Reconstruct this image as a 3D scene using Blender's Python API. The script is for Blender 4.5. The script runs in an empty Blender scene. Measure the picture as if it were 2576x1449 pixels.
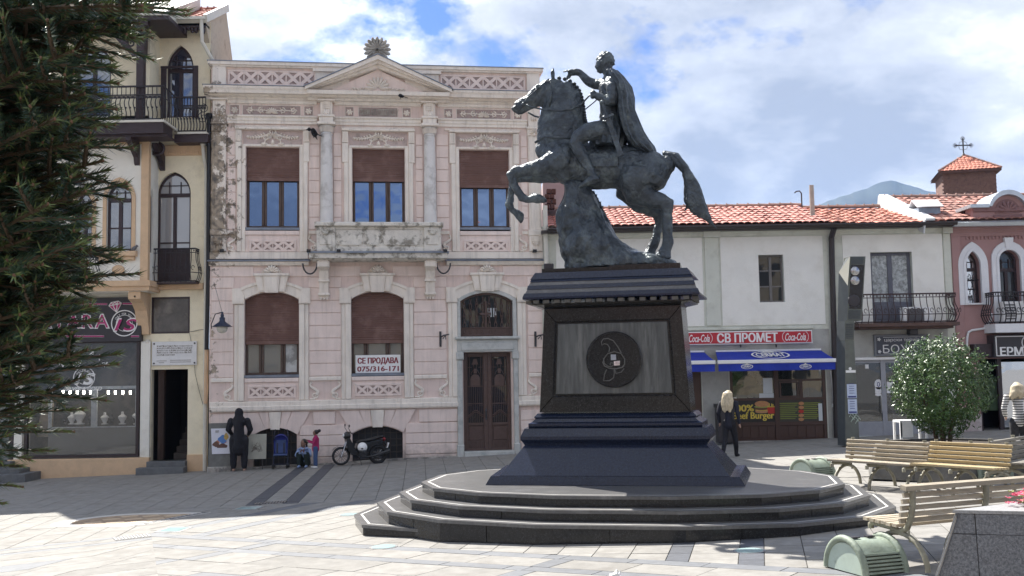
import bpy,bmesh,math,random
from mathutils import Vector,Matrix,noise as mnoise
random.seed(7)
R=math.radians
sc=bpy.context.scene
COL=sc.collection
# camera
F=2600.0;CX=1288.0;CY=724.5;HC=2.35
cam_d=bpy.data.cameras.new('camera');cam=bpy.data.objects.new('camera',cam_d);COL.objects.link(cam)
cam_d.sensor_width=36.0;cam_d.lens=36.0*F/2576.0
cam_d.clip_start=0.1;cam_d.clip_end=20000
CM=Matrix.Rotation(math.pi/2+math.atan(211/F),3,'X')@Matrix.Rotation(-0.017,3,'Z')
cam.matrix_world=Matrix.Translation((0,0,HC))@CM.to_4x4()
sc.camera=cam
# sky, sun, exposure
SUN_EL=R(49.5);SUN_AZ=R(-33.0)
EXPOSURE=1.45
sc.view_settings.view_transform='Standard'
sc.view_settings.look='None'
sc.view_settings.gamma=1.0
sc.view_settings.use_curve_mapping=False
sc.view_settings.exposure=EXPOSURE
world=bpy.data.worlds.new('World');sc.world=world;world.use_nodes=True
def build_world():
 nt=world.node_tree;N=nt.nodes;L=nt.links;N.clear()
 out=N.new('ShaderNodeOutputWorld');bg=N.new('ShaderNodeBackground')
 sky=N.new('ShaderNodeTexSky');sky.sky_type='NISHITA';sky.sun_disc=False
 sky.sun_elevation=SUN_EL;sky.sun_rotation=SUN_AZ
 sky.air_density=1.2;sky.dust_density=0.6;sky.ozone_density=1.6
 bg.inputs['Strength'].default_value=0.10
 tc=N.new('ShaderNodeTexCoord')
 sep=N.new('ShaderNodeSeparateXYZ');L.new(tc.outputs['Generated'],sep.inputs[0])
 zz=N.new('ShaderNodeMath');zz.operation='MAXIMUM';L.new(sep.outputs['Z'],zz.inputs[0]);zz.inputs[1].default_value=0.0
 za=N.new('ShaderNodeMath');za.operation='ADD';L.new(zz.outputs[0],za.inputs[0]);za.inputs[1].default_value=0.34
 dx=N.new('ShaderNodeMath');dx.operation='DIVIDE';L.new(sep.outputs['X'],dx.inputs[0]);L.new(za.outputs[0],dx.inputs[1])
 dy=N.new('ShaderNodeMath');dy.operation='DIVIDE';L.new(sep.outputs['Y'],dy.inputs[0]);L.new(za.outputs[0],dy.inputs[1])
 cmb=N.new('ShaderNodeCombineXYZ');L.new(dx.outputs[0],cmb.inputs[0]);L.new(dy.outputs[0],cmb.inputs[1])
 cmb.inputs[2].default_value=CLOUD_SEED
 def noise(scale,detail,rough,dist=0.0,off=(0,0,0)):
  mp=N.new('ShaderNodeMapping');mp.inputs['Location'].default_value=off
  L.new(cmb.outputs[0],mp.inputs[0])
  n=N.new('ShaderNodeTexNoise');n.inputs['Scale'].default_value=scale
  n.inputs['Detail'].default_value=detail;n.inputs['Roughness'].default_value=rough
  n.inputs['Distortion'].default_value=dist
  L.new(mp.outputs[0],n.inputs['Vector']);return n
 n1=noise(CLOUD_SCALE,14,0.62,0.1)
 n2=noise(CLOUD_SCALE,5,0.5,0.15,(0.16,-0.22,0))
 n3=noise(CLOUD_SCALE*3.1,12,0.66,0.1,(3,1,0))
 n4=noise(CLOUD_SCALE*0.55,3,0.5,0.0,(7,2,0))
 def ramp(src,p0,c0,p1,c1):
  r=N.new('ShaderNodeValToRGB');e=r.color_ramp.elements
  e[0].position=p0;e[0].color=(*c0,1);e[1].position=p1;e[1].color=(*c1,1)
  L.new(src,r.inputs[0]);return r
 def madd(a,k,c):
  q=N.new('ShaderNodeMath');q.operation='MULTIPLY_ADD';L.new(a,q.inputs[0]);q.inputs[1].default_value=k
  if isinstance(c,float):q.inputs[2].default_value=c
  else:L.new(c,q.inputs[2])
  return q.outputs[0]
 cov=madd(n4.outputs[0],0.55,n1.outputs[0])
 cover=ramp(cov,0.68,(0,0,0),0.74,(1,1,1))
 thick=madd(n2.outputs[0],-1.7,madd(n1.outputs[0],0.45,madd(n4.outputs[0],-0.9,1.62)))
 lum=madd(n3.outputs[0],0.75,madd(thick,1.25,-0.40))
 shade=ramp(lum,0.44,(1.75,1.95,2.35),1.03,(6.2,6.2,6.15))
 r_=shade.color_ramp.elements.new(0.74);r_.color=(3.3,3.45,3.75,1)
 mix=N.new('ShaderNodeMixRGB');L.new(cover.outputs[0],mix.inputs[0]);L.new(shade.outputs[0],mix.inputs[2])
 hs=N.new('ShaderNodeMixRGB');hs.blend_type='MULTIPLY';hs.inputs[0].default_value=1.0;hs.inputs[2].default_value=(0.19,0.27,0.48,1)
 L.new(sky.outputs[0],hs.inputs[1]);L.new(hs.outputs[0],mix.inputs[1])
 L.new(mix.outputs[0],bg.inputs['Color']);L.new(bg.outputs[0],out.inputs['Surface'])
CLOUD_SEED=5.8;CLOUD_SCALE=1.5
build_world()
sd=bpy.data.lights.new('sun','SUN');sd.energy=4.5;sd.angle=R(0.53);sd.color=(1.0,0.955,0.88)
sun=bpy.data.objects.new('sun',sd);COL.objects.link(sun)
SUNV=Vector((math.sin(SUN_AZ)*math.cos(SUN_EL),math.cos(SUN_AZ)*math.cos(SUN_EL),math.sin(SUN_EL)))
sun.rotation_euler=SUNV.to_track_quat('Z','Y').to_euler();sun.location=(-20,40,60)
# helpers: picture point > point of the place
CAM=Vector((0,0,HC))
def ray(x,y):return CM@Vector(((x-CX)/F,-(y-CY)/F,-1.0))
def gz(x,y=0):return 0.03*max(-60.0,min(60.0,x))
def gnd(x,y,h=0.0):
 d=ray(x,y);t=(h-HC)/(d.z-0.03*d.x);return CAM+t*d
def pln(x,y,o,th):
 n=Vector((math.sin(th),-math.cos(th),0));d=ray(x,y)
 return CAM+d*(n.dot(Vector((o[0],o[1],0))-CAM)/n.dot(d))
def fr(x,y,D):p=pln(x,y,(0,D,0),0);return p.x,p.z
# helpers: materials
MATS={}
def mat(name,col=None,rough=0.7,var=0.12,scale=3.0,bump=0.0,bscale=40.0,metal=0.0,col2=None,c2scale=1.5,c2lo=0.5,c2hi=0.65,stretch=(1,1,1),spec=0.5,coat=0.0,emit=0.0,trans=0.0,shift=True,objvar=0.0,bdist=0.02):
 if name in MATS:return MATS[name]
 m=bpy.data.materials.new(name);MATS[name]=m;m.use_nodes=True
 nt=m.node_tree;N=nt.nodes;L=nt.links;b=N['Principled BSDF']
 b.inputs['Roughness'].default_value=rough;b.inputs['Metallic'].default_value=metal
 b.inputs['Specular IOR Level'].default_value=spec;b.inputs['Coat Weight'].default_value=coat
 if trans:b.inputs['Transmission Weight'].default_value=trans
 tc=N.new('ShaderNodeTexCoord');mp=N.new('ShaderNodeMapping');mp.inputs['Scale'].default_value=stretch
 L.new(tc.outputs['Object'],mp.inputs[0]);vec=mp.outputs[0]
 oi=N.new('ShaderNodeObjectInfo')
 if shift:
  va=N.new('ShaderNodeVectorMath');va.operation='MULTIPLY_ADD'
  va.inputs[1].default_value=(1,1,1);L.new(mp.outputs[0],va.inputs[0])
  cb=N.new('ShaderNodeMath');cb.operation='MULTIPLY';cb.inputs[1].default_value=37.0;L.new(oi.outputs['Random'],cb.inputs[0])
  L.new(cb.outputs[0],va.inputs[2]);vec=va.outputs[0]
 n=N.new('ShaderNodeTexNoise');n.inputs['Scale'].default_value=scale;n.inputs['Detail'].default_value=8;n.inputs['Roughness'].default_value=0.62
 L.new(vec,n.inputs['Vector'])
 r=N.new('ShaderNodeValToRGB');e=r.color_ramp.elements
 e[0].position=0.3;e[1].position=0.7
 e[0].color=(*[max(0,c*(1-var))for c in col],1);e[1].color=(*[min(1,c*(1+var))for c in col],1)
 L.new(n.outputs[0],r.inputs[0]);colour=r.outputs[0]
 if col2:
  n2=N.new('ShaderNodeTexNoise');n2.inputs['Scale'].default_value=c2scale;n2.inputs['Detail'].default_value=10;n2.inputs['Roughness'].default_value=0.68
  L.new(vec,n2.inputs['Vector'])
  r2=N.new('ShaderNodeValToRGB');r2.color_ramp.elements[0].position=c2lo;r2.color_ramp.elements[1].position=c2hi
  L.new(n2.outputs[0],r2.inputs[0])
  mx=N.new('ShaderNodeMixRGB');L.new(r2.outputs[0],mx.inputs[0]);L.new(colour,mx.inputs[1]);mx.inputs[2].default_value=(*col2,1)
  colour=mx.outputs[0]
 if objvar:
  mr=N.new('ShaderNodeMapRange');mr.inputs['To Min'].default_value=1-objvar;mr.inputs['To Max'].default_value=1+objvar
  L.new(oi.outputs['Random'],mr.inputs[0])
  mm=N.new('ShaderNodeVectorMath');mm.operation='SCALE';L.new(colour,mm.inputs[0]);L.new(mr.outputs[0],mm.inputs['Scale']);colour=mm.outputs[0]
 L.new(colour,b.inputs['Base Color'])
 if bump:
  nb=N.new('ShaderNodeTexNoise');nb.inputs['Scale'].default_value=bscale;nb.inputs['Detail'].default_value=6
  L.new(vec,nb.inputs['Vector'])
  bp=N.new('ShaderNodeBump');bp.inputs['Strength'].default_value=bump;bp.inputs['Distance'].default_value=bdist
  L.new(nb.outputs[0],bp.inputs['Height']);L.new(bp.outputs[0],b.inputs['Normal'])
 if emit:
  b.inputs['Emission Color'].default_value=(*col,1);b.inputs['Emission Strength'].default_value=emit
 return m
def glass(name,tint=(0.02,0.025,0.03),rough=0.03,clear=0.0,wav=0.02,wscale=1.3,refl=(0.9,0.93,0.96)):
 """window pane: mirror-like reflection over a dark room, or partly clear"""
 if name in MATS:return MATS[name]
 m=bpy.data.materials.new(name);MATS[name]=m;m.use_nodes=True
 nt=m.node_tree;N=nt.nodes;L=nt.links;b=N['Principled BSDF'];out=N['Material Output']
 b.inputs['Base Color'].default_value=(*tint,1);b.inputs['Roughness'].default_value=0.5;b.inputs['Specular IOR Level'].default_value=0.2
 gl=N.new('ShaderNodeBsdfGlossy');gl.inputs['Roughness'].default_value=rough;gl.inputs['Color'].default_value=(*refl,1)
 tc=N.new('ShaderNodeTexCoord');n=N.new('ShaderNodeTexNoise');n.inputs['Scale'].default_value=wscale;n.inputs['Detail'].default_value=2
 L.new(tc.outputs['Object'],n.inputs['Vector'])
 bp=N.new('ShaderNodeBump');bp.inputs['Strength'].default_value=wav;bp.inputs['Distance'].default_value=0.2
 L.new(n.outputs[0],bp.inputs['Height']);L.new(bp.outputs[0],gl.inputs['Normal'])
 base=b.outputs[0]
 if clear:
  tr=N.new('ShaderNodeBsdfTransparent');mx0=N.new('ShaderNodeMixShader');mx0.inputs[0].default_value=clear
  L.new(b.outputs[0],mx0.inputs[1]);L.new(tr.outputs[0],mx0.inputs[2]);base=mx0.outputs[0]
 fz=N.new('ShaderNodeFresnel');fz.inputs['IOR'].default_value=1.5
 ma=N.new('ShaderNodeMath');ma.operation='MULTIPLY_ADD';ma.inputs[1].default_value=1.6;ma.inputs[2].default_value=GLASS_ADD.get(name,0.10)
 ma.use_clamp=True;L.new(fz.outputs[0],ma.inputs[0])
 mx=N.new('ShaderNodeMixShader');L.new(ma.outputs[0],mx.inputs[0]);L.new(base,mx.inputs[1]);L.new(gl.outputs[0],mx.inputs[2])
 L.new(mx.outputs[0],out.inputs['Surface'])
 return m
GLASS_ADD={}
# helpers: meshes
class MB:
 def __init__(s):s.v=[];s.f=[];s.mi=[];s.m=0
 def add(s,vs,fs):
  o=len(s.v);s.v+=[tuple(p)for p in vs];s.f+=[tuple(o+i for i in f)for f in fs];s.mi+=[s.m]*len(fs);return s
 def box(s,x0,x1,y0,y1,z0,z1):
  return s.add([(x0,y0,z0),(x1,y0,z0),(x1,y1,z0),(x0,y1,z0),(x0,y0,z1),(x1,y0,z1),(x1,y1,z1),(x0,y1,z1)],[(0,3,2,1),(4,5,6,7),(0,1,5,4),(1,2,6,5),(2,3,7,6),(3,0,4,7)])
 def bbox(s,x0,x1,y0,y1,z0,z1,b=0.012):
  """box whose front (low y) edges are chamfered"""
  return s.add([(x0,y0+b,z0),(x1,y0+b,z0),(x1,y0+b,z1),(x0,y0+b,z1),(x0+b,y0,z0+b),(x1-b,y0,z0+b),(x1-b,y0,z1-b),(x0+b,y0,z1-b),(x0,y1,z0),(x1,y1,z0),(x1,y1,z1),(x0,y1,z1)],[(4,5,6,7),(0,1,5,4),(1,2,6,5),(2,3,7,6),(3,0,4,7),(0,8,9,1),(1,9,10,2),(2,10,11,3),(3,11,8,0),(8,11,10,9)])
 def obox(s,c,ax,ay,az):
  c=Vector(c);ax=Vector(ax);ay=Vector(ay);az=Vector(az)
  P=[c+i*ax+j*ay+k*az for k in(-1,1)for j in(-1,1)for i in(-1,1)]
  return s.add(P,[(0,2,3,1),(4,5,7,6),(0,1,5,4),(1,3,7,5),(3,2,6,7),(2,0,4,6)])
 def prism(s,poly,a,b,axis='y'):
  n=len(poly)
  if axis=='y':P=[(p[0],a,p[1])for p in poly]+[(p[0],b,p[1])for p in poly]
  elif axis=='z':P=[(p[0],p[1],a)for p in poly]+[(p[0],p[1],b)for p in poly]
  else:P=[(a,p[0],p[1])for p in poly]+[(b,p[0],p[1])for p in poly]
  ar=sum(poly[i][0]*poly[(i+1)%n][1]-poly[(i+1)%n][0]*poly[i][1]for i in range(n))
  fs=[tuple(range(n)),tuple(range(2*n-1,n-1,-1))]+[(i,n+i,n+(i+1)%n,(i+1)%n)for i in range(n)]
  flip=(ar>0)if axis=='z' else(ar<0)
  if axis=='x':flip=ar>0
  if flip:fs=[tuple(reversed(f))for f in fs]
  return s.add(P,fs)
 def tube(s,path,r,n=8,closed=False,cap=True,flat=1.0):
  P=[Vector(p)for p in path];k=len(P);rs=r if isinstance(r,(list,tuple))else[r]*k
  vs=[];up=None
  for i in range(k):
   if closed:t=P[(i+1)%k]-P[i-1]
   else:t=P[min(i+1,k-1)]-P[max(i-1,0)]
   if t.length<1e-9:t=Vector((0,0,1))
   t.normalize()
   if up is None:
    up=Vector((0,0,1))if abs(t.z)<0.9 else Vector((0,1,0))
   a=up-t*up.dot(t)
   if a.length<1e-6:a=Vector((1,0,0))-t*t.x
   a.normalize();b=t.cross(a);up=a
   for j in range(n):
    w=2*math.pi*j/n
    vs.append(P[i]+rs[i]*(math.cos(w)*a+math.sin(w)*b*flat))
  fs=[]
  for i in range(k if closed else k-1):
   for j in range(n):
    i2=(i+1)%k
    fs.append((i*n+j,i*n+(j+1)%n,i2*n+(j+1)%n,i2*n+j))
  if cap and not closed:
   fs.append(tuple(reversed(range(n))));fs.append(tuple((k-1)*n+j for j in range(n)))
  return s.add(vs,fs)
 def lathe(s,c,prof,n=16,axis='z',a0=0.0,a1=2*math.pi):
  """prof: list of (radius, height)"""
  full=abs(a1-a0-2*math.pi)<1e-6;m=n if full else n+1
  vs=[]
  for r,h in prof:
   for j in range(m):
    w=a0+(a1-a0)*j/n;x=r*math.cos(w);y=r*math.sin(w)
    if axis=='z':vs.append((c[0]+x,c[1]+y,c[2]+h))
    elif axis=='y':vs.append((c[0]+x,c[1]+h,c[2]+y))
    else:vs.append((c[0]+h,c[1]+x,c[2]+y))
  fs=[]
  for i in range(len(prof)-1):
   for j in range(n):
    j2=(j+1)%m
    f=(i*m+j,i*m+j2,(i+1)*m+j2,(i+1)*m+j)
    fs.append(f if axis=='z' else tuple(reversed(f)))
  if full:
   b=tuple(range(m));t=tuple((len(prof)-1)*m+j for j in range(m))
   fs+=[tuple(reversed(b)),t]if axis=='z' else[b,tuple(reversed(t))]
  return s.add(vs,fs)
 def ell(s,c,rx,ry,rz,n=12,k=8,rot=None):
  vs=[];c=Vector(c)
  for i in range(k+1):
   th=math.pi*i/k
   for j in range(n):
    w=2*math.pi*j/n
    p=Vector((rx*math.sin(th)*math.cos(w),ry*math.sin(th)*math.sin(w),rz*math.cos(th)))
    if rot:p=rot@p
    vs.append(c+p)
  fs=[(i*n+j,(i+1)*n+j,(i+1)*n+(j+1)%n,i*n+(j+1)%n)for i in range(k)for j in range(n)]
  return s.add(vs,fs)
 def loft(s,rings,cap=True,closed=True):
  n=len(rings[0]);vs=[p for r in rings for p in r];fs=[]
  for i in range(len(rings)-1):
   for j in range(n if closed else n-1):
    j2=(j+1)%n
    fs.append((i*n+j,i*n+j2,(i+1)*n+j2,(i+1)*n+j))
  if cap and closed:
   fs.append(tuple(reversed(range(n))));fs.append(tuple((len(rings)-1)*n+j for j in range(n)))
  return s.add(vs,fs)
 def mould(s,prof,x0,x1):
  """profile [(y,z)...] run along x (solid)"""
  return s.prism(prof,x0,x1,'x')
 def mesh(s,name,mats):
  me=bpy.data.meshes.new(name);me.from_pydata(s.v,[],s.f)
  ms=mats if isinstance(mats,(list,tuple))else[mats]
  for m in ms:me.materials.append(m)
  if len(ms)>1:me.polygons.foreach_set('material_index',s.mi)
  me.validate();me.update();return me
 def build(s,name,mats,parent=None,smooth=False,loc=None,fixn=False,kind=None):
  me=s.mesh(name,mats)
  if fixn:
   bm=bmesh.new();bm.from_mesh(me);bmesh.ops.recalc_face_normals(bm,faces=bm.faces);bm.to_mesh(me);bm.free()
  if smooth:smooth_me(me,smooth)
  o=link(name,me,parent,loc)
  if kind:o['kind']=kind
  return o
def smooth_me(me,ang=True):
 me.polygons.foreach_set('use_smooth',[True]*len(me.polygons))
 if ang is not True:me.set_sharp_from_angle(angle=R(ang))
def link(name,data,parent=None,loc=None,rz=0.0):
 o=bpy.data.objects.new(name,data);COL.objects.link(o)
 if parent is not None:o.parent=parent
 if loc is not None:o.location=loc
 if rz:o.rotation_euler.z=rz
 return o
def tag(o,label=None,cat=None,group=None,kind=None):
 if label:o['label']=label
 if cat:o['category']=cat
 if group:o['group']=group
 if kind:o['kind']=kind
 return o
def thing(name,label,cat,loc=(0,0,0),rz=0.0,group=None):
 o=link(name,None,None,loc,rz);o.empty_display_size=0.2
 return tag(o,label,cat,group)
def dup(o,parent=None,loc=None,rz=None):
 c=o.copy();COL.objects.link(c)
 if parent is not None:c.parent=parent
 if loc is not None:c.location=loc
 if rz is not None:c.rotation_euler.z=rz
 for ch in KIDS(o):dup(ch,c)
 return c
def KIDS(o):return list(o.children)
def remesh(mb,voxel,smooth_it=4,name='body',noise_amp=0.0,noise_scale=8.0):
 """union of overlapping shapes -> one continuous skin"""
 me=bpy.data.meshes.new(name);me.from_pydata(mb.v,[],mb.f);me.update()
 bm=bmesh.new();bm.from_mesh(me);bmesh.ops.recalc_face_normals(bm,faces=bm.faces);bm.to_mesh(me);bm.free()
 o=bpy.data.objects.new(name,me);COL.objects.link(o)
 md=o.modifiers.new('r','REMESH');md.mode='VOXEL';md.voxel_size=voxel;md.adaptivity=0
 if smooth_it:
  ms=o.modifiers.new('s','SMOOTH');ms.iterations=smooth_it;ms.factor=0.5
 dg=bpy.context.evaluated_depsgraph_get();ev=o.evaluated_get(dg)
 new=bpy.data.meshes.new_from_object(ev)
 bpy.data.objects.remove(o);bpy.data.meshes.remove(me)
 if noise_amp:
  nv=[v.normal.copy()for v in new.vertices]
  for v,nn in zip(new.vertices,nv):
   p=v.co*noise_scale
   v.co+=nn*noise_amp*(mnoise.noise(p)+0.5*mnoise.noise(p*2.3))
 smooth_me(new);new.name=name
 return new
def text_obj(body,size,name,m,parent,loc,depth=0.006,align='CENTER',rot=(math.pi/2,0,0),width=None,height=None,bold=0.0,shear=0.0,spacing=1.0):
 cu=bpy.data.curves.new('t','FONT');cu.body=body;cu.size=size;cu.extrude=depth;cu.align_x=align;cu.align_y='CENTER'
 cu.offset=min(bold,0.014*size);cu.shear=shear;cu.space_character=spacing;cu.resolution_u=3
 o=bpy.data.objects.new('t',cu);COL.objects.link(o)
 dg=bpy.context.evaluated_depsgraph_get();me=bpy.data.meshes.new_from_object(o.evaluated_get(dg))
 bpy.data.objects.remove(o);bpy.data.curves.remove(cu)
 xs=[v.co.x for v in me.vertices];ys=[v.co.y for v in me.vertices]
 if xs:
  cx=(min(xs)+max(xs))/2;cy=(min(ys)+max(ys))/2
  fx=width/(max(xs)-min(xs))if width else 1.0;fy=height/(max(ys)-min(ys))if height else(1.0 if not width else fx)
  if height and not width:fx=fy
  for v in me.vertices:
   v.co.x=(v.co.x-(cx if align=='CENTER' else min(xs)))*fx;v.co.y=(v.co.y-cy)*fy
 ex=bold-min(bold,0.014*size)
 if ex>0.0015:
  bm=bmesh.new()
  for k in(-1,0,1):
   c=me.copy();c.transform(Matrix.Translation((k*ex*0.8,0,0.0006*k)));bm.from_mesh(c);bpy.data.meshes.remove(c)
  bm.to_mesh(me);bm.free()
 me.name=name;me.materials.clear();me.materials.append(m)
 t=link(name,me,parent,loc);t.rotation_euler=rot
 return t
def room(parent,x0,x1,y0,y1,z0,z1,m,name='shop_interior'):
 mb=MB();P=[(x,y,z)for z in(z0,z1)for y in(y0,y1)for x in(x0,x1)]
 mb.add(P,[(0,1,3,2),(4,6,7,5),(2,3,7,6),(0,2,6,4),(1,5,7,3)]);return mb.build(name,m,parent)
def arc(cx,cz,r,a0,a1,n):return[(cx+r*math.cos(a0+(a1-a0)*i/n),cz+r*math.sin(a0+(a1-a0)*i/n))for i in range(n+1)]
def seg_top(x0,x1,zs,zc,n=10):
 """points along a segmental arch from x1 to x0 (right to left): springing zs, crown zc"""
 w=(x1-x0)/2;h=zc-zs;r=(w*w+h*h)/(2*h);cx=(x0+x1)/2;a=math.asin(min(1,w/r));cz=zc-r
 if h>w:a=math.pi-a
 return[(cx+r*math.sin(a-2*a*i/n),cz+r*math.cos(a-2*a*i/n))for i in range(n+1)]
def gothic_top(x0,x1,zs,zc,n=7):
 """pointed arch, right to left"""
 w=(x1-x0)/2;h=zc-zs;cx=(x0+x1)/2
 r=(w*w+h*h)/(2*w)
 pts=[]
 a1=math.asin(min(1,h/r))
 for i in range(n+1):
  a=a1*i/n;pts.append((x1-r+r*math.cos(a),zs+r*math.sin(a)))
 left=[(2*cx-p[0],p[1])for p in reversed(pts[:-1])]
 return pts+left
class Hole:
 def __init__(s,x0,x1,z0,z1,kind='rect',spring=None):
  s.x0,s.x1,s.z0,s.z1,s.kind,s.spring=x0,x1,z0,z1,kind,spring
 def top(s):
  if s.kind=='seg':return seg_top(s.x0,s.x1,s.spring,s.z1)
  if s.kind=='goth':return gothic_top(s.x0,s.x1,s.spring,s.z1)
  return[(s.x1,s.z1),(s.x0,s.z1)]
 def outline(s):return[(s.x0,s.z0),(s.x1,s.z0)]+s.top()
def wall(mb,x0,x1,z0,z1,holes,y=0.0,depth=0.3,ret=0.0):
 """front face of a wall with openings and their reveals"""
 xs=sorted({x0,x1,*[h.x0 for h in holes],*[h.x1 for h in holes]});zs=sorted({z0,z1,*[h.z0 for h in holes],*[h.z1 for h in holes]})
 for i in range(len(xs)-1):
  for j in range(len(zs)-1):
   cx=(xs[i]+xs[i+1])/2;cz=(zs[j]+zs[j+1])/2
   if any(h.x0<cx<h.x1 and h.z0<cz<h.z1 for h in holes):continue
   mb.add([(xs[i],y,zs[j]),(xs[i+1],y,zs[j]),(xs[i+1],y,zs[j+1]),(xs[i],y,zs[j+1])],[(0,1,2,3)])
 for h in holes:
  t=h.top()
  if h.kind!='rect':
   k=max(range(len(t)),key=lambda i:t[i][1])
   right=t[:k+1];left=t[k:]
   for i in range(len(right)-1):
    mb.add([(right[i][0],y,right[i][1]),(h.x1,y,right[i][1]),(h.x1,y,right[i+1][1]),(right[i+1][0],y,right[i+1][1])],[(0,1,2,3)])
   for i in range(len(left)-1):
    mb.add([(left[i+1][0],y,left[i+1][1]),(left[i][0],y,left[i][1]),(h.x0,y,left[i][1]),(h.x0,y,left[i+1][1])],[(0,1,2,3)])
  o=h.outline();n=len(o)
  P=[(p[0],y,p[1])for p in o]+[(p[0],y+depth,p[1])for p in o]
  mb.add(P,[(i,n+i,n+(i+1)%n,(i+1)%n)for i in range(n)])
 if ret:
  P=[(x0,y,z0),(x1,y,z0),(x1,y,z1),(x0,y,z1),(x0,y+ret,z0),(x1,y+ret,z0),(x1,y+ret,z1),(x0,y+ret,z1)]
  mb.add(P,[(1,5,6,2),(4,0,3,7),(3,2,6,7),(5,4,7,6)])
 return mb
def clip(poly,a,b,c):
 """keep the side a*x+b*y >= c"""
 out=[]
 for i in range(len(poly)):
  p=poly[i];q=poly[(i+1)%len(poly)];dp=a*p[0]+b*p[1]-c;dq=a*q[0]+b*q[1]-c
  if dp>=0:out.append(p)
  if dp*dq<0:t=dp/(dp-dq);out.append((p[0]+t*(q[0]-p[0]),p[1]+t*(q[1]-p[1])))
 return out
 # THE SETTING: ground, paving, mountain
M_GROUND=mat('ground_bed',(0.16,0.155,0.15),0.95,0.2,6,0.2,60)
M_SLAB=mat('slab_cream',(0.245,0.236,0.220),0.85,0.16,5,0.25,90,col2=(0.19,0.178,0.162),c2scale=2.2,c2lo=0.50,c2hi=0.74,objvar=0.11,bdist=0.004,spec=0.25)
M_SLABG=mat('slab_grey',(0.125,0.132,0.145),0.7,0.16,7,0.35,60,col2=(0.15,0.155,0.165),c2scale=3,objvar=0.10,bdist=0.005)
M_SLABD=mat('slab_dark',(0.07,0.075,0.088),0.6,0.3,9,0.5,40,stretch=(1,3,1),objvar=0.12,bdist=0.006)
M_JOINT=mat('joint',(0.09,0.085,0.08),0.95,0.3,12)
g=MB()
xs_=[-2500,-60,60,2500]
g.add([(x,y,gz(x)-0.02)for y in(-250,2950)for x in xs_],[(i,i+1,i+5,i+4)for i in range(3)])
tag(g.build('ground',M_GROUND),kind='structure')
pv=MB();pv.add([(x,y,gz(x)-0.004)for y in(6.0,31.6)for x in(-17,17)],[(0,1,3,2)])
PAV=tag(pv.build('paving',M_JOINT),kind='structure')
PV=Vector((-5.95,17.1));nA=(-0.5,-0.866);nB=(0.455,-0.89);nD=(0.94,0.35)
def hp(n,p,s=1):return(s*n[0],s*n[1],s*(n[0]*p[0]+n[1]*p[1]))
SLABS=[]
def paving_zone(clips,O,e1,e2,cols,rows,matfn,stagger=0.5,gap=0.006):
 det=e1[0]*e2[1]-e1[1]*e2[0]
 for j,(r0,r1)in enumerate(rows):
  for i,(c0,c1)in enumerate(cols):
   m=matfn(i,j,c0,r0)
   sh=0 if matfn.__name__=='strict' else(stagger*0.6 if j%2 else 0.0)
   q=[(c0+gap+sh,r0+gap),(c1-gap+sh,r0+gap),(c1-gap+sh,r1-gap),(c0+gap+sh,r1-gap)]
   P=[(O[0]+a*e1[0]+b*e2[0],O[1]+a*e1[1]+b*e2[1])for a,b in q]
   cx=sum(p[0]for p in P)/4;cy=sum(p[1]for p in P)/4
   if not(-16.5<cx<16.5 and 9.0<cy<31):continue
   for cl in clips:
    P=clip(P,*cl)
    if len(P)<3:break
   if len(P)<3:continue
   P2=[P[k]for k in range(len(P))if math.dist(P[k],P[k-1])>0.012]
   if len(P2)<3:continue
   ar=abs(sum(P2[k][0]*P2[(k+1)%len(P2)][1]-P2[(k+1)%len(P2)][0]*P2[k][1]for k in range(len(P2))))/2
   if ar<0.004:continue
   SLABS.append((P2,m,cy))
def even(a,b,w):n=int((b-a)/w);return[(a+i*w,a+(i+1)*w)for i in range(n)]
def seq(start,ws,n):
 out=[];a=start
 for i in range(n):w=ws[i%len(ws)];out.append((a,a+w));a+=w
 return out
def fgr(i,j,c,r):
 k=(len(ROWS_R)-1-j)
 if k==0:return 1
 if k==2:return 1 if(i*5+j)%5<3 else 0
 if i%6==4:return 1
 if k==5 and i%4<2:return 1
 return 0
ws=[0.26,0.52,0.24,0.66,0.60,0.26,0.70,0.66,0.66,0.66,0.66,0.66,0.66]
ROWS_R=[];a_=0.0
for w_ in ws:ROWS_R.insert(0,(a_-w_,a_));a_-=w_
e1r=(0.866,-0.5);e2r=(0.62,0.785)
k_=0.866*0.785+0.5*0.62
ROWS_R=[(r0/k_,r1/k_)for r0,r1 in ROWS_R]
paving_zone([hp(nA,PV),hp(nD,PV)],PV,e1r,e2r,seq(-6,[0.92,0.92,0.92,0.92,0.26,0.92],30),ROWS_R,fgr,0.35)
def fgl(i,j,c,r):
 k=len(ROWS_L)-1-j
 return 1 if k in(0,2)else(1 if(i%7==3 and k in(5,8))else 0)
wl=[0.27,0.50,0.27,0.8,0.8,0.8,0.8,0.8,0.8,0.8]
ROWS_L=[];a_=0.0
for w_ in wl:ROWS_L.insert(0,(a_-w_,a_));a_-=w_
e1l=(0.89,0.455);e2l=(0.35,0.937)
paving_zone([hp(nB,PV),hp(nD,PV,-1)],PV,e1l,e2l,even(-12,6,1.15),ROWS_L,fgl,0.4)
e1m=(0.973,-0.23);e2m=(0.23,0.973);om=(0.0,14.0)
cs_=[];a_=-5.0
for w_ in[0.47]*15+[0.28,0.58,0.30]+[0.47]*22:cs_.append((a_,a_+w_));a_+=w_
def strict(i,j,c,r):return 2 if i in(15,17)else 0
nM=(0.973,-0.23)
paving_zone([hp(nA,PV,-1),hp((0,-1),(0,20.3)),hp(nM,(-1.7,14.65))],om,e1m,e2m,cs_,even(-4.2,8,0.47),strict)
def pl(i,j,c,r):return 1 if abs(c)<0.01 or abs(c-0.92)<0.01 else 0
e2q=(0.5,0.866)
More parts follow.
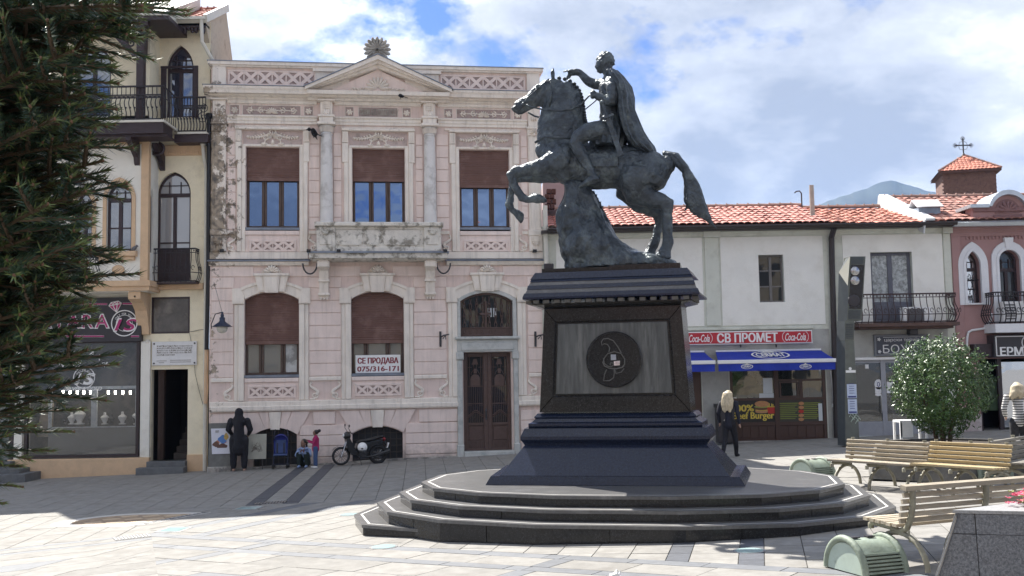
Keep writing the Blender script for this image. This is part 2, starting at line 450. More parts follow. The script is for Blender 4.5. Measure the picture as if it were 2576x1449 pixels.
paving_zone([hp(nA,PV,-1),hp((0,-1),(0,20.3)),hp(nM,(-1.7,14.65),-1),hp(nD,PV)],PV,(0.866,-0.5),e2q,even(-2.94,0,0.42)+seq(0,[0.30,0.62,0.30]+[0.42]*14,17),even(-2.25,6,1.25),pl,0.0)
def back(i,j,c,r):
 return 2 if(-0.02<c-1.0<0.02)or(-0.02<c-1.72<0.02)else(1 if(r>9.0 and j%5==2 and c>10)else 0)
e1b=(0.992,0.125);e2b=(-0.09,0.996);ob=(-6.25,20.3)
cb=[(c0,c1)for c0,c1 in seq(-10.88,[0.495],24)]+[(1.0,1.30),(1.30,1.72),(1.72,2.02)]+seq(2.02,[0.5],40)
def backc(i,j,c,r):return back(i,j,c,r)
backc.__name__='strict' if False else 'backc'
def strict_back(i,j,c,r):return back(i,j,c,r)
rows_b=even(-4.5,12,0.92)
fn_=lambda i,j,c,r:back(i,j,c,r)
fn_.__name__='strict'
paving_zone([hp((0,1),(0,20.3)),hp(nD,PV)],ob,e1b,e2b,cb,rows_b,fn_)
paving_zone([hp(nB,PV,-1),hp(nD,PV,-1)],ob,e1b,e2b,cb,rows_b,fn_)
SLABS.sort(key=lambda s:s[2])
SM=[M_SLAB,M_SLABG,M_SLABD]
rest=MB();npart=0
rnd=random.Random(5)
for P,mi,cy in SLABS:
 up=0.006+rnd.random()*0.0035
 n=len(P)
 cx=sum(p[0]for p in P)/n;cyy=sum(p[1]for p in P)/n
 ar=sum(P[k][0]*P[(k+1)%n][1]-P[(k+1)%n][0]*P[k][1]for k in range(n))
 if ar<0:P=P[::-1]
 vis=abs(cx)<cyy*0.53+0.5 and cyy>10.9
 if vis and npart<296:
  mb=MB()
  vs=[(p[0]-cx,p[1]-cyy,gz(p[0])-gz(cx)+up)for p in P]+[(p[0]-cx,p[1]-cyy,gz(p[0])-gz(cx)-0.01)for p in P]
  mb.add(vs,[tuple(range(n))]+[(i,n+i,n+(i+1)%n,(i+1)%n)for i in range(n)])
  mb.build('paving_slab',SM[mi],PAV,loc=(cx,cyy,gz(cx)));npart+=1
 else:
  rest.m=mi
  vs=[(p[0],p[1],gz(p[0])+up)for p in P]+[(p[0],p[1],gz(p[0])-0.01)for p in P]
  rest.add(vs,[tuple(range(n))]+[(i,n+i,n+(i+1)%n,(i+1)%n)for i in range(n)])
rest.build('paving_field',SM,PAV,kind='stuff')
M_MOSW=mat('mosaic_white',(0.55,0.53,0.49),0.6,0.05,20)
M_MOSB=mat('mosaic_ochre',(0.36,0.26,0.17),0.6,0.35,14,col2=(0.24,0.17,0.13),c2scale=5)
M_MOSK=mat('mosaic_key',(0.12,0.12,0.13),0.6,0.2,20)
def flat(mb,P,up,low=-0.012):
 n=len(P)
 ar=sum(P[k][0]*P[(k+1)%n][1]-P[(k+1)%n][0]*P[k][1]for k in range(n))
 if ar<0:P=P[::-1]
 vs=[(p[0],p[1],gz(p[0])+up)for p in P]+[(p[0],p[1],gz(p[0])+low)for p in P]
 mb.add(vs,[tuple(range(n))]+[(i,n+i,n+(i+1)%n,(i+1)%n)for i in range(n)])
ax_=Vector((0.5,0.866));ay_=Vector((-0.97,0.24))
def mp_(a,b):return(-6.35+ax_.x*a+ay_.x*b,18.55+ax_.y*a+ay_.y*b)
mo=MB()
outer=[mp_(-0.55,-0.1),mp_(1.15,-0.1)]+[mp_(0.3+0.85*math.cos(t),1.35+0.75*math.sin(t))for t in[i*math.pi/14 for i in range(15)]]
flat(mo,outer,0.0125);mo.build('mosaic_panel',M_MOSW,PAV)
mo=MB()
inner=[mp_(-0.33,0.12),mp_(0.92,0.12)]+[mp_(0.3+0.62*math.cos(t),1.1+0.72*math.sin(t))for t in[i*math.pi/14 for i in range(15)]]
flat(mo,inner,0.016);inn=mo.build('mosaic_picture',M_MOSB,PAV)
for a in(-0.1,0.3,0.7):
 for b in(0.3,0.75,1.2):
  t=MB();flat(t,[mp_(a-0.16,b),mp_(a,b-0.2),mp_(a+0.16,b),mp_(a,b+0.2)],0.0195);t.build('mosaic_diamond',mat('mosaic_tan',(0.52,0.40,0.27),0.6,0.1,20),PAV)
mk=MB()
for s in range(9):
 a0=-0.52+s*0.19
 for(a,b,w,h)in((0,-0.07,0.13,0.035),(0,-0.07,0.035,0.14),(0.05,0.0,0.085,0.035),(0.1,-0.04,0.035,0.1)):
  flat(mk,[mp_(a0+a,b),mp_(a0+a+w,b),mp_(a0+a+w,b+h),mp_(a0+a,b+h)],0.016)
mk.build('key_border',M_MOSK,PAV)
M_FGL=mat('floor_glass',(0.42,0.56,0.56),0.15,0.06,6,spec=0.6)
M_STEEL=mat('steel',(0.45,0.45,0.45),0.35,0.1,8,metal=0.9)
M_IRON=mat('cast_iron',(0.045,0.045,0.05),0.6,0.3,14,bump=0.2)
for k,C4 in enumerate(([(-5.94,17.2),(-5.48,17.06),(-5.42,17.6),(-5.87,17.74)],[(-5.35,19.75),(-4.85,19.62),(-4.78,20.05),(-5.28,20.18)])):
 t=MB();flat(t,C4,0.012);o=t.build('floor_light',M_STEEL,PAV)
 c=[sum(p[i]for p in C4)/4 for i in(0,1)]
 t=MB();flat(t,[(c[0]+0.8*(p[0]-c[0]),c[1]+0.8*(p[1]-c[1]))for p in C4],0.016);t.build('lens',M_FGL,o)
for(x,y,r)in((-1.85,14.63,0.2),(2.88,13.02,0.2),(-2.9,18.26,0.19)):
 t=MB();flat(t,[(x+r*math.cos(i*math.pi/12),y+r*math.sin(i*math.pi/12))for i in range(24)],0.012);o=t.build('floor_light',M_STEEL,PAV)
 t=MB();flat(t,[(x+0.84*r*math.cos(i*math.pi/12),y+0.84*r*math.sin(i*math.pi/12))for i in range(24)],0.016);t.build('lens',M_FGL,o)
for(x,y,a,w,h)in((-4.82,20.6,0.1,0.62,0.36),(-6.12,16.72,0.5,0.55,0.42)):
 c,s=math.cos(a),math.sin(a)
 q=lambda u,v:(x+u*c-v*s,y+u*s+v*c)
 t=MB();flat(t,[q(-w/2,-h/2),q(w/2,-h/2),q(w/2,h/2),q(-w/2,h/2)],0.011);o=t.build('drain_grate',M_IRON,PAV)
 t=MB()
 for k in range(11):
  u=-w/2+w*(k+0.25)/11
  flat(t,[q(u,-h*0.4),q(u+w*0.045,-h*0.4),q(u+w*0.045,h*0.4),q(u,h*0.4)],0.02,0.01)
 t.build('grate_bars',M_STEEL,o)
ML=mat('litter_paper',(0.72,0.72,0.7),0.8,0.1,9)
p=gnd(1548,1444)
t=MB();t.ell((0,0,0.03),0.07,0.05,0.035,7,5)
for i,v in enumerate(t.v):t.v[i]=(v[0]*(1+0.5*math.sin(i*7.1)),v[1]*(1+0.4*math.cos(i*5.3)),v[2]*(1+0.5*math.sin(i*3.7)))
tag(t.build('paper_scrap',ML,loc=(p.x,11.75,gz(p.x)+0.008)),'crumpled scrap of white paper on the paving in front of the steps','litter')
HAZE_D=0.000115
M_HILL=mat('hill_forest',(0.018,0.032,0.030),0.9,0.35,0.02,col2=(0.03,0.045,0.036),c2scale=0.006,shift=False)
ridge=[(-700,850),(900,780),(1500,640),(1900,552),(2045,522),(2090,503),(2140,487),(2180,474),(2215,459),(2240,454),(2262,458),(2290,466),(2330,480),(2380,490),(2450,504),(2576,520),(2800,560),(3300,600)]
rp=[]
for i in range(len(ridge)-1):
 n=max(2,int(abs(ridge[i+1][0]-ridge[i][0])/9))
 for k in range(n):
  t_=k/n;rp.append((ridge[i][0]+(ridge[i+1][0]-ridge[i][0])*t_,ridge[i][1]+(ridge[i+1][1]-ridge[i][1])*t_))
hm=MB();rings=[]
HD=2600.0
for(x,y)in rp:
 X,Z=fr(x,y,HD)
 Z+=3.5*mnoise.noise((X*0.06,0,0))+2.5*mnoise.noise((X*0.19,3,0))
 ring=[(X*0.72,HD*0.72,-3+gz(X))]
 for q in(0.2,0.4,0.6,0.8,0.93):
  ring.append((X*(0.72+0.28*q),HD*(0.72+0.28*q)+60*mnoise.noise((X*0.004,q*3,1)),max(0,Z)*(q**1.35)*(1+0.12*mnoise.noise((X*0.006,q*4,7)))))
 ring.append((X,HD,Z));ring.append((X*1.1,HD*1.1,Z*0.5))
 rings.append(ring)
hm.loft([list(r)for r in rings],cap=False,closed=False)
tag(hm.build('mountain',M_HILL,smooth=True,fixn=True),kind='structure')
M_HAZE=bpy.data.materials.new('haze_air');M_HAZE.use_nodes=True;hn=M_HAZE.node_tree.nodes;hn.remove(hn['Principled BSDF']);pvn=hn.new('ShaderNodeVolumePrincipled');pvn.inputs['Color'].default_value=(0.36,0.57,1.0,1);pvn.inputs['Density'].default_value=HAZE_D;pvn.inputs['Anisotropy'].default_value=0.2
M_HAZE.node_tree.links.new(pvn.outputs[0],hn['Material Output'].inputs['Volume'])
hz=MB();hz.box(-2700,2700,-270,2990,-4.5,500);tag(hz.build('haze',M_HAZE),kind='stuff')
# PINK TOWN HOUSE
TH=0.14;PO=(-8.49,28.93)
M_PINK=None
def pink_mat(name,col,stain):
 """painted render with grime streaks under ledges and peeling paint at the left edge"""
 m=mat(name,col,0.85,0.09,2.2,0.35,35,shift=False,bdist=0.01)
 nt=m.node_tree;N=nt.nodes;L=nt.links;b=N['Principled BSDF']
 src=b.inputs['Base Color'].links[0].from_socket
 tc=N.new('ShaderNodeTexCoord');sx=N.new('ShaderNodeSeparateXYZ');L.new(tc.outputs['Object'],sx.inputs[0])
 n=N.new('ShaderNodeTexNoise');n.inputs['Scale'].default_value=3.4;n.inputs['Detail'].default_value=9;n.inputs['Roughness'].default_value=0.72
 L.new(tc.outputs['Object'],n.inputs['Vector'])
 mr=N.new('ShaderNodeMapRange');mr.inputs['From Min'].default_value=0.1;mr.inputs['From Max'].default_value=1.25;mr.inputs['To Min'].default_value=0.16;mr.inputs['To Max'].default_value=-0.13
 L.new(sx.outputs['X'],mr.inputs[0])
 mz=N.new('ShaderNodeMapRange');mz.inputs['From Min'].default_value=5.2;mz.inputs['From Max'].default_value=6.2;mz.inputs['To Min'].default_value=-0.16;mz.inputs['To Max'].default_value=0.0
 L.new(sx.outputs['Z'],mz.inputs[0])
 mz2=N.new('ShaderNodeMapRange');mz2.inputs['From Min'].default_value=9.4;mz2.inputs['From Max'].default_value=10.4;mz2.inputs['To Min'].default_value=0.0;mz2.inputs['To Max'].default_value=-0.16
 L.new(sx.outputs['Z'],mz2.inputs[0])
 def add(a,bb):
  q=N.new('ShaderNodeMath');q.operation='ADD';L.new(a,q.inputs[0]);L.new(bb,q.inputs[1]);return q.outputs[0]
 s=add(add(add(n.outputs[0],mr.outputs[0]),mz.outputs[0]),mz2.outputs[0])
 r=N.new('ShaderNodeValToRGB');r.color_ramp.elements[0].position=0.535;r.color_ramp.elements[1].position=0.575
 L.new(s,r.inputs[0])
 n3=N.new('ShaderNodeTexNoise');n3.inputs['Scale'].default_value=7;n3.inputs['Detail'].default_value=6
 L.new(tc.outputs['Object'],n3.inputs['Vector'])
 r3=N.new('ShaderNodeValToRGB');r3.color_ramp.elements[0].color=(0.13,0.115,0.10,1);r3.color_ramp.elements[1].color=(0.40,0.33,0.25,1)
 r3.color_ramp.elements[0].position=0.35;r3.color_ramp.elements[1].position=0.6
 L.new(n3.outputs[0],r3.inputs[0])
 mx=N.new('ShaderNodeMixRGB');L.new(r.outputs[0],mx.inputs[0]);L.new(src,mx.inputs[1]);L.new(r3.outputs[0],mx.inputs[2])
 mp=N.new('ShaderNodeMapping');mp.inputs['Scale'].default_value=(5,5,0.35);L.new(tc.outputs['Object'],mp.inputs[0])
 n4=N.new('ShaderNodeTexNoise');n4.inputs['Scale'].default_value=1.6;n4.inputs['Detail'].default_value=8;n4.inputs['Roughness'].default_value=0.65
 L.new(mp.outputs[0],n4.inputs['Vector'])
 r4=N.new('ShaderNodeValToRGB');r4.color_ramp.elements[0].position=0.5;r4.color_ramp.elements[1].position=0.75
 r4.color_ramp.elements[1].color=(stain,stain,stain,1);L.new(n4.outputs[0],r4.inputs[0])
 mx2=N.new('ShaderNodeMixRGB');L.new(r4.outputs[0],mx2.inputs[0]);L.new(mx.outputs[0],mx2.inputs[1]);mx2.inputs[2].default_value=(0.24,0.21,0.185,1)
 n5=N.new('ShaderNodeMapRange');n5.inputs['From Min'].default_value=0.75;n5.inputs['From Max'].default_value=-0.2;n5.inputs['To Min'].default_value=-0.35;n5.inputs['To Max'].default_value=0.32
 L.new(sx.outputs['Z'],n5.inputs[0])
 s5=add(n.outputs[0],n5.outputs[0]);r5=N.new('ShaderNodeValToRGB');r5.color_ramp.elements[0].position=0.45;r5.color_ramp.elements[1].position=0.85;r5.color_ramp.elements[1].color=(0.75,0.75,0.75,1)
 L.new(s5,r5.inputs[0])
 mx3=N.new('ShaderNodeMixRGB');L.new(r5.outputs[0],mx3.inputs[0]);L.new(mx2.outputs[0],mx3.inputs[1]);mx3.inputs[2].default_value=(0.20,0.175,0.155,1)
 L.new(mx3.outputs[0],b.inputs['Base Color'])
 return m
M_PINK=pink_mat('pink_render',(0.80,0.672,0.612),0.30)
M_PINKD=pink_mat('pink_recess',(0.73,0.595,0.54),0.35)
M_STUC=pink_mat('cream_stucco',(0.80,0.735,0.655),0.40)
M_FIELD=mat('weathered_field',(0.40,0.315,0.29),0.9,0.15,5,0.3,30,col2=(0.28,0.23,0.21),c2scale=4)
M_STUCD=mat('worn_balcony',(0.68,0.645,0.58),0.9,0.12,4,0.4,30,col2=(0.27,0.25,0.21),c2scale=3.6,c2lo=0.50,c2hi=0.60,shift=False)
M_GREYST=mat('grey_marble',(0.50,0.51,0.49),0.6,0.12,4,0.1,30,col2=(0.36,0.38,0.37),c2scale=3)
M_ZINC=mat('zinc_flashing',(0.20,0.235,0.29),0.45,0.2,4,metal=0.5)
M_SHUT=mat('shutter_brown',(0.150,0.078,0.062),0.55,0.12,3,col2=(0.22,0.13,0.11),c2scale=2)
M_WOODB=mat('old_brown_wood',(0.085,0.055,0.042),0.6,0.35,5,0.3,30,stretch=(6,6,1))
M_IRONB=mat('brown_iron',(0.090,0.054,0.045),0.5,0.2,10,bump=0.1)
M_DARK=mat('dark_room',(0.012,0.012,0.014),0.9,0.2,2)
GLASS_ADD.update({'pane_sky_tint':0.34,'pane_dull':0.05,'pane_shop':-0.02,'pane_dark':0.0})
G_SKY=glass('pane_sky_tint',(0.03,0.05,0.09),0.02,0,0.07,0.9,(0.36,0.52,0.84))  # blue of a reflected sky is put into the gloss colour
G_DULL=glass('pane_dull',(0.10,0.115,0.125),0.08,0,0.02)
M_PANEW=mat('pane_frosted',(0.55,0.57,0.57),0.35,0.15,3,col2=(0.25,0.26,0.26),c2scale=2.5,c2lo=0.45,c2hi=0.6)
PINK=thing('pink_house','faded pink two storey town house with pediment, columns and rolled brown shutters','house',(PO[0],PO[1],0),TH)
W=9.5
UP=[(0.98,2.47),(3.975,5.48),(7.075,8.55)]
LO=[(0.96,2.46),(3.925,5.415)]
DOOR=(7.04,8.58)
holes=[Hole(a,b,6.47 if k!=1 else 6.0,8.88)for k,(a,b)in enumerate(UP)]
holes+=[Hole(a,b,2.28,4.72,'seg',4.50)for a,b in LO]
holes+=[Hole(DOOR[0]+0.07,DOOR[1]-0.07,0.02,2.93),Hole(DOOR[0],DOOR[1],3.39,4.66,'seg',4.42)]
holes+=[Hole(1.21,2.40,-0.28,0.90,'seg',0.70),Hole(3.94,5.36,-0.10,0.88,'seg',0.68)]
wb=MB();wall(wb,0,W,-0.6,10.6,holes,0.0,0.30,ret=6.0)
wb.build('wall',M_PINKD,PINK)
pb=MB();pb.box(0.0,W,0.02,0.5,10.601,11.24);pb.build('parapet',M_PINK,PINK)
pb=MB();pb.box(-0.08,W+0.1,-0.14,0.6,11.24,11.33);pb.box(-0.05,W+0.06,-0.09,0.55,11.19,11.24)
pb.build('parapet_coping',M_STUC,PINK)
pb=MB();pb.box(-0.1,W+0.12,-0.16,0.62,11.332,11.352);pb.build('coping_flashing',M_ZINC,PINK)
for(a,b)in((0.04,0.42),(9.12,9.5)):
 pb=MB();pb.bbox(a,b,-0.08,0.018,10.58,11.19);pb.build('parapet_pier',M_STUC,PINK)
for(a,b)in((2.93,3.9),(5.5,6.5)):
 pb=MB();pb.bbox(a,b,-0.06,0.018,10.58,11.10);pb.build('parapet_block',M_STUC,PINK)
for(a,b)in((2.86,4.42),(5.02,6.56)):pb=MB();pb.box(a,b,-0.13,0.015,11.10,11.188);pb.build('parapet_moulding',M_STUC,PINK)
def xpanel(x0,x1,z0,z1,nx,y,parent,frame=0.05):
 mb=MB();w=(x1-x0)/nx;t=0.035 if(z1-z0)<0.28 else 0.045
 h=z1-z0
 d=y-0.045
 mb.bbox(x0-frame,x1+frame,d,y+0.02,z1,z1+frame,0.008);mb.bbox(x0-frame,x1+frame,d,y+0.02,z0-frame,z0,0.008)
 mb.bbox(x0-frame,x0,d,y+0.02,z0,z1,0.008);mb.bbox(x1,x1+frame,d,y+0.02,z0,z1,0.008)
 for i in range(nx):
  a=x0+i*w;c=a+w/2;zc=(z0+z1)/2;g_=w*0.045
  if i:mb.bbox(a-g_,a+g_,d,y+0.02,z0,z1,0.006)
  for sgn in(1,-1):
   ex=Vector((w/2-g_,0,sgn*h/2));L_=ex.length;e=ex/L_;nrm=Vector((-e.z,0,e.x))
   mb.obox((c,y-0.004-0.0015*(sgn+1),zc),e*L_,(0,0.036,0),nrm*t)
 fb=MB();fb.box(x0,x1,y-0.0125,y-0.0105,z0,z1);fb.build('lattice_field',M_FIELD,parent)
 return mb.build('lattice_panel',M_PINK,parent)
xpanel(0.52,2.89,10.72,11.06,6,0.014,PINK);xpanel(6.60,9.02,10.72,11.06,6,0.014,PINK)
CORN=[(0.0,10.24),(-0.05,10.24),(-0.08,10.30),(-0.16,10.33),(-0.18,10.36),(-0.34,10.36),(-0.36,10.44),(-0.40,10.50),(-0.40,10.555),(0.0,10.58)]
for(a,b)in((-0.16,2.72),(6.78,W+0.14)):
 c=MB();c.mould(CORN,a,b);c.build('cornice',M_STUC,PINK)
 c=MB();c.prism([(0.02,10.585),(-0.42,10.56),(-0.42,10.575),(0.02,10.60)],a-0.03,b+0.03,'x');c.build('cornice_flashing',M_ZINC,PINK)
CORNP=[(y-0.12 if y<-0.01 else y,z)for y,z in CORN[:-2]]+[(-0.5,10.46),(0.0,10.46)]
CORNP=[(0.0,10.24),(-0.16,10.24),(-0.19,10.29),(-0.29,10.32),(-0.31,10.35),(-0.46,10.35),(-0.48,10.455),(0.0,10.46)]
c=MB();c.mould(CORNP,2.721,6.779);c.build('pediment_base',M_STUC,PINK)
AP=(4.72,11.41)
for s in(-1,1):
 x0=2.66 if s<0 else 6.84
 a=Vector((x0,0,10.44));b=Vector((AP[0],0,AP[1]))
 d=(b-a).normalized();n=Vector((-d.z,0,d.x))if s<0 else Vector((d.z,0,-d.x))
 if n.z<0:n=-n
 q=MB()
 for(t0,t1,y0)in((-0.02,0.10,-0.50),(-0.10,-0.02,-0.40),(-0.19,-0.10,-0.27)):
  pts=[]
  p0=a+n*t0;p1=a+n*t1
  def at_x(p,xx):return p+d*((xx-p.x)/d.x)
  P=[at_x(p0,x0 if t0>-0.05 else x0-s*0.0),at_x(p0,AP[0]),at_x(p1,AP[0]),at_x(p1,x0)]
  P=[(p.x,max(p.z,10.462))for p in P]
  q.prism([tuple(p)for p in P],y0,0.0)
 q.build('raking_cornice',M_STUC,PINK)
 q=MB();p0=a+n*0.104;p1=a+n*0.125
 P=[at_x(p0,x0-0.05*(1 if s<0 else-1)),at_x(p0,AP[0]),at_x(p1,AP[0]),at_x(p1,x0-0.05*(1 if s<0 else-1))]
 q.prism([(p.x,p.z)for p in P],-0.53,0.01);q.build('pediment_flashing',M_ZINC,PINK)
q=MB();q.prism([(3.2,10.462),(6.24,10.462),(4.72,11.2)],-0.10,0.012);q.build('tympanum',M_PINK,PINK)
# stucco ornament helpers (relief built from small rounded lobes)
def petal(mb,c,d,ln,wd,th,y):
 th*=1.7
 e=Vector((math.cos(d),0,math.sin(d)));n=Vector((-e.z,0,e.x));c=Vector((c[0],y,c[1]))
 prof=[(0.0,0.25),(0.3,0.75),(0.65,1.0),(0.88,0.75),(1.0,0.1)]
 rings=[]
 for t,w in prof:
  o=c+e*ln*t
  rings.append([o-n*wd*w+Vector((0,0.01,0)),o-n*wd*w*0.6-Vector((0,th*w*0.8,0)),o-Vector((0,th*w,0)),o+n*wd*w*0.6-Vector((0,th*w*0.8,0)),o+n*wd*w+Vector((0,0.01,0))])
 mb.loft(rings,cap=False,closed=False)
def scroll(mb,c,r,sgn,y,th=0.022,turns=1.5,a0=math.pi/2):
 path=[];n=int(14*turns)
 for i in range(n+1):
  t=i/n;a=a0+sgn*turns*2*math.pi*t;rr=r*(1-0.85*t)
  path.append((c[0]+rr*math.cos(a),y-0.006-0.01*t,c[1]+rr*math.sin(a)))
 mb.tube(path,[th*(1-0.35*i/n)for i in range(n+1)],6)
def shell(mb,c,r,n,y,th=0.05,a0=0.08,a1=math.pi-0.08,wd=None):
 wd=wd or r*1.25/n
 for i in range(n):
  a=a0+(a1-a0)*i/(n-1);petal(mb,(c[0]+0.12*r*math.cos(a),c[1]+0.12*r*math.sin(a)),a,r*0.9,wd,th,y)
def garland(mb,cx,z,w,h,y):
 """cartouche over a window: shell in the middle, acanthus arms, hanging flowers"""
 shell(mb,(cx,z+0.02*h),0.36*h,9,y,0.06,-0.3,math.pi+0.3)
 path=[(cx+0.19*h*math.cos(a),y-0.02,z+0.14*h+0.42*h*math.sin(a)*0.9)for a in[i*math.pi/10 for i in range(11)]]
 mb.tube(path,0.022,6)
 petal(mb,(cx,z-0.1*h),-math.pi/2,0.3*h,0.11*h,0.06,y)
 for s in(-1,1):
  scroll(mb,(cx+s*0.34*h,z+0.0*h),0.17*h,-s,y,0.022,1.4,math.pi/2 if s>0 else math.pi/2)
  a=0 if s>0 else math.pi
  arm=[(cx+s*(0.22*h+(w/2-0.25*h)*t),y-0.02,z+0.18*h-0.16*h*math.sin(t*2.6))for t in[i/8 for i in range(9)]]
  mb.tube(arm,[0.028-0.014*i/8 for i in range(9)],6)
  for k in range(7):
   t=(k+0.6)/7.6;p=(cx+s*(0.3*h+(w/2-0.3*h)*t),z+0.16*h-0.15*h*math.sin(t*2.6))
   petal(mb,p,(a+s*(0.8-0.12*k)),0.20*h*(1-0.3*t),0.06*h,0.045,y);petal(mb,p,(a-s*(0.75)),0.17*h*(1-0.3*t),0.055*h,0.04,y)
  for k in range(5):
   aa=-math.pi/2+(k-2)*0.55;petal(mb,(cx+s*0.46*h,z-0.28*h),aa,0.2*h,0.055*h,0.045,y)
  mb.tube([(cx+s*0.38*h,y-0.01,z-0.05*h),(cx+s*0.44*h,y-0.015,z-0.3*h)],0.02,5)
def rinceau(mb,x0,x1,z0,z1,y):
 """frieze panel: shell in the middle, running scrolls either side"""
 cx=(x0+x1)/2;h=z1-z0;zc=(z0+z1)/2
 shell(mb,(cx,z0+0.12*h),0.75*h,9,y,0.045,0.1,math.pi-0.1)
 mb.box(x0+0.05,x1-0.05,y-0.02,y+0.005,zc-0.012,zc+0.012)
 for s in(-1,1):
  L_=(x1-x0)/2-0.5*h
  n=2
  for k in range(n):
   c=(cx+s*(0.85*h+L_*0.92*(k+0.4)/n-0.1*h),zc);scroll(mb,c,0.36*h,s*(1 if k%2 else-1),y,0.02,1.35,-math.pi/2 if k%2 else math.pi/2)
   for q in range(6):
    aa=q*1.05+k;petal(mb,(c[0]+0.25*h*math.cos(aa),c[1]+0.25*h*math.sin(aa)),aa+0.7,0.22*h,0.06*h,0.035,y)
def rosette(mb,cx,cz,r,y):
 for k in range(6):petal(mb,(cx,cz),k*math.pi/3+0.2,r,r*0.36,0.035,y)
 mb.ell((cx,y-0.015,cz),r*0.25,0.03,r*0.25,8,5)
def console_s(mb,x,z0,z1,s,y):
 """S scroll bracket beside a window foot"""
 h=z1-z0
 path=[]
 for i in range(15):
  t=i/14;path.append((x+s*(0.05+0.17*h*(1-math.cos(t*math.pi))*0.5*1.6-0.05*math.sin(t*math.pi*2)),y-0.02,z1-h*0.1-h*0.62*t))
 mb.tube(path,[0.025+0.03*(i/14)for i in range(15)],6)
 scroll(mb,(path[-1][0]-s*0.08*h,path[-1][2]-0.02),0.17*h,-s,y,0.03,1.3,0 if s>0 else math.pi)
 scroll(mb,(x+s*0.06,z1-0.08*h),0.08*h,s,y,0.02,1.0)
 mb.bbox(min(x,x+s*0.28*h),max(x,x+s*0.28*h),y-0.04,y+0.01,z0,z0+0.045)
o=MB();shell(o,(4.72,10.62),0.36,9,-0.10,0.07,0.05,math.pi-0.05,0.055)
for s in(-1,1):
 scroll(o,(4.72+s*0.13,10.66),0.10,-s,-0.10,0.022,1.4)
 arm=[(4.72+s*(0.15+0.6*t),-0.115,10.62-0.06*math.sin(t*5)-0.05*t)for t in[i/10 for i in range(11)]];o.tube(arm,[0.03-0.012*i/10 for i in range(11)],6)
 for k in range(7):
  p=(4.72+s*(0.22+0.08*k),10.6-0.01*k);petal(o,p,(0.6 if s>0 else math.pi-0.6),0.11,0.035,0.045,-0.1);petal(o,p,(-0.5 if s>0 else math.pi+0.5),0.1,0.03,0.045,-0.1)
o.build('pediment_shell',M_STUC,PINK,smooth=50)
M_ACRO=mat('weathered_stone',(0.46,0.43,0.38),0.9,0.2,6,0.4,30,col2=(0.20,0.19,0.17),c2scale=4,c2lo=0.45,c2hi=0.65)
o=MB();o.bbox(4.43,4.99,0.05,0.45,11.352,11.62,0.02);o.bbox(4.47,4.95,0.03,0.4,11.45,11.6,0.02)
o.build('acroterion_block',M_ACRO,PINK)
o=MB();o.lathe((4.71,0.12,11.88),[(0.0,0.0),(0.30,0.0),(0.33,0.06),(0.30,0.16),(0.0,0.16)],20,'y')
shell(o,(4.71,11.84),0.40,13,0.10,0.09,-0.7,math.pi+0.7,0.058);shell(o,(4.71,11.84),0.24,9,0.05,0.07,0.0,math.pi,0.04)
for s in(-1,1):scroll(o,(4.71+s*0.1,11.7),0.1,-s,0.07,0.03,1.4)
for k in range(5):petal(o,(4.71,11.72),-math.pi/2+(k-2)*0.5,0.16,0.04,0.06,0.07)
o.build('acroterion_shell',M_ACRO,PINK,smooth=60)
o=MB();o.prism([(5.65,11.36),(6.4,11.36),(6.02,11.62)],2.4,2.9);o.build('roof_dormer',M_ACRO,PINK)
# frieze and architrave
for(a,b)in((0.45,2.97),(3.46,5.97),(6.46,9.1)):
 o=MB()
 o.mould([(0.0,9.55),(-0.05,9.55),(-0.05,9.63),(-0.075,9.64),(-0.075,9.71),(-0.12,9.745),(-0.12,9.775),(0.0,9.78)],a,b)
 o.mould([(0.0,10.13),(-0.04,10.14),(-0.06,10.18),(-0.06,10.21),(-0.09,10.238),(0.0,10.239)],a,b)
 o.mould([(0.0,9.44),(-0.035,9.44),(-0.05,9.50),(0.0,9.51)],a+0.2,b-0.2);o.build('entablature',M_STUC,PINK)
for(a,b)in((0.90,2.49),(7.03,8.6)):o=MB();rinceau(o,a+0.03,b-0.03,9.83,10.07,0.0);o.build('frieze_scroll',M_STUC,PINK,smooth=50)
for cx in(0.66,2.735,3.9,5.55,6.77,8.83):o=MB();rosette(o,cx,9.94,0.10,0.0);o.build('frieze_rosette',M_STUC,PINK,smooth=50)
for(a,b)in((0.87,2.52),(4.15,5.3),(7.0,8.63),(0.52,0.80),(2.60,2.87),(3.77,4.03),(5.42,5.68),(6.64,6.9),(8.7,8.96)):
 o=MB()
 for(x0,x1,z0,z1)in((a,b,9.80,9.815),(a,b,10.085,10.10),(a,a+0.015,9.815,10.085),(b-0.015,b,9.815,10.085)):o.box(x0,x1,-0.02,0.01,z0,z1)
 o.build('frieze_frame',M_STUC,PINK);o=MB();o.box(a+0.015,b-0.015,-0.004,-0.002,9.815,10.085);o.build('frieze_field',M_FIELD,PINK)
o=MB()
random.seed(11)
for k in range(26):
 x=4.22+k*0.042;o.tube([(x,-0.012,9.86+0.02*random.random()),(x+0.03*random.random(),-0.02,9.95),(x+0.05*(random.random()-0.3),-0.012,10.03+0.03*random.random())],0.011,5)
for zz in(9.87,10.03):o.tube([(4.55,-0.012,zz),(5.24,-0.014,zz+0.005)],0.011,5)
for cx in(4.24,4.40):scroll(o,(cx,9.95),0.09,1,0.0,0.012,1.3)
o.build('frieze_monogram',M_ACRO,PINK)
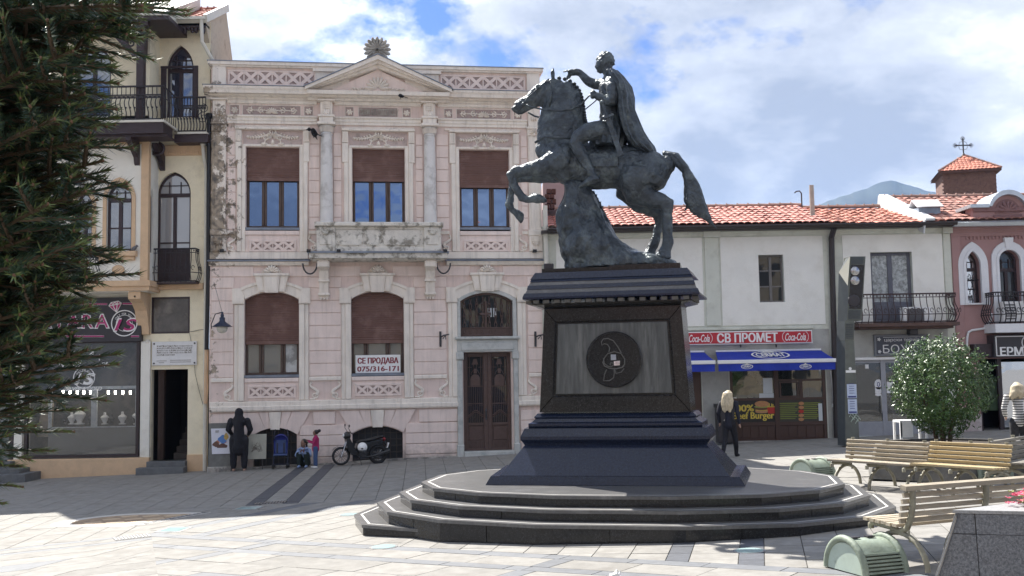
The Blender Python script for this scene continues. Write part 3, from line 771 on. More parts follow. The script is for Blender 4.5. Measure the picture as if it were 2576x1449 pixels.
# giant order: engaged columns, end pilasters
M_COL=mat('column_grey',(0.68,0.665,0.645),0.7,0.08,3,0.15,50,col2=(0.45,0.43,0.41),c2scale=2)
for cx in(3.245,6.205):
 o=MB();rr=[(0.205,0.0),(0.205,0.05),(0.195,0.09),(0.19,0.10)]+[(0.185-0.028*(t**1.5),0.10+2.50*t)for t in[i/8 for i in range(9)]]+[(0.175,2.61),(0.175,2.64),(0.158,2.66),(0.162,2.80),(0.19,2.82),(0.2,2.86)]
 o.lathe((cx,-0.13,6.62),rr,24);col=o.build('column',M_COL,PINK,smooth=35)
 o=MB()
 for k in range(16):
  a=math.pi+math.pi*k/15;x=cx+0.17*math.cos(a);y=-0.13+0.17*math.sin(a)
  o.tube([(x,y,9.30),(cx+0.185*math.cos(a),-0.13+0.185*math.sin(a),9.36),(cx+0.2*math.cos(a),-0.13+0.2*math.sin(a),9.44)],0.017,5)
 o.bbox(cx-0.25,cx+0.25,-0.40,0.0,9.49,9.56,0.01);o.build('capital',M_STUC,col)
 o=MB();o.bbox(cx-0.2,cx+0.2,-0.32,0.0,9.561,9.72,0.012);o.bbox(cx-0.235,cx+0.235,-0.35,0.0,9.72,9.78,0.012)
 o.bbox(cx-0.17,cx+0.17,-0.20,0.0,9.781,10.20,0.012);o.bbox(cx-0.24,cx+0.24,-0.30,0.0,10.20,10.239,0.01)
 for k in(-1,0,1):petal(o,(cx+k*0.05,9.98),-math.pi/2,0.24,0.05,0.07,-0.2)
 for k in range(3):o.bbox(cx-0.11,cx+0.11,-0.235,-0.2,9.99+k*0.06,10.03+k*0.06,0.008)
 o.bbox(cx-0.1,cx+0.1,-0.25,-0.2,10.15,10.19,0.01)
 o.build('entablature_block',M_STUC,PINK)
for(a,b)in((0.03,0.45),(9.1,9.49)):
 c=(a+b)/2
 o=MB();o.bbox(a+0.02,b-0.02,-0.09,0.0,6.5,9.3,0.015);o.bbox(a,b,-0.12,0.0,5.86,6.32,0.015);o.bbox(a-0.02,b+0.02,-0.14,0.0,6.32,6.5,0.02)
 o.bbox(a,b,-0.11,0.0,9.301,9.50,0.015);o.bbox(a-0.02,b+0.02,-0.15,0.0,9.50,9.57,0.015);o.bbox(a+0.03,b-0.03,-0.12,0,9.571,10.2,0.015);o.bbox(a-0.02,b+0.02,-0.2,0,10.2,10.239,0.01)
 o.build('pilaster',M_STUC,PINK)
 o=MB();shell(o,(c,9.38),0.14,7,-0.11,0.05,0,math.pi);petal(o,(c,9.4),-math.pi/2,0.12,0.05,0.05,-0.11)
 for k in(-1,0,1):petal(o,(c+k*0.06,9.95),-math.pi/2,0.22,0.045,0.05,-0.12)
 shell(o,(c,6.15),0.14,7,-0.12,0.04,math.pi,2*math.pi);scroll(o,(c-0.09,6.22),0.06,1,-0.12,0.016,1.2);scroll(o,(c+0.09,6.22),0.06,-1,-0.12,0.016,1.2)
 for k in(-1,0,1):o.bbox(c+k*0.1-0.02,c+k*0.1+0.02,-0.145,-0.119,5.88,6.05,0.005)
 for k in(-1,1):o.bbox(c+k*0.13-0.012,c+k*0.13+0.012,-0.108,-0.09,6.6,9.2,0.005)
 o.build('pilaster_relief',M_STUC,PINK,smooth=50)
 # rusticated blocks, each one its own piece
def blocks(x0,x1,zs,y=0.0,pr=0.028,gap=0.008):
 for z0,z1 in zip(zs[:-1],zs[1:]):
  b=MB();b.bbox(x0,x1,y-pr,y+0.01,z0+gap,z1-gap,0.010);b.build('wall_block',M_PINK,PINK)
zu=[6.50+0.3545*i for i in range(8)]+[9.33]
for(a,b)in((0.47,0.70),(2.74,3.05),(3.44,3.66),(5.80,6.01),(6.40,6.76),(8.90,9.09)):blocks(a,b,zu)
zg=[2.32+0.358*i for i in range(8)]+[5.14]
for(a,b)in((0.05,0.66),(2.74,3.64),(5.70,6.64),(9.02,9.46)):blocks(a,b,zg)
for(a,b)in((0.05,1.2),(2.2,4.2),(5.1,7.34),(8.3,9.46)):blocks(a,b,[5.15,5.46],pr=0.03)
zb=[0.06,0.36,0.66,0.95]
blocks(0.05,1.13,zb[1:],pr=0.05);blocks(2.48,3.86,[-0.22]+zb,pr=0.05);blocks(5.44,6.93,[-0.15]+zb,pr=0.05);blocks(8.75,9.46,[-0.12]+zb+[1.25],pr=0.05)
for(x0,x1)in((1.21,2.40),(3.94,5.36)):
 c=(x0+x1)/2;w=(x1-x0)/2
 def zt(x):
  p=seg_top(x0,x1,0.70,0.90,40);return min(p,key=lambda q:abs(q[0]-x))[1]
 cuts=[(x0-0.02,x0-0.38),(c-0.42*w-0.02,c-0.55*w-0.13),(c-0.17*w-0.02,c-0.22*w-0.05),(c+0.17*w+0.02,c+0.22*w+0.05),(c+0.42*w+0.02,c+0.55*w+0.13),(x1+0.02,x1+0.38)]
 for k in range(5):
  (b0,t0),(b1,t1)=cuts[k],cuts[k+1]
  pr=0.085 if k==2 else 0.05;zl=0.0 if k!=2 else-0.05;zh=1.34
  lo=[(b0+(b1-b0)*i/4,zt(max(x0,min(x1,b0+(b1-b0)*i/4)))+0.005+zl)for i in range(5)]
  q=MB();q.prism(lo+[(t1-0.012,zh),(t0+0.012,zh)],-pr,0.01);q.build('voussoir',M_PINK if k!=2 else M_STUC,PINK)
for(a,b)in((0.05,0.72),(2.86,3.46),(5.82,6.93)):blocks(a,b,[0.96,1.33],pr=0.05)
# belts and ledges
for(a,b)in((0.03,6.96),(8.70,9.5)):
 o=MB();o.mould([(0.0,1.37),(-0.10,1.37),(-0.12,1.41),(-0.12,1.50),(-0.08,1.52),(-0.08,1.63),(-0.06,1.65),(0.0,1.655)],a,b);o.build('plinth_belt',M_STUC,PINK)
for(a,b)in((0.05,0.66),(2.74,3.64),(5.70,6.64),(9.02,9.46)):o=MB();o.mould([(0.0,2.20),(-0.05,2.205),(-0.05,2.28),(-0.03,2.31),(0,2.315)],a,b);o.build('sill_band',M_STUC,PINK)
for(a,b)in((0.47,0.7),(2.74,2.99),(6.5,6.76),(8.9,9.08)):o=MB();o.mould([(0.0,6.37),(-0.04,6.375),(-0.04,6.46),(0,6.47)],a,b);o.build('sill_band',M_STUC,PINK)
for(a,b)in((-0.02,2.735),(6.66,9.52)):
 o=MB();o.mould([(0.0,5.46),(-0.10,5.47),(-0.14,5.53),(-0.16,5.57),(0.0,5.575)],a,b);o.mould([(0.0,5.66),(-0.06,5.66),(-0.06,5.85),(0,5.855)],a+0.02,b-0.02);o.build('storey_ledge',M_STUC,PINK)
 o=MB();o.mould([(0.005,5.58),(-0.20,5.58),(-0.20,5.60),(0.005,5.655)],a-0.03,b+0.03);o.build('ledge_flashing',M_ZINC,PINK)
 # windows
def shutter(mb,x0,x1,z0,z1,y,pitch=0.052,top=None):
 """roller shutter: one curved lath after another"""
 n=max(1,round((z1-z0)/pitch));p=(z1-z0)/n
 for k in range(n):
  za=z0+k*p
  def xr(z):
   if not top or z<=top[0]:return x0,x1
   s_,c_=top;w=(x1-x0)/2;h=c_-s_;r=(w*w+h*h)/(2*h);cz=c_-r;d=r*r-(z-cz)**2
   hw=math.sqrt(d)if d>0 else 0.02
   return(x0+x1)/2-hw,(x0+x1)/2+hw
  a0,a1=xr(za);b0,b1=xr(za+p*0.55);c0,c1=xr(za+p)
  mb.add([(a0,y,za),(a1,y,za),(b1,y-0.013,za+p*0.45),(b0,y-0.013,za+p*0.45),(c1,y-0.011,za+p*0.8),(c0,y-0.011,za+p*0.8),(c1,y,za+p),(c0,y,za+p)],[(0,1,2,3),(3,2,4,5),(5,4,6,7)])
def window(x0,x1,z0,zs,zt,panes,top=None,sillz=None,frame_m=None,yf=0.20,cuts=(0.335,0.655),lath=0.052):
 """casement: frame (the part), panes, shutter and sill as its pieces"""
 fm=MB();h=zs-z0;t=0.05
 fm.box(x0+0.012,x0+0.075,yf,yf+0.07,z0,zs);fm.box(x1-0.075,x1-0.012,yf,yf+0.07,z0,zs)
 fm.box(x0+0.075,x1-0.075,yf+0.002,yf+0.068,z0,z0+0.07)
 xs=[x0+(x1-x0)*c for c in cuts]
 for c in xs:fm.bbox(c-0.075,c-0.004,yf-0.01,yf+0.06,z0+0.07,zs,0.008);fm.bbox(c+0.004,c+0.065,yf-0.006,yf+0.06,z0+0.07,zs,0.008)
 fo=fm.build('window',frame_m or M_WOODB,PINK)
 ed=[x0+0.075]+[v for c in xs for v in(c-0.075,c+0.065)]+[x1-0.075]
 for k,pm in enumerate(panes):
  a,b=ed[2*k],ed[2*k+1]
  p=MB();p.box(a-0.004,b+0.004,yf+0.035,yf+0.045,z0+0.066,zs);p.build('pane',pm,fo)
 s=MB();shutter(s,x0+0.008,x1-0.008,zs+0.10,zt,yf-0.06,lath,top)
 s.bbox(x0+0.008,x1-0.008,yf-0.085,yf-0.045,zs,zs+0.10,0.006);s.build('shutter',M_SHUT,fo)
 s=MB();s.bbox(x0-0.01,x1+0.01,-0.05,yf,z0-0.08,z0-0.001,0.012);s.build('sill',M_ZINC,fo)
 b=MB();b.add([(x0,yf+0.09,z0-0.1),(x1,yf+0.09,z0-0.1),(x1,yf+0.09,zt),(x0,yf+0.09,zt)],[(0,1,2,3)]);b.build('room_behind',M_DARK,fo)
 return fo
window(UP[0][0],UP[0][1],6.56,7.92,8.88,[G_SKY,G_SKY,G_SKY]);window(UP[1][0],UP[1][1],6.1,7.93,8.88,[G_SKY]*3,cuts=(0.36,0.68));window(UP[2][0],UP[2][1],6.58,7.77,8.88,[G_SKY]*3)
window(LO[0][0],LO[0][1],2.38,3.24,4.72,[G_DULL,G_DULL,M_PANEW],(4.50,4.72),cuts=(0.30,0.70));window(LO[1][0],LO[1][1],2.38,3.23,4.72,[G_DULL]*3,(4.50,4.72),cuts=(0.28,0.70),lath=0.062)
for k,(a,b)in enumerate(UP):
 z0=5.86 if k!=1 else 6.0
 o=MB();e0,e1=a-0.27,b+0.25
 for(p,q,w1)in((a-0.01,a-0.115,0),(b+0.01,b+0.115,0)):o.bbox(min(p,q),max(p,q),-0.045,0.0,z0,8.89,0.012)
 for(p,q)in((a-0.116,a-0.24),(b+0.116,b+0.24)):o.bbox(min(p,q),max(p,q),-0.075,0.0,z0,8.45,0.015)
 for(p,q)in((a-0.116,a-0.29),(b+0.116,b+0.29)):o.bbox(min(p,q),max(p,q),-0.085,0.0,8.451,9.02,0.015);o.bbox(min(p,q)-0.0,max(p,q),-0.10,0.0,9.03,9.36,0.012)
 o.bbox(a-0.11,b+0.11,-0.04,0.0,8.891,8.96,0.012);o.bbox(a-0.3,b+0.3,-0.14,0.0,9.37,9.435,0.015)
 for p in(a-0.2,b+0.2):
  for i in(-1,0,1):o.bbox(p+i*0.05-0.017,p+i*0.05+0.017,-0.118,-0.095,9.08,9.32,0.005)
 o.build('window_surround',M_STUC,PINK)
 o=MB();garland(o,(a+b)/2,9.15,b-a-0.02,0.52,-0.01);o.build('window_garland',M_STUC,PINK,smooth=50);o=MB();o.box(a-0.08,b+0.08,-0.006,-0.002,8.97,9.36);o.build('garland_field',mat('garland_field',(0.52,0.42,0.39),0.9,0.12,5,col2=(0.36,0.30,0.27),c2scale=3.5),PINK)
 if k!=1:
  o=MB();o.bbox(a-0.01,b+0.01,-0.06,0.0,6.34,6.46,0.015);o.bbox(a-0.01,b+0.01,-0.02,0.0,5.858,6.339,0.008);o.build('apron',M_PINK,PINK)
  xpanel(a+0.16,b-0.14,5.92,6.14,4,-0.018,PINK,0.06)
  for q_,s_ in((a-0.26,-1),(b+0.25,1)):o=MB();console_s(o,q_,5.86,6.36,s_,0.0);o.build('scroll_bracket',M_STUC,PINK,smooth=50)
for k,(a,b)in enumerate(LO+[DOOR]):
 w0,w1=(a-0.28,b+0.27)if k<2 else(a-0.35,b+0.38)
 zs=4.50 if k<2 else 4.46;cr=4.72 if k<2 else 4.74
 o=MB();ia,ib=(a,b)if k<2 else(a-0.08,b+0.12)
 o.bbox(w0,w0+0.11,-0.055,0.0,1.66,4.37,0.012);o.bbox(w0+0.111,ia-0.005,-0.085,0.0,1.66,4.37,0.015);o.build('jamb',M_STUC,PINK);o=MB();o.bbox(w1-0.11,w1,-0.055,0.0,1.66,4.37,0.012);o.bbox(ib+0.005,w1-0.111,-0.085,0.0,1.66,4.37,0.015)
 o.build('jamb',M_STUC,PINK)
 for s,(p,q)in((-1,(w0-0.05,ia)),(1,(ib,w1+0.05))):
  b_=MB()
  poly=[(p,4.38),(q,4.38),(q,4.60),(q-0.10,4.82),(p,4.82)]if s<0 else[(p,4.38),(q,4.38),(q,4.82),(p+0.10,4.82),(p,4.60)]
  b_.prism(poly,-0.12,0.0)
  cxp=sum(v[0]for v in poly)/5;czp=sum(v[1]for v in poly)/5
  b_.prism([(cxp+(v[0]-cxp)*0.8,czp+(v[1]-czp)*0.85)for v in poly],-0.135,-0.1)
  b_.build('impost_block',M_STUC,PINK)
 lo=seg_top(ia+0.02,ib-0.02,zs+0.02,cr+0.012,16);hi=seg_top(ia+0.02-0.1,ib-0.02+0.1,zs+0.26,cr+0.24,16);hi2=seg_top(ia-0.1,ib+0.1,zs+0.34,cr+0.32,16)
 for A_,B_,y_,nm in((lo,hi,-0.075,'arch_band'),(hi,hi2,-0.11,'arch_moulding')):
  rings=[]
  for p,q in zip(A_,B_):rings.append([(p[0],0,p[1]),(p[0],y_,p[1]),(q[0],y_,q[1]),(q[0],0,q[1])])
  m_=MB();m_.loft(rings);m_.build(nm,M_STUC,PINK,fixn=True)
 c=(a+b)/2+(0.02 if k==2 else 0)
 o=MB()
 for(t0,t1,b0,b1,zl,pr)in((-0.46,-0.235,-0.36,-0.185,4.72,0.15),(0.235,0.46,0.185,0.36,4.72,0.15),(-0.23,0.23,-0.18,0.18,4.69,0.20)):
  o.prism([(c+b0,zl),(c+b1,zl),(c+t1,5.16),(c+t0,5.16)],-pr,0.0)
  m0=lambda u,f:u*(1-f)+f*(b0+b1)/2
  o.prism([(c+b0*0.8+(b0+b1)*0.1,zl+0.05),(c+b1*0.8+(b0+b1)*0.1,zl+0.05),(c+t1*0.8+(t0+t1)*0.1,5.12),(c+t0*0.8+(t0+t1)*0.1,5.12)],-pr-0.014,-pr+0.01)
 o.bbox(c-0.5,c+0.5,-0.20,0.0,5.161,5.235,0.015);o.bbox(c-0.25,c+0.25,-0.235,-0.19,5.161,5.24,0.012)
 o.build('keystone',M_STUC,PINK)
 o=MB();shell(o,(c,5.26),0.22,7,-0.06,0.08,0.3,math.pi-0.3,0.045)
 for s in(-1,1):scroll(o,(c+s*0.13,5.31),0.075,-s,-0.08,0.022,1.3);scroll(o,(c+s*0.25,5.28),0.05,s,-0.06,0.018,1.2)
 o.ell((c,-0.1,5.36),0.07,0.05,0.09,8,6);o.build('keystone_crest',M_STUC,PINK,smooth=50)
 if k<2:
  o=MB();o.bbox(a-0.0,b+0.0,-0.06,0.0,2.17,2.29,0.015);o.bbox(a,b,-0.02,0.0,1.66,2.169,0.008);o.build('apron',M_PINK,PINK)
  xpanel(a+0.15,b-0.14,1.79,2.03,4,-0.018,PINK,0.06)
 for q_,s_ in((w0-0.02,-1),(w1+(0.02 if k<2 else 0.04),1)):o=MB();console_s(o,q_,1.66,2.19,s_,0.0);o.build('scroll_bracket',M_STUC,PINK,smooth=50)
 # balcony
o=MB();o.box(2.78,6.64,-0.74,0.0,5.605,5.74);o.mould([(0,5.56),(-0.55,5.56),(-0.64,5.60),(-0.64,5.604),(0,5.604)],2.86,6.56)
o.build('balcony_slab',M_STUCD,PINK)
o=MB();o.box(2.74,6.68,-0.80,0.0,5.742,5.79);o.build('balcony_flashing',M_ZINC,PINK)
for a,b in((2.985,3.50),(5.98,6.47)):
 o=MB();o.bbox(a,b,-0.70,-0.20,5.792,6.5,0.02);o.bbox(a+0.09,b-0.09,-0.725,-0.69,5.98,6.25,0.012)
 shell(o,((a+b)/2,6.38),0.13,7,-0.70,0.05,math.pi,2*math.pi,0.03);o.build('balcony_pier',M_STUCD,PINK)
o=MB();o.box(3.501,5.979,-0.62,-0.42,5.792,6.5)
o.bbox(3.5,5.98,-0.66,-0.6,5.792,5.92,0.012);o.bbox(3.5,5.98,-0.65,-0.6,6.42,6.5,0.01)
for(a,b)in((3.62,4.25),(4.37,4.72),(4.84,5.86)):
 pts=arc(a+0.08,6.06,0.08,math.pi,1.5*math.pi,4)+arc(b-0.08,6.06,0.08,1.5*math.pi,2*math.pi,4)+arc(b-0.08,6.32,0.08,0,0.5*math.pi,4)+arc(a+0.08,6.32,0.08,0.5*math.pi,math.pi,4)
 o.prism(pts,-0.655,-0.60)
o.build('balcony_parapet',M_STUCD,PINK)
o=MB();o.bbox(2.93,6.53,-0.78,-0.16,6.501,6.62,0.025);o.build('balcony_rail',M_STUCD,PINK)
for c in(3.165,6.175):
 o=MB()
 prof=[(0.0,5.56),(-0.58,5.56),(-0.60,5.50),(-0.57,5.40),(-0.46,5.34),(-0.34,5.28),(-0.26,5.10),(-0.21,4.86),(-0.19,4.66),(-0.13,4.60),(-0.12,4.53),(0.0,4.52)]
 o.mould(prof,c-0.13,c+0.13)
 for s in(-1,1):o.mould([(y-0.02 if y<0 else y,z)for y,z in prof[6:9]]+[(0,4.66),(0,5.1)],c+s*0.09-0.03,c+s*0.09+0.03)
 o.bbox(c-0.16,c+0.16,-0.3,0,4.98,5.05,0.01);o.bbox(c-0.16,c+0.16,-0.24,0,4.60,4.67,0.01);o.bbox(c-0.17,c+0.17,-0.61,-0.4,5.36,5.54,0.03)
 for i in(-1,0,1):o.ell((c+i*0.08,-0.12,4.52),0.035,0.04,0.05,7,5)
 o.build('balcony_console',M_STUC,PINK,smooth=30)
 s=-1 if c<4 else 1
 o=MB();path=[(c+s*(0.18+0.20*(1-math.cos(t))),-0.3,5.5-0.3*math.sin(t))for t in[i*math.pi/10 for i in range(11)]];o.tube(path,0.025,6);o.build('iron_hook',M_IRON,PINK)
 # entrance
o=MB()
o.bbox(6.93,7.08,-0.12,0.10,0.12,2.72,0.015);o.bbox(8.57,8.70,-0.12,0.10,0.12,2.72,0.015)
o.bbox(6.90,7.12,-0.15,0.12,2.721,2.94,0.02);o.bbox(8.53,8.73,-0.15,0.12,2.721,2.94,0.02)
o.bbox(6.90,7.10,-0.17,0.12,-0.15,0.30,0.02);o.bbox(8.55,8.73,-0.17,0.12,-0.15,0.30,0.02)
o.bbox(6.93,8.70,-0.10,0.1,2.941,3.30,0.015);o.bbox(7.05,8.58,-0.125,-0.09,2.99,3.22,0.015);o.bbox(6.88,8.75,-0.20,0.1,3.301,3.385,0.02)
lo=seg_top(7.05,8.57,4.42,4.66,14);hi=seg_top(6.95,8.69,4.46,4.75,14)
rings=[[(p[0],0.05,p[1]),(p[0],-0.09,p[1]),(q[0],-0.09,q[1]),(q[0],0.05,q[1])]for p,q in zip(lo,hi)]
o.loft(rings);o.bbox(6.955,7.045,-0.09,0.05,3.386,4.44,0.01);o.bbox(8.575,8.685,-0.09,0.05,3.386,4.44,0.01)
o.build('door_case',M_GREYST,PINK)
o=MB();o.bbox(7.10,8.55,-0.22,0.3,-0.16,0.10,0.02);o.build('door_step',M_GREYST,PINK)
for s,(a,b)in((0,(7.12,7.83)),(1,(7.83,8.53))):
 o=MB();y=0.16
 o.bbox(a,a+0.12,y,y+0.07,0.10,2.92,0.01);o.bbox(b-0.12,b,y,y+0.07,0.10,2.92,0.01)
 o.bbox(a+0.121,b-0.121,y,y+0.07,0.10,0.16,0.01);o.bbox(a+0.121,b-0.121,y,y+0.07,2.80,2.92,0.01);o.bbox(a+0.121,b-0.121,y,y+0.07,0.82,0.90,0.01)
 o.box(a+0.12,b-0.12,y+0.03,y+0.06,0.16,0.82);o.bbox(a+0.15,b-0.15,y+0.012,y+0.03,0.40,0.79,0.012)
 for k in range(9):xx=a+0.14+(b-a-0.28)*k/8;o.box(xx-0.012,xx+0.012,y+0.016,y+0.03,0.17,0.36)
 d=o.build('door',M_IRONB,PINK)
 o=MB();o.box(a+0.12,b-0.12,y+0.05,y+0.055,0.9,2.8);o.build('door_pane',glass('pane_dark',(0.012,0.015,0.018),0.02,0,0.02),d)
 o=MB();cx=(a+b)/2
 for k in range(9):xx=a+0.14+(b-a-0.28)*k/8;o.tube([(xx,y+0.02,0.90),(xx,y+0.02,1.95)],0.009,5)
 for k in(0,1,7,8):xx=a+0.14+(b-a-0.28)*k/8;o.tube([(xx,y+0.02,1.95),(xx,y+0.02,2.8)],0.009,5)
 for zz in(1.95,1.45):o.box(a+0.12,b-0.12,y+0.012,y+0.026,zz-0.014,zz+0.014)
 wv=[(a+0.12+(b-a-0.24)*i/16,y+0.015,1.18-0.07*math.cos(i/16*2*math.pi))for i in range(17)];o.tube(wv,0.016,6);o.tube([(p[0],p[1],p[2]-0.05)for p in wv],0.012,6)
 o.prism(arc(cx,2.16,0.14,0,math.pi,10)+[(cx-0.14,1.97),(cx+0.14,1.97)],y+0.008,y+0.03)
 o.prism([(cx-0.09,2.58),(cx+0.09,2.58),(cx+0.045,2.74),(cx-0.045,2.74)],y+0.008,y+0.03);o.bbox(cx-0.05,cx+0.05,y+0.005,y+0.03,2.32,2.46,0.008)
 for q in(-1,1):o.tube([(cx+q*0.05,y+0.02,2.58),(cx+q*0.03,y+0.02,2.46),(cx+q*0.12,y+0.02,2.32),(cx+q*0.12,y+0.02,2.28)],0.008,5)
 for zz in(2.5,1.4):o.tube([(a+0.12,y+0.02,zz),(cx-0.1,y+0.02,zz)],0.009,5);o.tube([(cx+0.1,y+0.02,zz),(b-0.12,y+0.02,zz)],0.009,5)
 o.build('door_grille',M_IRONB,d)
 if s==0:
  o=MB();o.tube([(b-0.05,y-0.01,1.05),(b-0.05,y-0.05,1.07),(b-0.05,y-0.05,1.2),(b-0.05,y-0.01,1.22)],0.014,6);o.bbox(b-0.075,b-0.025,y-0.012,y,0.98,1.3,0.004);o.build('door_handle',M_IRON,d)
o=MB();rings=[[(p[0],0.12,p[1]),(p[0],0.07,p[1]),(q[0],0.07,q[1]),(q[0],0.12,q[1])]for p,q in zip(seg_top(7.09,8.53,4.38,4.60,14),seg_top(7.045,8.575,4.42,4.655,14))]
o.loft(rings);o.bbox(7.045,7.09,0.07,0.12,3.40,4.40);o.bbox(8.53,8.575,0.07,0.12,3.40,4.40);o.bbox(7.09,8.53,0.07,0.12,3.40,3.44);o.bbox(7.09,8.53,0.07,0.12,3.62,3.66);o.box(7.09,8.53,0.10,0.11,3.44,3.62)
fl=o.build('fanlight',M_IRONB,PINK)
o=MB()
for k in range(8):
 x=7.17+k*0.183;top=4.36+0.2*(1-((x-7.81)/0.76)**2)
 for s in(-1,1):
  path=[(x+s*(0.022+0.016*math.sin(i*math.pi/2)),0.085,3.66+(top-3.66)*i/12)for i in range(13)];o.tube(path,0.011,5)
 for q in range(4):zz=3.8+q*0.18;o.ell((x,0.085,min(zz,top-0.03)),0.035,0.018,0.03,6,4)
 scroll(o,(x,3.53),0.06,1 if k%2 else-1,0.10,0.011,1.2)
o.bbox(7.77,7.83,0.05,0.1,3.66,4.42,0.008);o.bbox(7.62,7.95,0.045,0.1,4.02,4.08,0.008)
o.build('fanlight_grille',M_IRONB,fl)
o=MB();o.box(7.05,8.57,0.14,0.15,3.42,4.64);o.build('pane',glass('pane_dark'),fl)
o=MB();o.box(7.86,7.98,0.118,0.135,3.96,4.22);o.box(8.02,8.12,0.118,0.135,3.96,4.22);o.build('paper_notice',mat('paper',(0.62,0.66,0.68),0.7,0.05),fl)
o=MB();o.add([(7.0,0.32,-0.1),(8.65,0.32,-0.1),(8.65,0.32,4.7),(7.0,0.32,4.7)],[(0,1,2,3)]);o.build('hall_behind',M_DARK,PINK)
for(a,b,z0)in((1.21,2.40,-0.22),(3.94,5.36,-0.1)):
 o=MB();o.add([(a,0.22,z0-0.1),(b,0.22,z0-0.1),(b,0.22,0.9),(a,0.22,0.9)],[(0,1,2,3)]);cw=o.build('cellar_window',mat('cellar_dark',(0.02,0.024,0.03),0.5,0.3),PINK)
 o=MB();n=7 if b-a<1.3 else 8
 for k in range(1,n):x=a+(b-a)*k/n;o.tube([(x,0.10,z0),(x,0.10,0.70+0.2*(1-(2*(x-a)/(b-a)-1)**2))],0.013,5)
 for q in range(5):zz=z0+0.06+q*(0.62-z0)/4;o.tube([(a,0.088,zz),(b,0.088,zz)],0.013,5)
 for k in range(n):x=a+(b-a)*(k+0.5)/n;scroll(o,(x,0.70+0.12*(1-(2*(x-a)/(b-a)-1)**2)),0.05,1,0.10,0.008,1.3)
 o.build('cellar_grille',mat('grille_brown',(0.05,0.038,0.034),0.6,0.2),cw)
M_FOOT=mat('footing_stone',(0.40,0.375,0.34),0.9,0.25,5,0.5,20,col2=(0.16,0.15,0.14),c2scale=4,c2lo=0.45,c2hi=0.6,shift=False)
o=MB();o.prism([(0.0,-0.5),(6.9,-0.5),(6.9,-0.005),(5.4,-0.03),(2.5,-0.13),(1.1,-0.16),(0.0,-0.2)],-0.16,0.0);o.prism([(8.74,-0.5),(9.5,-0.5),(9.5,0.05),(8.74,0.03)],-0.12,0.0);o.build('footing',M_FOOT,PINK)
M_BLKPT=mat('black_paint',(0.012,0.012,0.014),0.5,0.2)
for(x,z,y0,y1)in((0.35,5.88,-0.2,0),(9.25,5.87,-0.2,0),(2.78,5.80,-0.84,-0.7),(3.6,5.80,-0.84,-0.7),(6.58,5.80,-0.84,-0.7)):o=MB();o.bbox(x-0.06,x+0.05,y0,y1,z-0.04,z+0.04);o.build('drain_spout',M_BLKPT,PINK)
o=MB();o.prism([(0.3,11.1),(W-0.1,11.1),(W-1,11.25),(1,11.25)],0.5,5.9);o.build('roof',mat('old_roof',(0.22,0.14,0.11),0.9,0.2),PINK)
# CREAM CORNER HOUSE (left)
class Front:
 """frontal house plane at depth D; picture points -> local (x, z); d = metres behind the plane"""
 def __init__(s,X0,D):s.X0,s.D=X0,D
 def q(s,x,y,d=0.0):X,Z=fr(x,y,s.D+d);return X-s.X0,Z
 def x(s,x,y=700,d=0.0):return s.q(x,y,d)[0]
 def z(s,y,x=500,d=0.0):return s.q(x,y,d)[1]
M_CREAM=mat('cream_wall',(0.80,0.73,0.55),0.9,0.07,2.5,0.5,70,col2=(0.52,0.46,0.34),c2scale=1.8,c2lo=0.52,c2hi=0.8,shift=False,bdist=0.008)
M_WHITEW=mat('white_wall',(0.78,0.76,0.69),0.9,0.05,3,0.3,60,col2=(0.58,0.55,0.48),c2scale=2,c2lo=0.55,c2hi=0.8,shift=False)
M_PEACH=mat('peach_trim',(0.62,0.44,0.28),0.85,0.08,4,0.3,50,col2=(0.50,0.36,0.24),c2scale=3,c2lo=0.5,c2hi=0.8)
M_TIMBER=mat('dark_timber',(0.032,0.018,0.022),0.5,0.3,4,0.2,30,stretch=(1,1,4))
M_SHOPFR=mat('shop_frame',(0.03,0.018,0.02),0.4,0.2,5)
M_GUT=mat('white_gutter',(0.62,0.60,0.53),0.5,0.08,5)
M_WROUGHT=mat('wrought_iron',(0.016,0.012,0.016),0.5,0.2,9)
M_SIGNBK=mat('sign_black',(0.028,0.025,0.03),0.4,0.15,4)
M_MAG=mat('sign_magenta',(0.42,0.02,0.16),0.4,0.08,6)
M_SWHITE=mat('sign_white',(0.80,0.80,0.80),0.5,0.05,6)
M_STONE=mat('step_stone',(0.12,0.125,0.13),0.7,0.2,7,0.3,40)
M_TILE=mat('roof_tile_red',(0.42,0.14,0.095),0.8,0.2,6,0.3,30,col2=(0.24,0.09,0.07),c2scale=4,c2lo=0.45,c2hi=0.7,objvar=0.25)
XL0=-12.0;DL=29.2;LB=Front(XL0,DL);BAY=-0.8
CREAM=thing('corner_house','cream corner house with pointed dark windows, timber balcony and jeweller shop below','house',(XL0,DL,0))
q=LB.q
xr=LB.x(525,800);xb=LB.x(372,600,BAY)
def hole_px(x0,y0,x1,y1,kind='rect',spring=None,d=0.0):
 a,zt=q(x0,y0,d);b,zb_=q(x1,y1,d);return Hole(a,b,zb_,zt,kind,q(x0,spring,d)[1]if spring else None)
h_door=hole_px(381,930,471,1158);h_uw=hole_px(382,748,477,838);h_fw=hole_px(396,433,478,708,'goth',487)
h_tw=hole_px(420,114,486,295,'goth',172)
zr=q(470,49,-0.3)[1]
mb=MB();wall(mb,LB.x(345,1000),xr,-0.8,zr,[h_door,h_uw,h_fw,h_tw],0.0,0.22)
mb.build('wall',M_CREAM,CREAM)
sx0,sx1=LB.x(66,1000),LB.x(353,1000)
z_sw0,z_sw1=LB.z(1151,200),LB.z(861,200)
mb=MB();wall(mb,LB.x(-160,1000),LB.x(345,1000)-0.002,-0.9,LB.z(720,200),[Hole(sx0,sx1,z_sw0,LB.z(752,200)),Hole(LB.x(-70,1000),LB.x(38,1000),-0.6,LB.z(752,20))],-0.02,0.3)
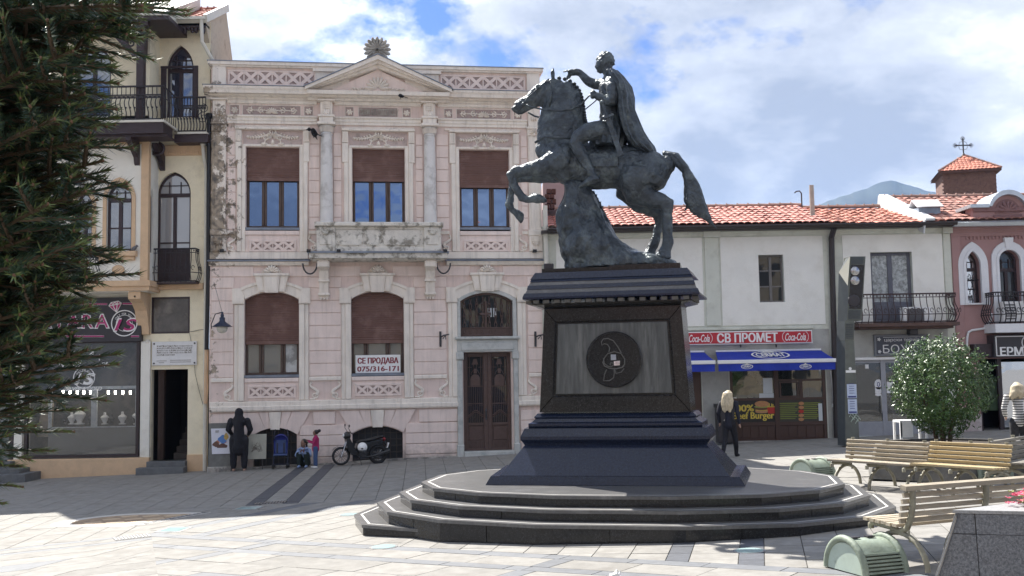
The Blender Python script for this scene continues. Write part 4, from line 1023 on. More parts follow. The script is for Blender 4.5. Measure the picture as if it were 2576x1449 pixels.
mb.build('shop_wall',M_WHITEW,CREAM)
mb=MB();mb.bbox(LB.x(24,1180),LB.x(379,1180),-0.16,0.0,-0.9,LB.z(1153,200),0.015);mb.build('plinth',M_PEACH,CREAM)
mb=MB();mb.bbox(LB.x(472,1180),LB.x(516,1180),-0.10,0.0,-0.9,LB.z(1143,490),0.015);mb.build('plinth',M_PEACH,CREAM)
for(a,b)in((40,61),(355,379)):
 mb=MB();mb.bbox(LB.x(a,1000),LB.x(b,1000),-0.08,-0.021,LB.z(1153,200)+0.002,LB.z(860,300),0.012);mb.build('pier',M_WHITEW,CREAM)
mb=MB();t=0.085;zm=LB.z(861,200)
mb.box(sx0,sx0+t,-0.10,0.02,z_sw0,zm);mb.box(sx1-t,sx1,-0.10,0.02,z_sw0,zm);mb.box(sx0+t,sx1-t,-0.10,0.02,z_sw0,z_sw0+t);mb.box(sx0+t,sx1-t,-0.10,0.02,zm-0.04,zm)
sw=mb.build('shop_window',M_SHOPFR,CREAM)
G_SHOP=glass('pane_shop',(0.01,0.012,0.014),0.015,0.88,0.006,2.0)
mb=MB();mb.box(sx0+t-0.005,sx1-t+0.005,-0.03,-0.018,z_sw0+t-0.005,zm-0.035);mb.build('pane',G_SHOP,sw)
M_SHOPIN=mat('shop_interior',(0.12,0.115,0.11),0.8,0.4,1.5,col2=(0.2,0.18,0.15),c2scale=1.2)
room(CREAM,sx0-0.02,sx1+0.02,0.27,1.7,z_sw0-0.05,LB.z(752,200),M_SHOPIN)
room(CREAM,LB.x(-70,1000),LB.x(38,1000),0.27,1.7,-0.7,LB.z(752,20),M_SHOPIN)
M_FILM=mat('grey_film',(0.27,0.27,0.25),0.5,0.05,3)
mb=MB();a,z1=q(119,1078);b,z0=q(343,1146);mb.box(a,b,0.06,0.07,z0,z1);mb.build('lower_screen',M_FILM,sw)
M_MARB=mat('display_marble',(0.62,0.65,0.68),0.4,0.15,9,col2=(0.40,0.46,0.52),c2scale=8,c2lo=0.5,c2hi=0.62)
mb=MB();x0,zt=q(119,974);x1,zb_=q(344,1078);xm0,xm1=LB.x(226,1030),LB.x(240,1030)
mb.box(x0,x1,0.08,0.16,zb_,zb_+0.07);mb.box(x0,x1,0.08,0.16,zt-0.08,zt);mb.box(x0,x0+0.08,0.08,0.16,zb_+0.07,zt-0.08);mb.box(x1-0.08,x1,0.08,0.16,zb_+0.07,zt-0.08);mb.box(xm0,xm1,0.08,0.16,zb_+0.07,zt-0.08);mb.box(x0,x1,0.16,0.7,zb_,zb_+0.04)
mb.build('display_case',M_MARB,sw)
for k,px in enumerate((147,165,183,200,217,262,280,299,318)):
 mb=MB();x,z=q(px,985);mb.lathe((x,0.3,z-0.08),[(0.028,0),(0.03,0.1)],8);mb.build('spotlight',mat('spot_glow',(1.0,0.93,0.82),0.5,0.0,emit=9.0),sw)  # glow added to the spotlights to brighten the window display
def bust(px,s,m_):
 x,z=q(px,1069);mb=MB()
 prof=[(0.10,0.0),(0.105,0.02),(0.05,0.035),(0.055,0.07),(0.10,0.15),(0.125,0.21),(0.085,0.25),(0.042,0.28),(0.036,0.35),(0.02,0.36)]
 mb.lathe((x,0.35,z),[(r*s,h*s)for r,h in prof],12);mb.build('necklace_bust',m_,sw,smooth=40)
for px,s in((167,0.95),(187,1.35),(251,0.95),(296,1.0),(334,1.2)):bust(px,s,M_SWHITE)
for px,s in((149,0.5),(215,0.8),(268,0.8),(330,0.9)):bust(px,s,M_SIGNBK)
M_COAT=mat('fabric_bag',(0.35,0.29,0.22),0.9,0.3,4)
mb=MB();x,z=q(90,1075);mb.prism([(x-0.2,z-0.3),(x+0.16,z-0.3),(x+0.2,z+0.75),(x-0.05,z+0.78)],0.5,0.7);mb.build('curtain',M_COAT,sw)
M_DECAL=mat('window_lettering',(0.75,0.75,0.75),0.6,0.03,5)
def logo(parent,cx,cz,s,y,m1,m2,m3,solid=True):
 o=MB();n=32
 ring=lambda r0,r1,yy:o.loft([[(cx+r0*math.cos(w),yy,cz+r0*math.sin(w)),(cx+r1*math.cos(w),yy,cz+r1*math.sin(w)),(cx+r1*math.cos(w),yy+0.012,cz+r1*math.sin(w)),(cx+r0*math.cos(w),yy+0.012,cz+r0*math.sin(w))]for w in[2*math.pi*i/n for i in range(n+1)]],cap=False)
 ring(0.86*s,0.93*s,y);ring(0.55*s,0.58*s,y);o.build('logo_ring',m2,parent,fixn=True)
 o=MB();d=(cx-0.62*s,cz+1.15*s)
 P=[(-0.48,0.18),(-0.26,0.40),(0.26,0.40),(0.48,0.18),(0.0,-0.42)]
 ca,sa=math.cos(0.2),math.sin(0.2)
 T=lambda p,f=1.0:(d[0]+s*f*(p[0]*ca-p[1]*sa),d[1]+s*f*(p[0]*sa+p[1]*ca))
 o.prism([T(p,1.0)for p in P],y-0.004,y+0.01);o.build('logo_diamond',m2 if solid else m1,parent)
 o=MB()
 if solid:o.prism([T(p,0.86)for p in P],y-0.012,y-0.005)
 else:o.prism([T(p,0.8)for p in P],y-0.006,y-0.0045)
 o.build('logo_diamond_face',m1 if solid else M_FILM,parent)
 o=MB()
 for a,b in(((-0.4,0.16),(0.4,0.16)),((-0.2,0.35),(-0.16,0.16)),((-0.16,0.16),(0,-0.36)),((0.2,0.35),(0.16,0.16)),((0.16,0.16),(0,-0.36)),((-0.16,0.16),(0,0.35)),((0,0.35),(0.16,0.16))):
  A=T(a);B=T(b);o.tube([(A[0],y-0.015,A[1]),(B[0],y-0.015,B[1])],0.012*s/0.35,4)
 o.build('logo_facets',m2,parent)
 text_obj('1S',s,'logo_text_edge',m2,parent,(cx+0.12*s,y-0.016,cz-0.12*s),0.004,width=1.75*s,height=0.98*s,bold=0.02*s,shear=0.25)
 text_obj('1S',s,'logo_text',m1,parent,(cx+0.12*s,y-0.024,cz-0.12*s),0.004,width=1.55*s,height=0.80*s,bold=0.012*s,shear=0.25)
 arc_text('ONLY FOR YOU',cx,cz,0.66*s,0.20*s,R(150),R(42),y-0.006,m2,parent)
def arc_text(txt,cx,cz,r,size,a0,a1,y,m,parent,bold=0.0):
 n=len(txt)
 for i,ch in enumerate(txt):
  if ch==' ':continue
  a=a0+(a1-a0)*i/(n-1)
  t=text_obj(ch,size,'letter',m,parent,(cx+r*math.cos(a),y,cz+r*math.sin(a)),0.003,bold=bold)
  t.rotation_euler=(math.pi/2,-(a-math.pi/2),0)
SIGN=thing('shop_sign','black jeweller fascia sign with magenta 1S logo, ring and diamond','sign',(XL0,DL,0))
x0,zt=q(24,753,-0.1);x1,zb_=q(357,859,-0.1)
o=MB();o.bbox(x0,x1,-0.16,0.02,zb_,zt,0.012);o.build('sign_board',M_SIGNBK,SIGN)
lx,lz=q(313,813,-0.17)
logo(SIGN,lx,lz,0.40,-0.185,M_MAG,M_SWHITE,None)
for i,ch in enumerate('ZLATARA'):
 px=257-(6-i)*36
 cx_,cz_=q(px,808,-0.17)
 text_obj(ch,0.5,'letter_edge',M_SWHITE,SIGN,(cx_,-0.170,cz_),0.008,height=0.42,bold=0.02)
 text_obj(ch,0.5,'letter',M_MAG,SIGN,(cx_,-0.182,cz_),0.006,height=0.36)
for(a,b,yy)in((100,270,765),(309,350,764),(100,262,846),(330,350,846)):
 o=MB();p0=q(a,yy,-0.17);p1=q(b,yy,-0.17);o.tube([(p0[0],-0.17,p0[1]),(p1[0],-0.17,p1[1])],0.028,6);o.build('neon_bar',M_SWHITE,SIGN)
 o=MB();o.tube([(p0[0],-0.185,p0[1]),(p1[0],-0.185,p1[1])],0.02,6);o.build('neon_core',M_MAG,SIGN)
dx_,dz_=q(213,950);logo(sw,dx_,dz_,0.33,-0.045,M_DECAL,M_DECAL,None,False)
arc_text('ZLATARA',dx_-0.02,q(213,950)[1],0.72,0.20,R(148),R(32),-0.04,M_DECAL,sw,0.006)
text_obj('SILVER & GOLD',0.13,'window_text',M_DECAL,sw,(q(212,978)[0],-0.04,q(212,978)[1]),0.003,width=1.02,shear=0.2,bold=0.003)
mb=MB();a,b=LB.x(-70,1000),LB.x(38,1000);z0=LB.z(1168,10)
for xx in(a,b-0.12):mb.box(xx,xx+0.12,-0.06,0.04,z0,LB.z(860,10))
mb.box(a+0.12,b-0.12,-0.06,0.04,z0,z0+0.12);mb.box(a+0.12,b-0.12,-0.06,0.04,LB.z(940,10),LB.z(930,10));sd_=mb.build('shop_door',M_SHOPFR,CREAM)
mb=MB();mb.box(a+0.1,b-0.1,-0.01,0.0,z0+0.1,LB.z(862,10));mb.build('pane',glass('pane_dull'),sd_)
for(xa,xc,ya,yb,dd)in((-70,25,1162,1182,-0.45),(-70,48,1181,1195,-0.8),(-70,63,1194,1222,-1.1)):
 mb=MB();mb.bbox(LB.x(xa,ya,dd),LB.x(xc,ya,dd),dd,-0.165,-0.9,LB.z(ya,20,dd),0.012);mb.build('step',M_STONE,CREAM)
mb=MB();mb.bbox(h_door.x0-0.02,h_door.x1+0.03,-0.28,0.25,-0.8,h_door.z0,0.012);mb.build('step',M_STONE,CREAM)
mb=MB();mb.bbox(LB.x(361,1185),LB.x(479,1185),-0.62,-0.281,-0.8,LB.z(1177,420,-0.6),0.012);mb.build('step',M_STONE,CREAM)
mb=MB();mb.add([(h_door.x0-0.3,2.6,-0.5),(h_door.x1+0.3,2.6,-0.5),(h_door.x1+0.3,2.6,3.2),(h_door.x0-0.3,2.6,3.2)],[(0,1,2,3)])
mb.add([(h_door.x0,0.22,-0.3),(h_door.x0,2.6,-0.3),(h_door.x0,2.6,3.2),(h_door.x0,0.22,3.2)],[(0,1,2,3)]);mb.add([(h_door.x1,0.22,-0.3),(h_door.x1,2.6,-0.3),(h_door.x1,2.6,3.2),(h_door.x1,0.22,3.2)],[(3,2,1,0)])
mb.add([(h_door.x0,0.22,3.0),(h_door.x1,0.22,3.0),(h_door.x1,2.6,3.0),(h_door.x0,2.6,3.0)],[(0,1,2,3)])
mb.build('hallway',M_DARK,CREAM)
mb=MB()
for k in range(6):mb.box(h_door.x0+0.45,h_door.x1-0.02,0.6+0.26*k,0.88+0.26*k,-0.3,h_door.z0+0.17*(k+1))
mb.build('stair',mat('stair_wood',(0.05,0.04,0.035),0.7,0.3),CREAM)
mb=MB();mb.obox((h_door.x0+0.12,0.55,(h_door.z0+h_door.z1)/2),(0.05,0.10,0),(-0.1,0.38,0),(0,0,(h_door.z1-h_door.z0)/2-0.01));mb.build('door',M_WOODB,CREAM)
mb=MB();a,b,c,d=h_uw.x0,h_uw.x1,h_uw.z0,h_uw.z1;t=0.045
for(p,r_,s_,u_)in((a,a+t,c,d),(b-t,b,c,d),(a+t,b-t,c,c+t),(a+t,b-t,d-t,d)):mb.box(p,r_,-0.01,0.06,s_,u_)
uw=mb.build('window',M_TIMBER,CREAM);mb=MB();mb.box(a+t-0.01,b-t+0.01,0.03,0.04,c+t-0.01,d-t+0.01);mb.build('pane',mat('dusty_pane',(0.10,0.09,0.08),0.25,0.35,2.5,col2=(0.2,0.18,0.15),c2scale=1.6),uw)
PLQ=thing('memorial_plaque','white marble plaque with carved lettering above the dark open doorway','plaque',(XL0,DL,0))
x0,zt=q(384,860);x1,zb_=q(496,918)
mb=MB();mb.bbox(x0,x1,-0.05,-0.005,zb_,zt,0.008);mb.build('slab',M_MARB if False else mat('plaque_marble',(0.68,0.68,0.68),0.4,0.06,6),PLQ)
mb=MB()
for xx in(x0+0.06,x1-0.06):
 for zz in(zb_+0.06,zt-0.06):mb.lathe((xx,-0.07,zz),[(0.0,0),(0.024,0.004),(0.026,0.02)],8,'y')
mb.build('studs',M_IRON,PLQ)
M_ENGR=mat('engraving',(0.22,0.2,0.18),0.8,0.1)
mb=MB();random.seed(3)
for r_ in range(5):
 zz=zt-0.13-r_*0.062;xe=x1-0.14 if r_<4 else x0+0.62;xx=x0+0.14
 while xx<xe:
  w=0.012;hgt=0.042
  mb.box(xx,xx+w,-0.053,-0.049,zz-hgt/2,zz+hgt/2)
  if random.random()<0.6:mb.box(xx+w,xx+w+0.016,-0.053,-0.049,zz+random.choice((-0.02,0,0.018)),zz+random.choice((-0.012,0.008,0.026))+0.002)
  xx+=0.026+0.014*random.random()
for(p,r2,zz)in((x0+0.14,x0+0.42,zb_+0.13),(x0+0.52,x1-0.16,zb_+0.14),(x0+0.2,x0+0.34,zb_+0.08),(x0+0.52,x1-0.16,zb_+0.09)):
 xx=p
 while xx<r2:mb.box(xx,xx+0.01,-0.053,-0.049,zz-0.012,zz+0.012);xx+=0.019
mb.build('engraved_lines',M_ENGR,PLQ)
mb=MB();x,z=q(373,859);mb.bbox(x-0.05,x+0.05,-0.07,0.0,z-0.05,z+0.05,0.01);tag(mb.build('junction_box',M_GUT,loc=(XL0,DL-0.02,0)),'small white junction box on the wall beside the marble plaque','junction box')
mb=MB();mb.bbox(LB.x(381,720),LB.x(514,720),-0.14,-0.001,LB.z(729,450),LB.z(714,450),0.015);mb.build('ledge',M_PEACH,CREAM)
# bay
D2=BAY
bx0=LB.x(-160,600,D2)
zb0=LB.z(733,250,D2);zb1=LB.z(345,300,D2)
h_bw=hole_px(270,458,331,630,'goth',500,D2)
h_bw2=Hole(LB.x(190,600,D2),LB.x(232,600,D2),LB.z(640,200,D2),LB.z(480,200,D2),'goth',LB.z(520,200,D2))
mb=MB();wall(mb,bx0,xb,zb0,zb1+0.6,[h_bw,h_bw2],D2,0.2)
hs=Hole(D2+0.16,D2+0.42,LB.z(636,377,D2+0.3),LB.z(470,377,D2+0.3),'goth',LB.z(515,377,D2+0.3))
sm=MB();wall(sm,D2,0.0,zb0,zb1+0.6,[hs],0.0,0.12)
for i,v in enumerate(sm.v):sm.v[i]=(xb-v[1],v[0],v[2])
mb.add(sm.v,sm.f)
mb.build('bay_wall',M_WHITEW,CREAM)
mb=MB();mb.box(bx0,xb,D2,0.0,zb0-0.02,zb0+0.02);mb.build('bay_floor',M_WHITEW,CREAM)
mb=MB();mb.box(xb-0.19,xb+0.02,D2-0.05,D2+0.12,zb0+0.2,zb1);mb.build('corner_pilaster',M_PEACH,CREAM)
mb=MB();mb.box(bx0,xb+0.08,D2-0.10,0.0,LB.z(733,250,D2),LB.z(722,250,D2));mb.box(bx0,xb+0.12,D2-0.15,0.0,LB.z(722,250,D2)+0.001,LB.z(708,250,D2));mb.build('bay_band',M_PEACH,CREAM)
mb=MB()
zt_=LB.z(733,360,D2)-0.002;zl_=LB.z(842,360)
mb.mould([(0.0,zt_),(D2-0.02,zt_),(D2-0.02,zt_-0.2),(D2+0.25,zt_-0.3),(D2+0.5,zt_-0.5),(-0.14,zl_+0.2),(-0.12,zl_),(0.0,zl_)],LB.x(349,780),LB.x(379,780));mb.build('bay_bracket',M_PEACH,CREAM)
def goth_window(h,y,parent,m_fr,panes,tr_z,name='window',mull=True,fr_w=0.06):
 mb=MB()
 o_=h.outline();cx=(h.x0+h.x1)/2;cz=h.z0
 inn=Hole(h.x0+fr_w,h.x1-fr_w,h.z0+fr_w,h.z1-fr_w*1.3,h.kind,h.spring).outline()
 P=[(p[0],y,p[1])for p in o_]+[(p[0],y,p[1])for p in inn]+[(p[0],y+0.06,p[1])for p in inn];n=len(o_)
 mb.add(P,[(i,(i+1)%n,n+(i+1)%n,n+i)for i in range(n)]+[(n+i,n+(i+1)%n,2*n+(i+1)%n,2*n+i)for i in range(n)])
 mb.box(h.x0+fr_w-0.01,h.x1-fr_w+0.01,y-0.02,y+0.05,tr_z-0.05,tr_z+0.05)
 if mull:mb.box(cx-0.045,cx+0.045,y-0.012,y+0.05,h.z0+fr_w,tr_z-0.05)
 for xx in((cx-(h.x1-h.x0)*0.17),(cx+(h.x1-h.x0)*0.17)):mb.box(xx-0.012,xx+0.012,y,y+0.04,tr_z+0.05,h.z1-fr_w-(h.z1-tr_z)*0.33)
 mb.box(h.x0+fr_w,h.x1-fr_w,y,y+0.04,tr_z+(h.z1-tr_z)*0.42-0.012,tr_z+(h.z1-tr_z)*0.42+0.012)
 zq=h.z0+(tr_z-h.z0)*0.45
 mb.box(h.x0+fr_w,h.x1-fr_w,y+0.004,y+0.04,zq-0.018,zq+0.018)
 w=mb.build(name,m_fr,parent)
 P=MB();P.add([(p[0],y+0.035,p[1])for p in o_],[tuple(range(n))]);P.build('pane',panes,w)
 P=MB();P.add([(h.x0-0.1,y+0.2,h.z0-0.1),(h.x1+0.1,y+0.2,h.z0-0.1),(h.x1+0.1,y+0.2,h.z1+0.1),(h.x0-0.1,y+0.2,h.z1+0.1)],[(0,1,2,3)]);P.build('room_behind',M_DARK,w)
 return w
GLASS_ADD['pane_lace']=0.12;GLASS_ADD['pane_deep']=0.22
G_DEEP=glass('pane_deep',(0.03,0.035,0.06),0.02,0,0.03)
G_LACE=glass('pane_lace',(0.30,0.30,0.31),0.03,0,0.02)
goth_window(h_fw,0.10,CREAM,M_TIMBER,G_LACE,LB.z(490,437));goth_window(h_bw,D2+0.08,CREAM,M_TIMBER,G_DEEP,LB.z(503,300,D2));goth_window(h_bw2,D2+0.08,CREAM,M_TIMBER,G_DEEP,LB.z(525,200,D2))
goth_window(h_tw,0.10,CREAM,M_TIMBER,G_DEEP,LB.z(176,453))
mb=MB();mb.add([(xb-0.06,hs.x0-0.02,hs.z0),(xb-0.06,hs.x1+0.02,hs.z0),(xb-0.06,hs.x1+0.02,hs.z1),(xb-0.06,hs.x0-0.02,hs.z1)],[(0,1,2,3)]);mb.build('side_pane',M_TIMBER,CREAM)
mb=MB();a,zt_=q(406,173);b,zb_=q(498,296)
for(p,r_)in((a,h_tw.x0),(h_tw.x1,b)):mb.bbox(p,r_,-0.05,0.0,zb_,zt_,0.012)
mb.box(a,b,-0.062,-0.002,zt_,zt_+0.06);mb.build('door_casing',M_TIMBER,CREAM)
def goth_band(h,w,y,m,parent,pr=0.04,full=True,name='arch_moulding'):
 inn=h.outline()if full else h.top();o_=Hole(h.x0-w,h.x1+w,h.z0,h.z1+w*1.25,h.kind,h.spring);out_=o_.outline()if full else o_.top()
 mb=MB();rings=[[(p[0],y,p[1]),(p[0],y-pr,p[1]),(r_[0],y-pr,r_[1]),(r_[0],y,r_[1])]for p,r_ in zip(inn,out_)]
 rings=rings[1:]+[rings[0]]
 mb.loft(rings,cap=True);mb.build(name,m,parent,fixn=True)
goth_band(h_bw,0.10,D2,M_PEACH,CREAM);goth_band(h_bw2,0.10,D2,M_PEACH,CREAM)
mb=MB();mb.bbox(LB.x(246,640,D2),LB.x(346,640,D2),D2-0.16,D2,LB.z(646,300,D2),LB.z(633,300,D2),0.015);mb.bbox(LB.x(252,640,D2),LB.x(340,640,D2),D2-0.1,D2,LB.z(656,300,D2),LB.z(646,300,D2)-0.001,0.012);mb.build('sill',M_PEACH,CREAM)
mb=MB();mb.bbox(LB.x(386,380),xr-0.15,-0.06,0.0,LB.z(392,440),LB.z(366,440),0.012)
for k in range(17):x=LB.x(403,390)+k*0.069;mb.ell((x,-0.06,LB.z(386,440)),0.022,0.03,0.055,6,5)
mb.build('frieze_drops',M_PEACH,CREAM)
mb=MB();mb.bbox(LB.x(225,360,D2),xb-0.2,D2-0.05,D2,LB.z(363,300,D2),LB.z(346,300,D2),0.012)
for k in range(20):mb.ell((xb-0.28-k*0.075,D2-0.05,LB.z(363,300,D2)),0.022,0.03,0.05,6,5)
mb.build('frieze_drops',M_PEACH,CREAM)
mb=MB();o_=LB.q(298,679,D2);mb.ell((o_[0],D2-0.02,o_[1]),0.18,0.03,0.14,10,6);mb.build('stucco_medallion',M_PEACH,CREAM,smooth=True)
# small bulging balcony in front of the french window
def bulge_rail(path_top,z0,z1,n,parent,m,out=0.10,r=0.012,name='balcony_rail',base_m=None,inward=None):
 """path_top: plan points (x, y) of the rail; bars swell outward low down"""
 P=[Vector((p[0],p[1]))for p in path_top]
 seg=[(P[i+1]-P[i]).length for i in range(len(P)-1)];tot=sum(seg)
 def at(s):
  for i,L_ in enumerate(seg):
   if s<=L_ or i==len(seg)-1:
    d=(P[i+1]-P[i])/L_;return P[i]+d*s,Vector((d.y,-d.x))
   s-=L_
 mb=MB();h=z1-z0
 mb.tube([(p.x,p.y,z1)for p in P],0.022,6);mb.tube([(p.x,p.y,z1-0.12*h)for p in P],r,5);mb.tube([(p.x,p.y,z0+0.03)for p in P],0.018,6)
 zz=z0+0.28*h;mb.tube([(at(s)[0].x+at(s)[1].x*out,at(s)[0].y+at(s)[1].y*out,zz)for s in[tot*i/10 for i in range(11)]],r,5)
 for k in range(n+1):
  o,nn=at(tot*k/n)
  prof=[(0.0,0.0),(0.12,0.6),(0.28,1.0),(0.45,0.75),(0.65,0.15),(0.85,0.0),(1.0,0.0)]
  mb.tube([(o.x+nn.x*out*w,o.y+nn.y*out*w,z0+h*t)for t,w in prof],r,5)
  if k<n:
   o,nn=at(tot*(k+0.5)/n)
   c=[]
   for i in range(9):
    w=i/8*2*math.pi*0.8;c.append((o.x+nn.x*out*0.9+0.045*math.cos(w)*(-nn.y),o.y+nn.y*out*0.9+0.045*math.cos(w)*nn.x,z0+0.42*h+0.06*math.sin(w)))
   mb.tube(c,r*0.7,4)
   mb.ell((o.x,o.y,z1-0.06*h),0.02,0.012,0.03,5,4)
 return mb.build(name,m,parent)
zb_,zt_=LB.z(710,440,-0.3),LB.z(626,440,-0.3)
xa,xc=LB.x(381,640,-0.3),LB.x(492,640,-0.3)
bulge_rail([(xa,0),(xa,-0.32),(xc,-0.32),(xc,0)],zb_,zt_,13,CREAM,M_WROUGHT,0.09)
mb=MB();mb.box(xa-0.05,xc+0.05,-0.40,-0.001,zb_-0.05,zb_);mb.build('balcony_slab',M_TIMBER,CREAM)
mb=MB();a=h_fw;mb.box(a.x0+0.06,a.x1-0.06,0.09,0.12,zb_,LB.z(626,437));mb.build('door_panel',M_TIMBER,CREAM)
zz0=LB.z(706,215,D2)
bulge_rail([(LB.x(190,690,D2),D2),(LB.x(190,690,D2),D2-0.25),(LB.x(246,690,D2),D2-0.25),(LB.x(246,690,D2),D2)],zz0,LB.z(650,215,D2),6,CREAM,M_WROUGHT,0.07)
# timber balcony of the top storey
D3=-1.6
zf,zt_=LB.z(302,380,D3),LB.z(215,380,D3)
xe=LB.x(405,300,D3)
mb=MB();x0=LB.x(-160,330,D3)
mb.box(x0,xe+0.1,D3-0.05,0.0,zf-0.06,zf);pl_=mb.build('balcony_floor',M_GUT,CREAM)
mb=MB();mb.box(x0,xe+0.06,D3,D2-0.02,zf-0.36,zf-0.06);mb.box(x0,xe+0.12,D3+0.12,D2-0.02,zf-0.42,zf-0.36);mb.build('balcony_beam',M_TIMBER,CREAM)
D4=-0.55
xf=LB.x(520,330,D4);zf2=LB.z(332,470,D4)
mb=MB();mb.box(xe+0.1,xf,D4,0.0,zf2-0.05,zf2);mb.build('balcony_floor',M_GUT,CREAM)
mb=MB();mb.box(xe+0.0,xf+0.02,D4+0.06,-0.001,zf2-0.28,zf2-0.05);mb.build('balcony_beam',M_TIMBER,CREAM)
def s_rail(x0,x1,y,z0,z1,n,parent,xs_end=None):
 mb=MB();mb.box(x0,x1,y-0.03,y+0.03,z1-0.04,z1);mb.box(x0,x1,y-0.014,y+0.014,z1-0.27,z1-0.24);mb.box(x0,x1,y-0.014,y+0.014,z1-0.35,z1-0.33);mb.box(x0,x1,y-0.016,y+0.016,z0+0.02,z0+0.05)
 h=z1-0.34-z0
 for k in range(n+1):
  x=x0+(x1-x0)*k/n
  mb.tube([(x,y+0.0,z1-0.02),(x,y,z1-0.35)],0.012,4)
  mb.tube([(x+0.03*math.sin(t*2*math.pi),y-0.05*math.sin(t*math.pi),z0+0.03+h*t)for t in[i/7 for i in range(8)]],0.015,4)
  mb.ell((x+0.015,y-0.04,z0+h*0.55),0.028,0.02,0.03,5,4)
  if k<n:mb.box(x+0.02,x+(x1-x0)/n-0.02,y-0.006,y+0.006,z1-0.33,z1-0.28)
 return mb.build('balcony_rail',M_WROUGHT,parent)
s_rail(LB.x(150,260,D3),xe,D3,zf,zt_,23,CREAM)
zt2=LB.z(243,470,D4)
s_rail(xe+0.12,xf-0.04,D4+0.02,zf2,zt2,9,CREAM)
mb=MB()
for k in range(7):
 y=D3+(D4-D3)*k/6;mb.tube([(xe+0.04,y,zf+(zf2-zf)*k/6),(xe+0.04+0.03,y,(zf+zt_)/2),(xe+0.04,y,zt_+(zt2-zt_)*k/6)],0.013,4)
mb.tube([(xe+0.04,D3,zt_),(xe+0.04,D4,zt2)],0.022,6);mb.tube([(xe+0.04,D3,zt_-0.3),(xe+0.04,D4,zt2-0.3)],0.014,6)
mb.build('balcony_side_rail',M_WROUGHT,CREAM);mb=MB();scroll(mb,(xf-0.1,zf2+0.40),0.17,1,D4,0.012,1.5);scroll(mb,(xf-0.1,zf2+0.66),0.14,-1,D4,0.012,1.5);mb.build('rail_scroll',M_WROUGHT,CREAM)
px0,px1=LB.x(341,200,D3),LB.x(359,200,D3)
zev=LB.z(62,360,D3)
mb=MB();mb.box(px0,px1,D3+0.04,D3+0.24,zf+0.001,zev);mb.build('balcony_post',M_TIMBER,CREAM)
mb=MB();xa,za=LB.q(272,68,D3);xc,zc=LB.q(341,142,D3);d_=Vector((xc-xa,0,zc-za));L_=d_.length;d_.normalize()
mb.obox(((xa+xc)/2,D3+0.14,(za+zc)/2),d_*L_/2,(0,0.06,0),Vector((-d_.z,0,d_.x))*0.07);mb.box(LB.x(150,60,D3),px1+0.1,D3+0.05,D3+0.25,zev,zev+0.14)
for(u,v,r_,s_)in((300,80,0.13,1),(316,88,0.1,-1),(327,105,0.12,1),(310,100,0.08,-1),(332,82,0.1,1)):
 c=LB.q(u,v,D3);scroll(mb,c,r_,s_,D3+0.12,0.028,1.4)
mb.build('carved_brace',M_TIMBER,CREAM)
for(u,d0,d1)in((346,D2,D3),):
 x=LB.x(u,380,D2);zc=zf-0.42
 for xx in(x,xb+0.12):
  mb=MB();mb.mould([(D2 if xx==x else-0.001,zc),(D3+0.1 if xx==x else-0.7,zc),(D3+0.1 if xx==x else-0.7,zc-0.1),(D2-0.12 if xx==x else-0.15,zc-0.45),(D2-0.06 if xx==x else-0.1,zc-0.62),(D2 if xx==x else-0.001,zc-0.66)],xx-0.07,xx+0.07);mb.build('balcony_console',M_TIMBER,CREAM)
mb=MB();c=LB.q(394,374,-0.5);path=[(c[0]+0.20*math.cos(t),-0.5,c[1]+0.17*math.sin(t))for t in[math.pi*0.9+i*math.pi*1.5/14 for i in range(15)]];mb.tube(path,0.045,6);scroll(mb,(c[0]-0.15,c[1]-0.1),0.1,1,-0.5,0.04,1.2);mb.build('carved_bracket',M_TIMBER,CREAM)
hx=Hole(LB.x(192,200,D2),LB.x(279,200,D2),zf,LB.z(118,240,D2),'goth',LB.z(162,240,D2))
mb=MB();wall(mb,LB.x(14,300,D2),xb,zb1+0.601,zev+0.6,[hx],D2,0.2)
P=[(xb,D2,zb1+0.601),(xb,0,zb1+0.601),(xb,0,zev+0.6),(xb,D2,zev+0.6)];mb.add(P,[(0,1,2,3)])
mb.build('upper_bay_wall',M_CREAM,CREAM)
goth_window(hx,D2+0.08,CREAM,M_TIMBER,G_DEEP,LB.z(163,240,D2))
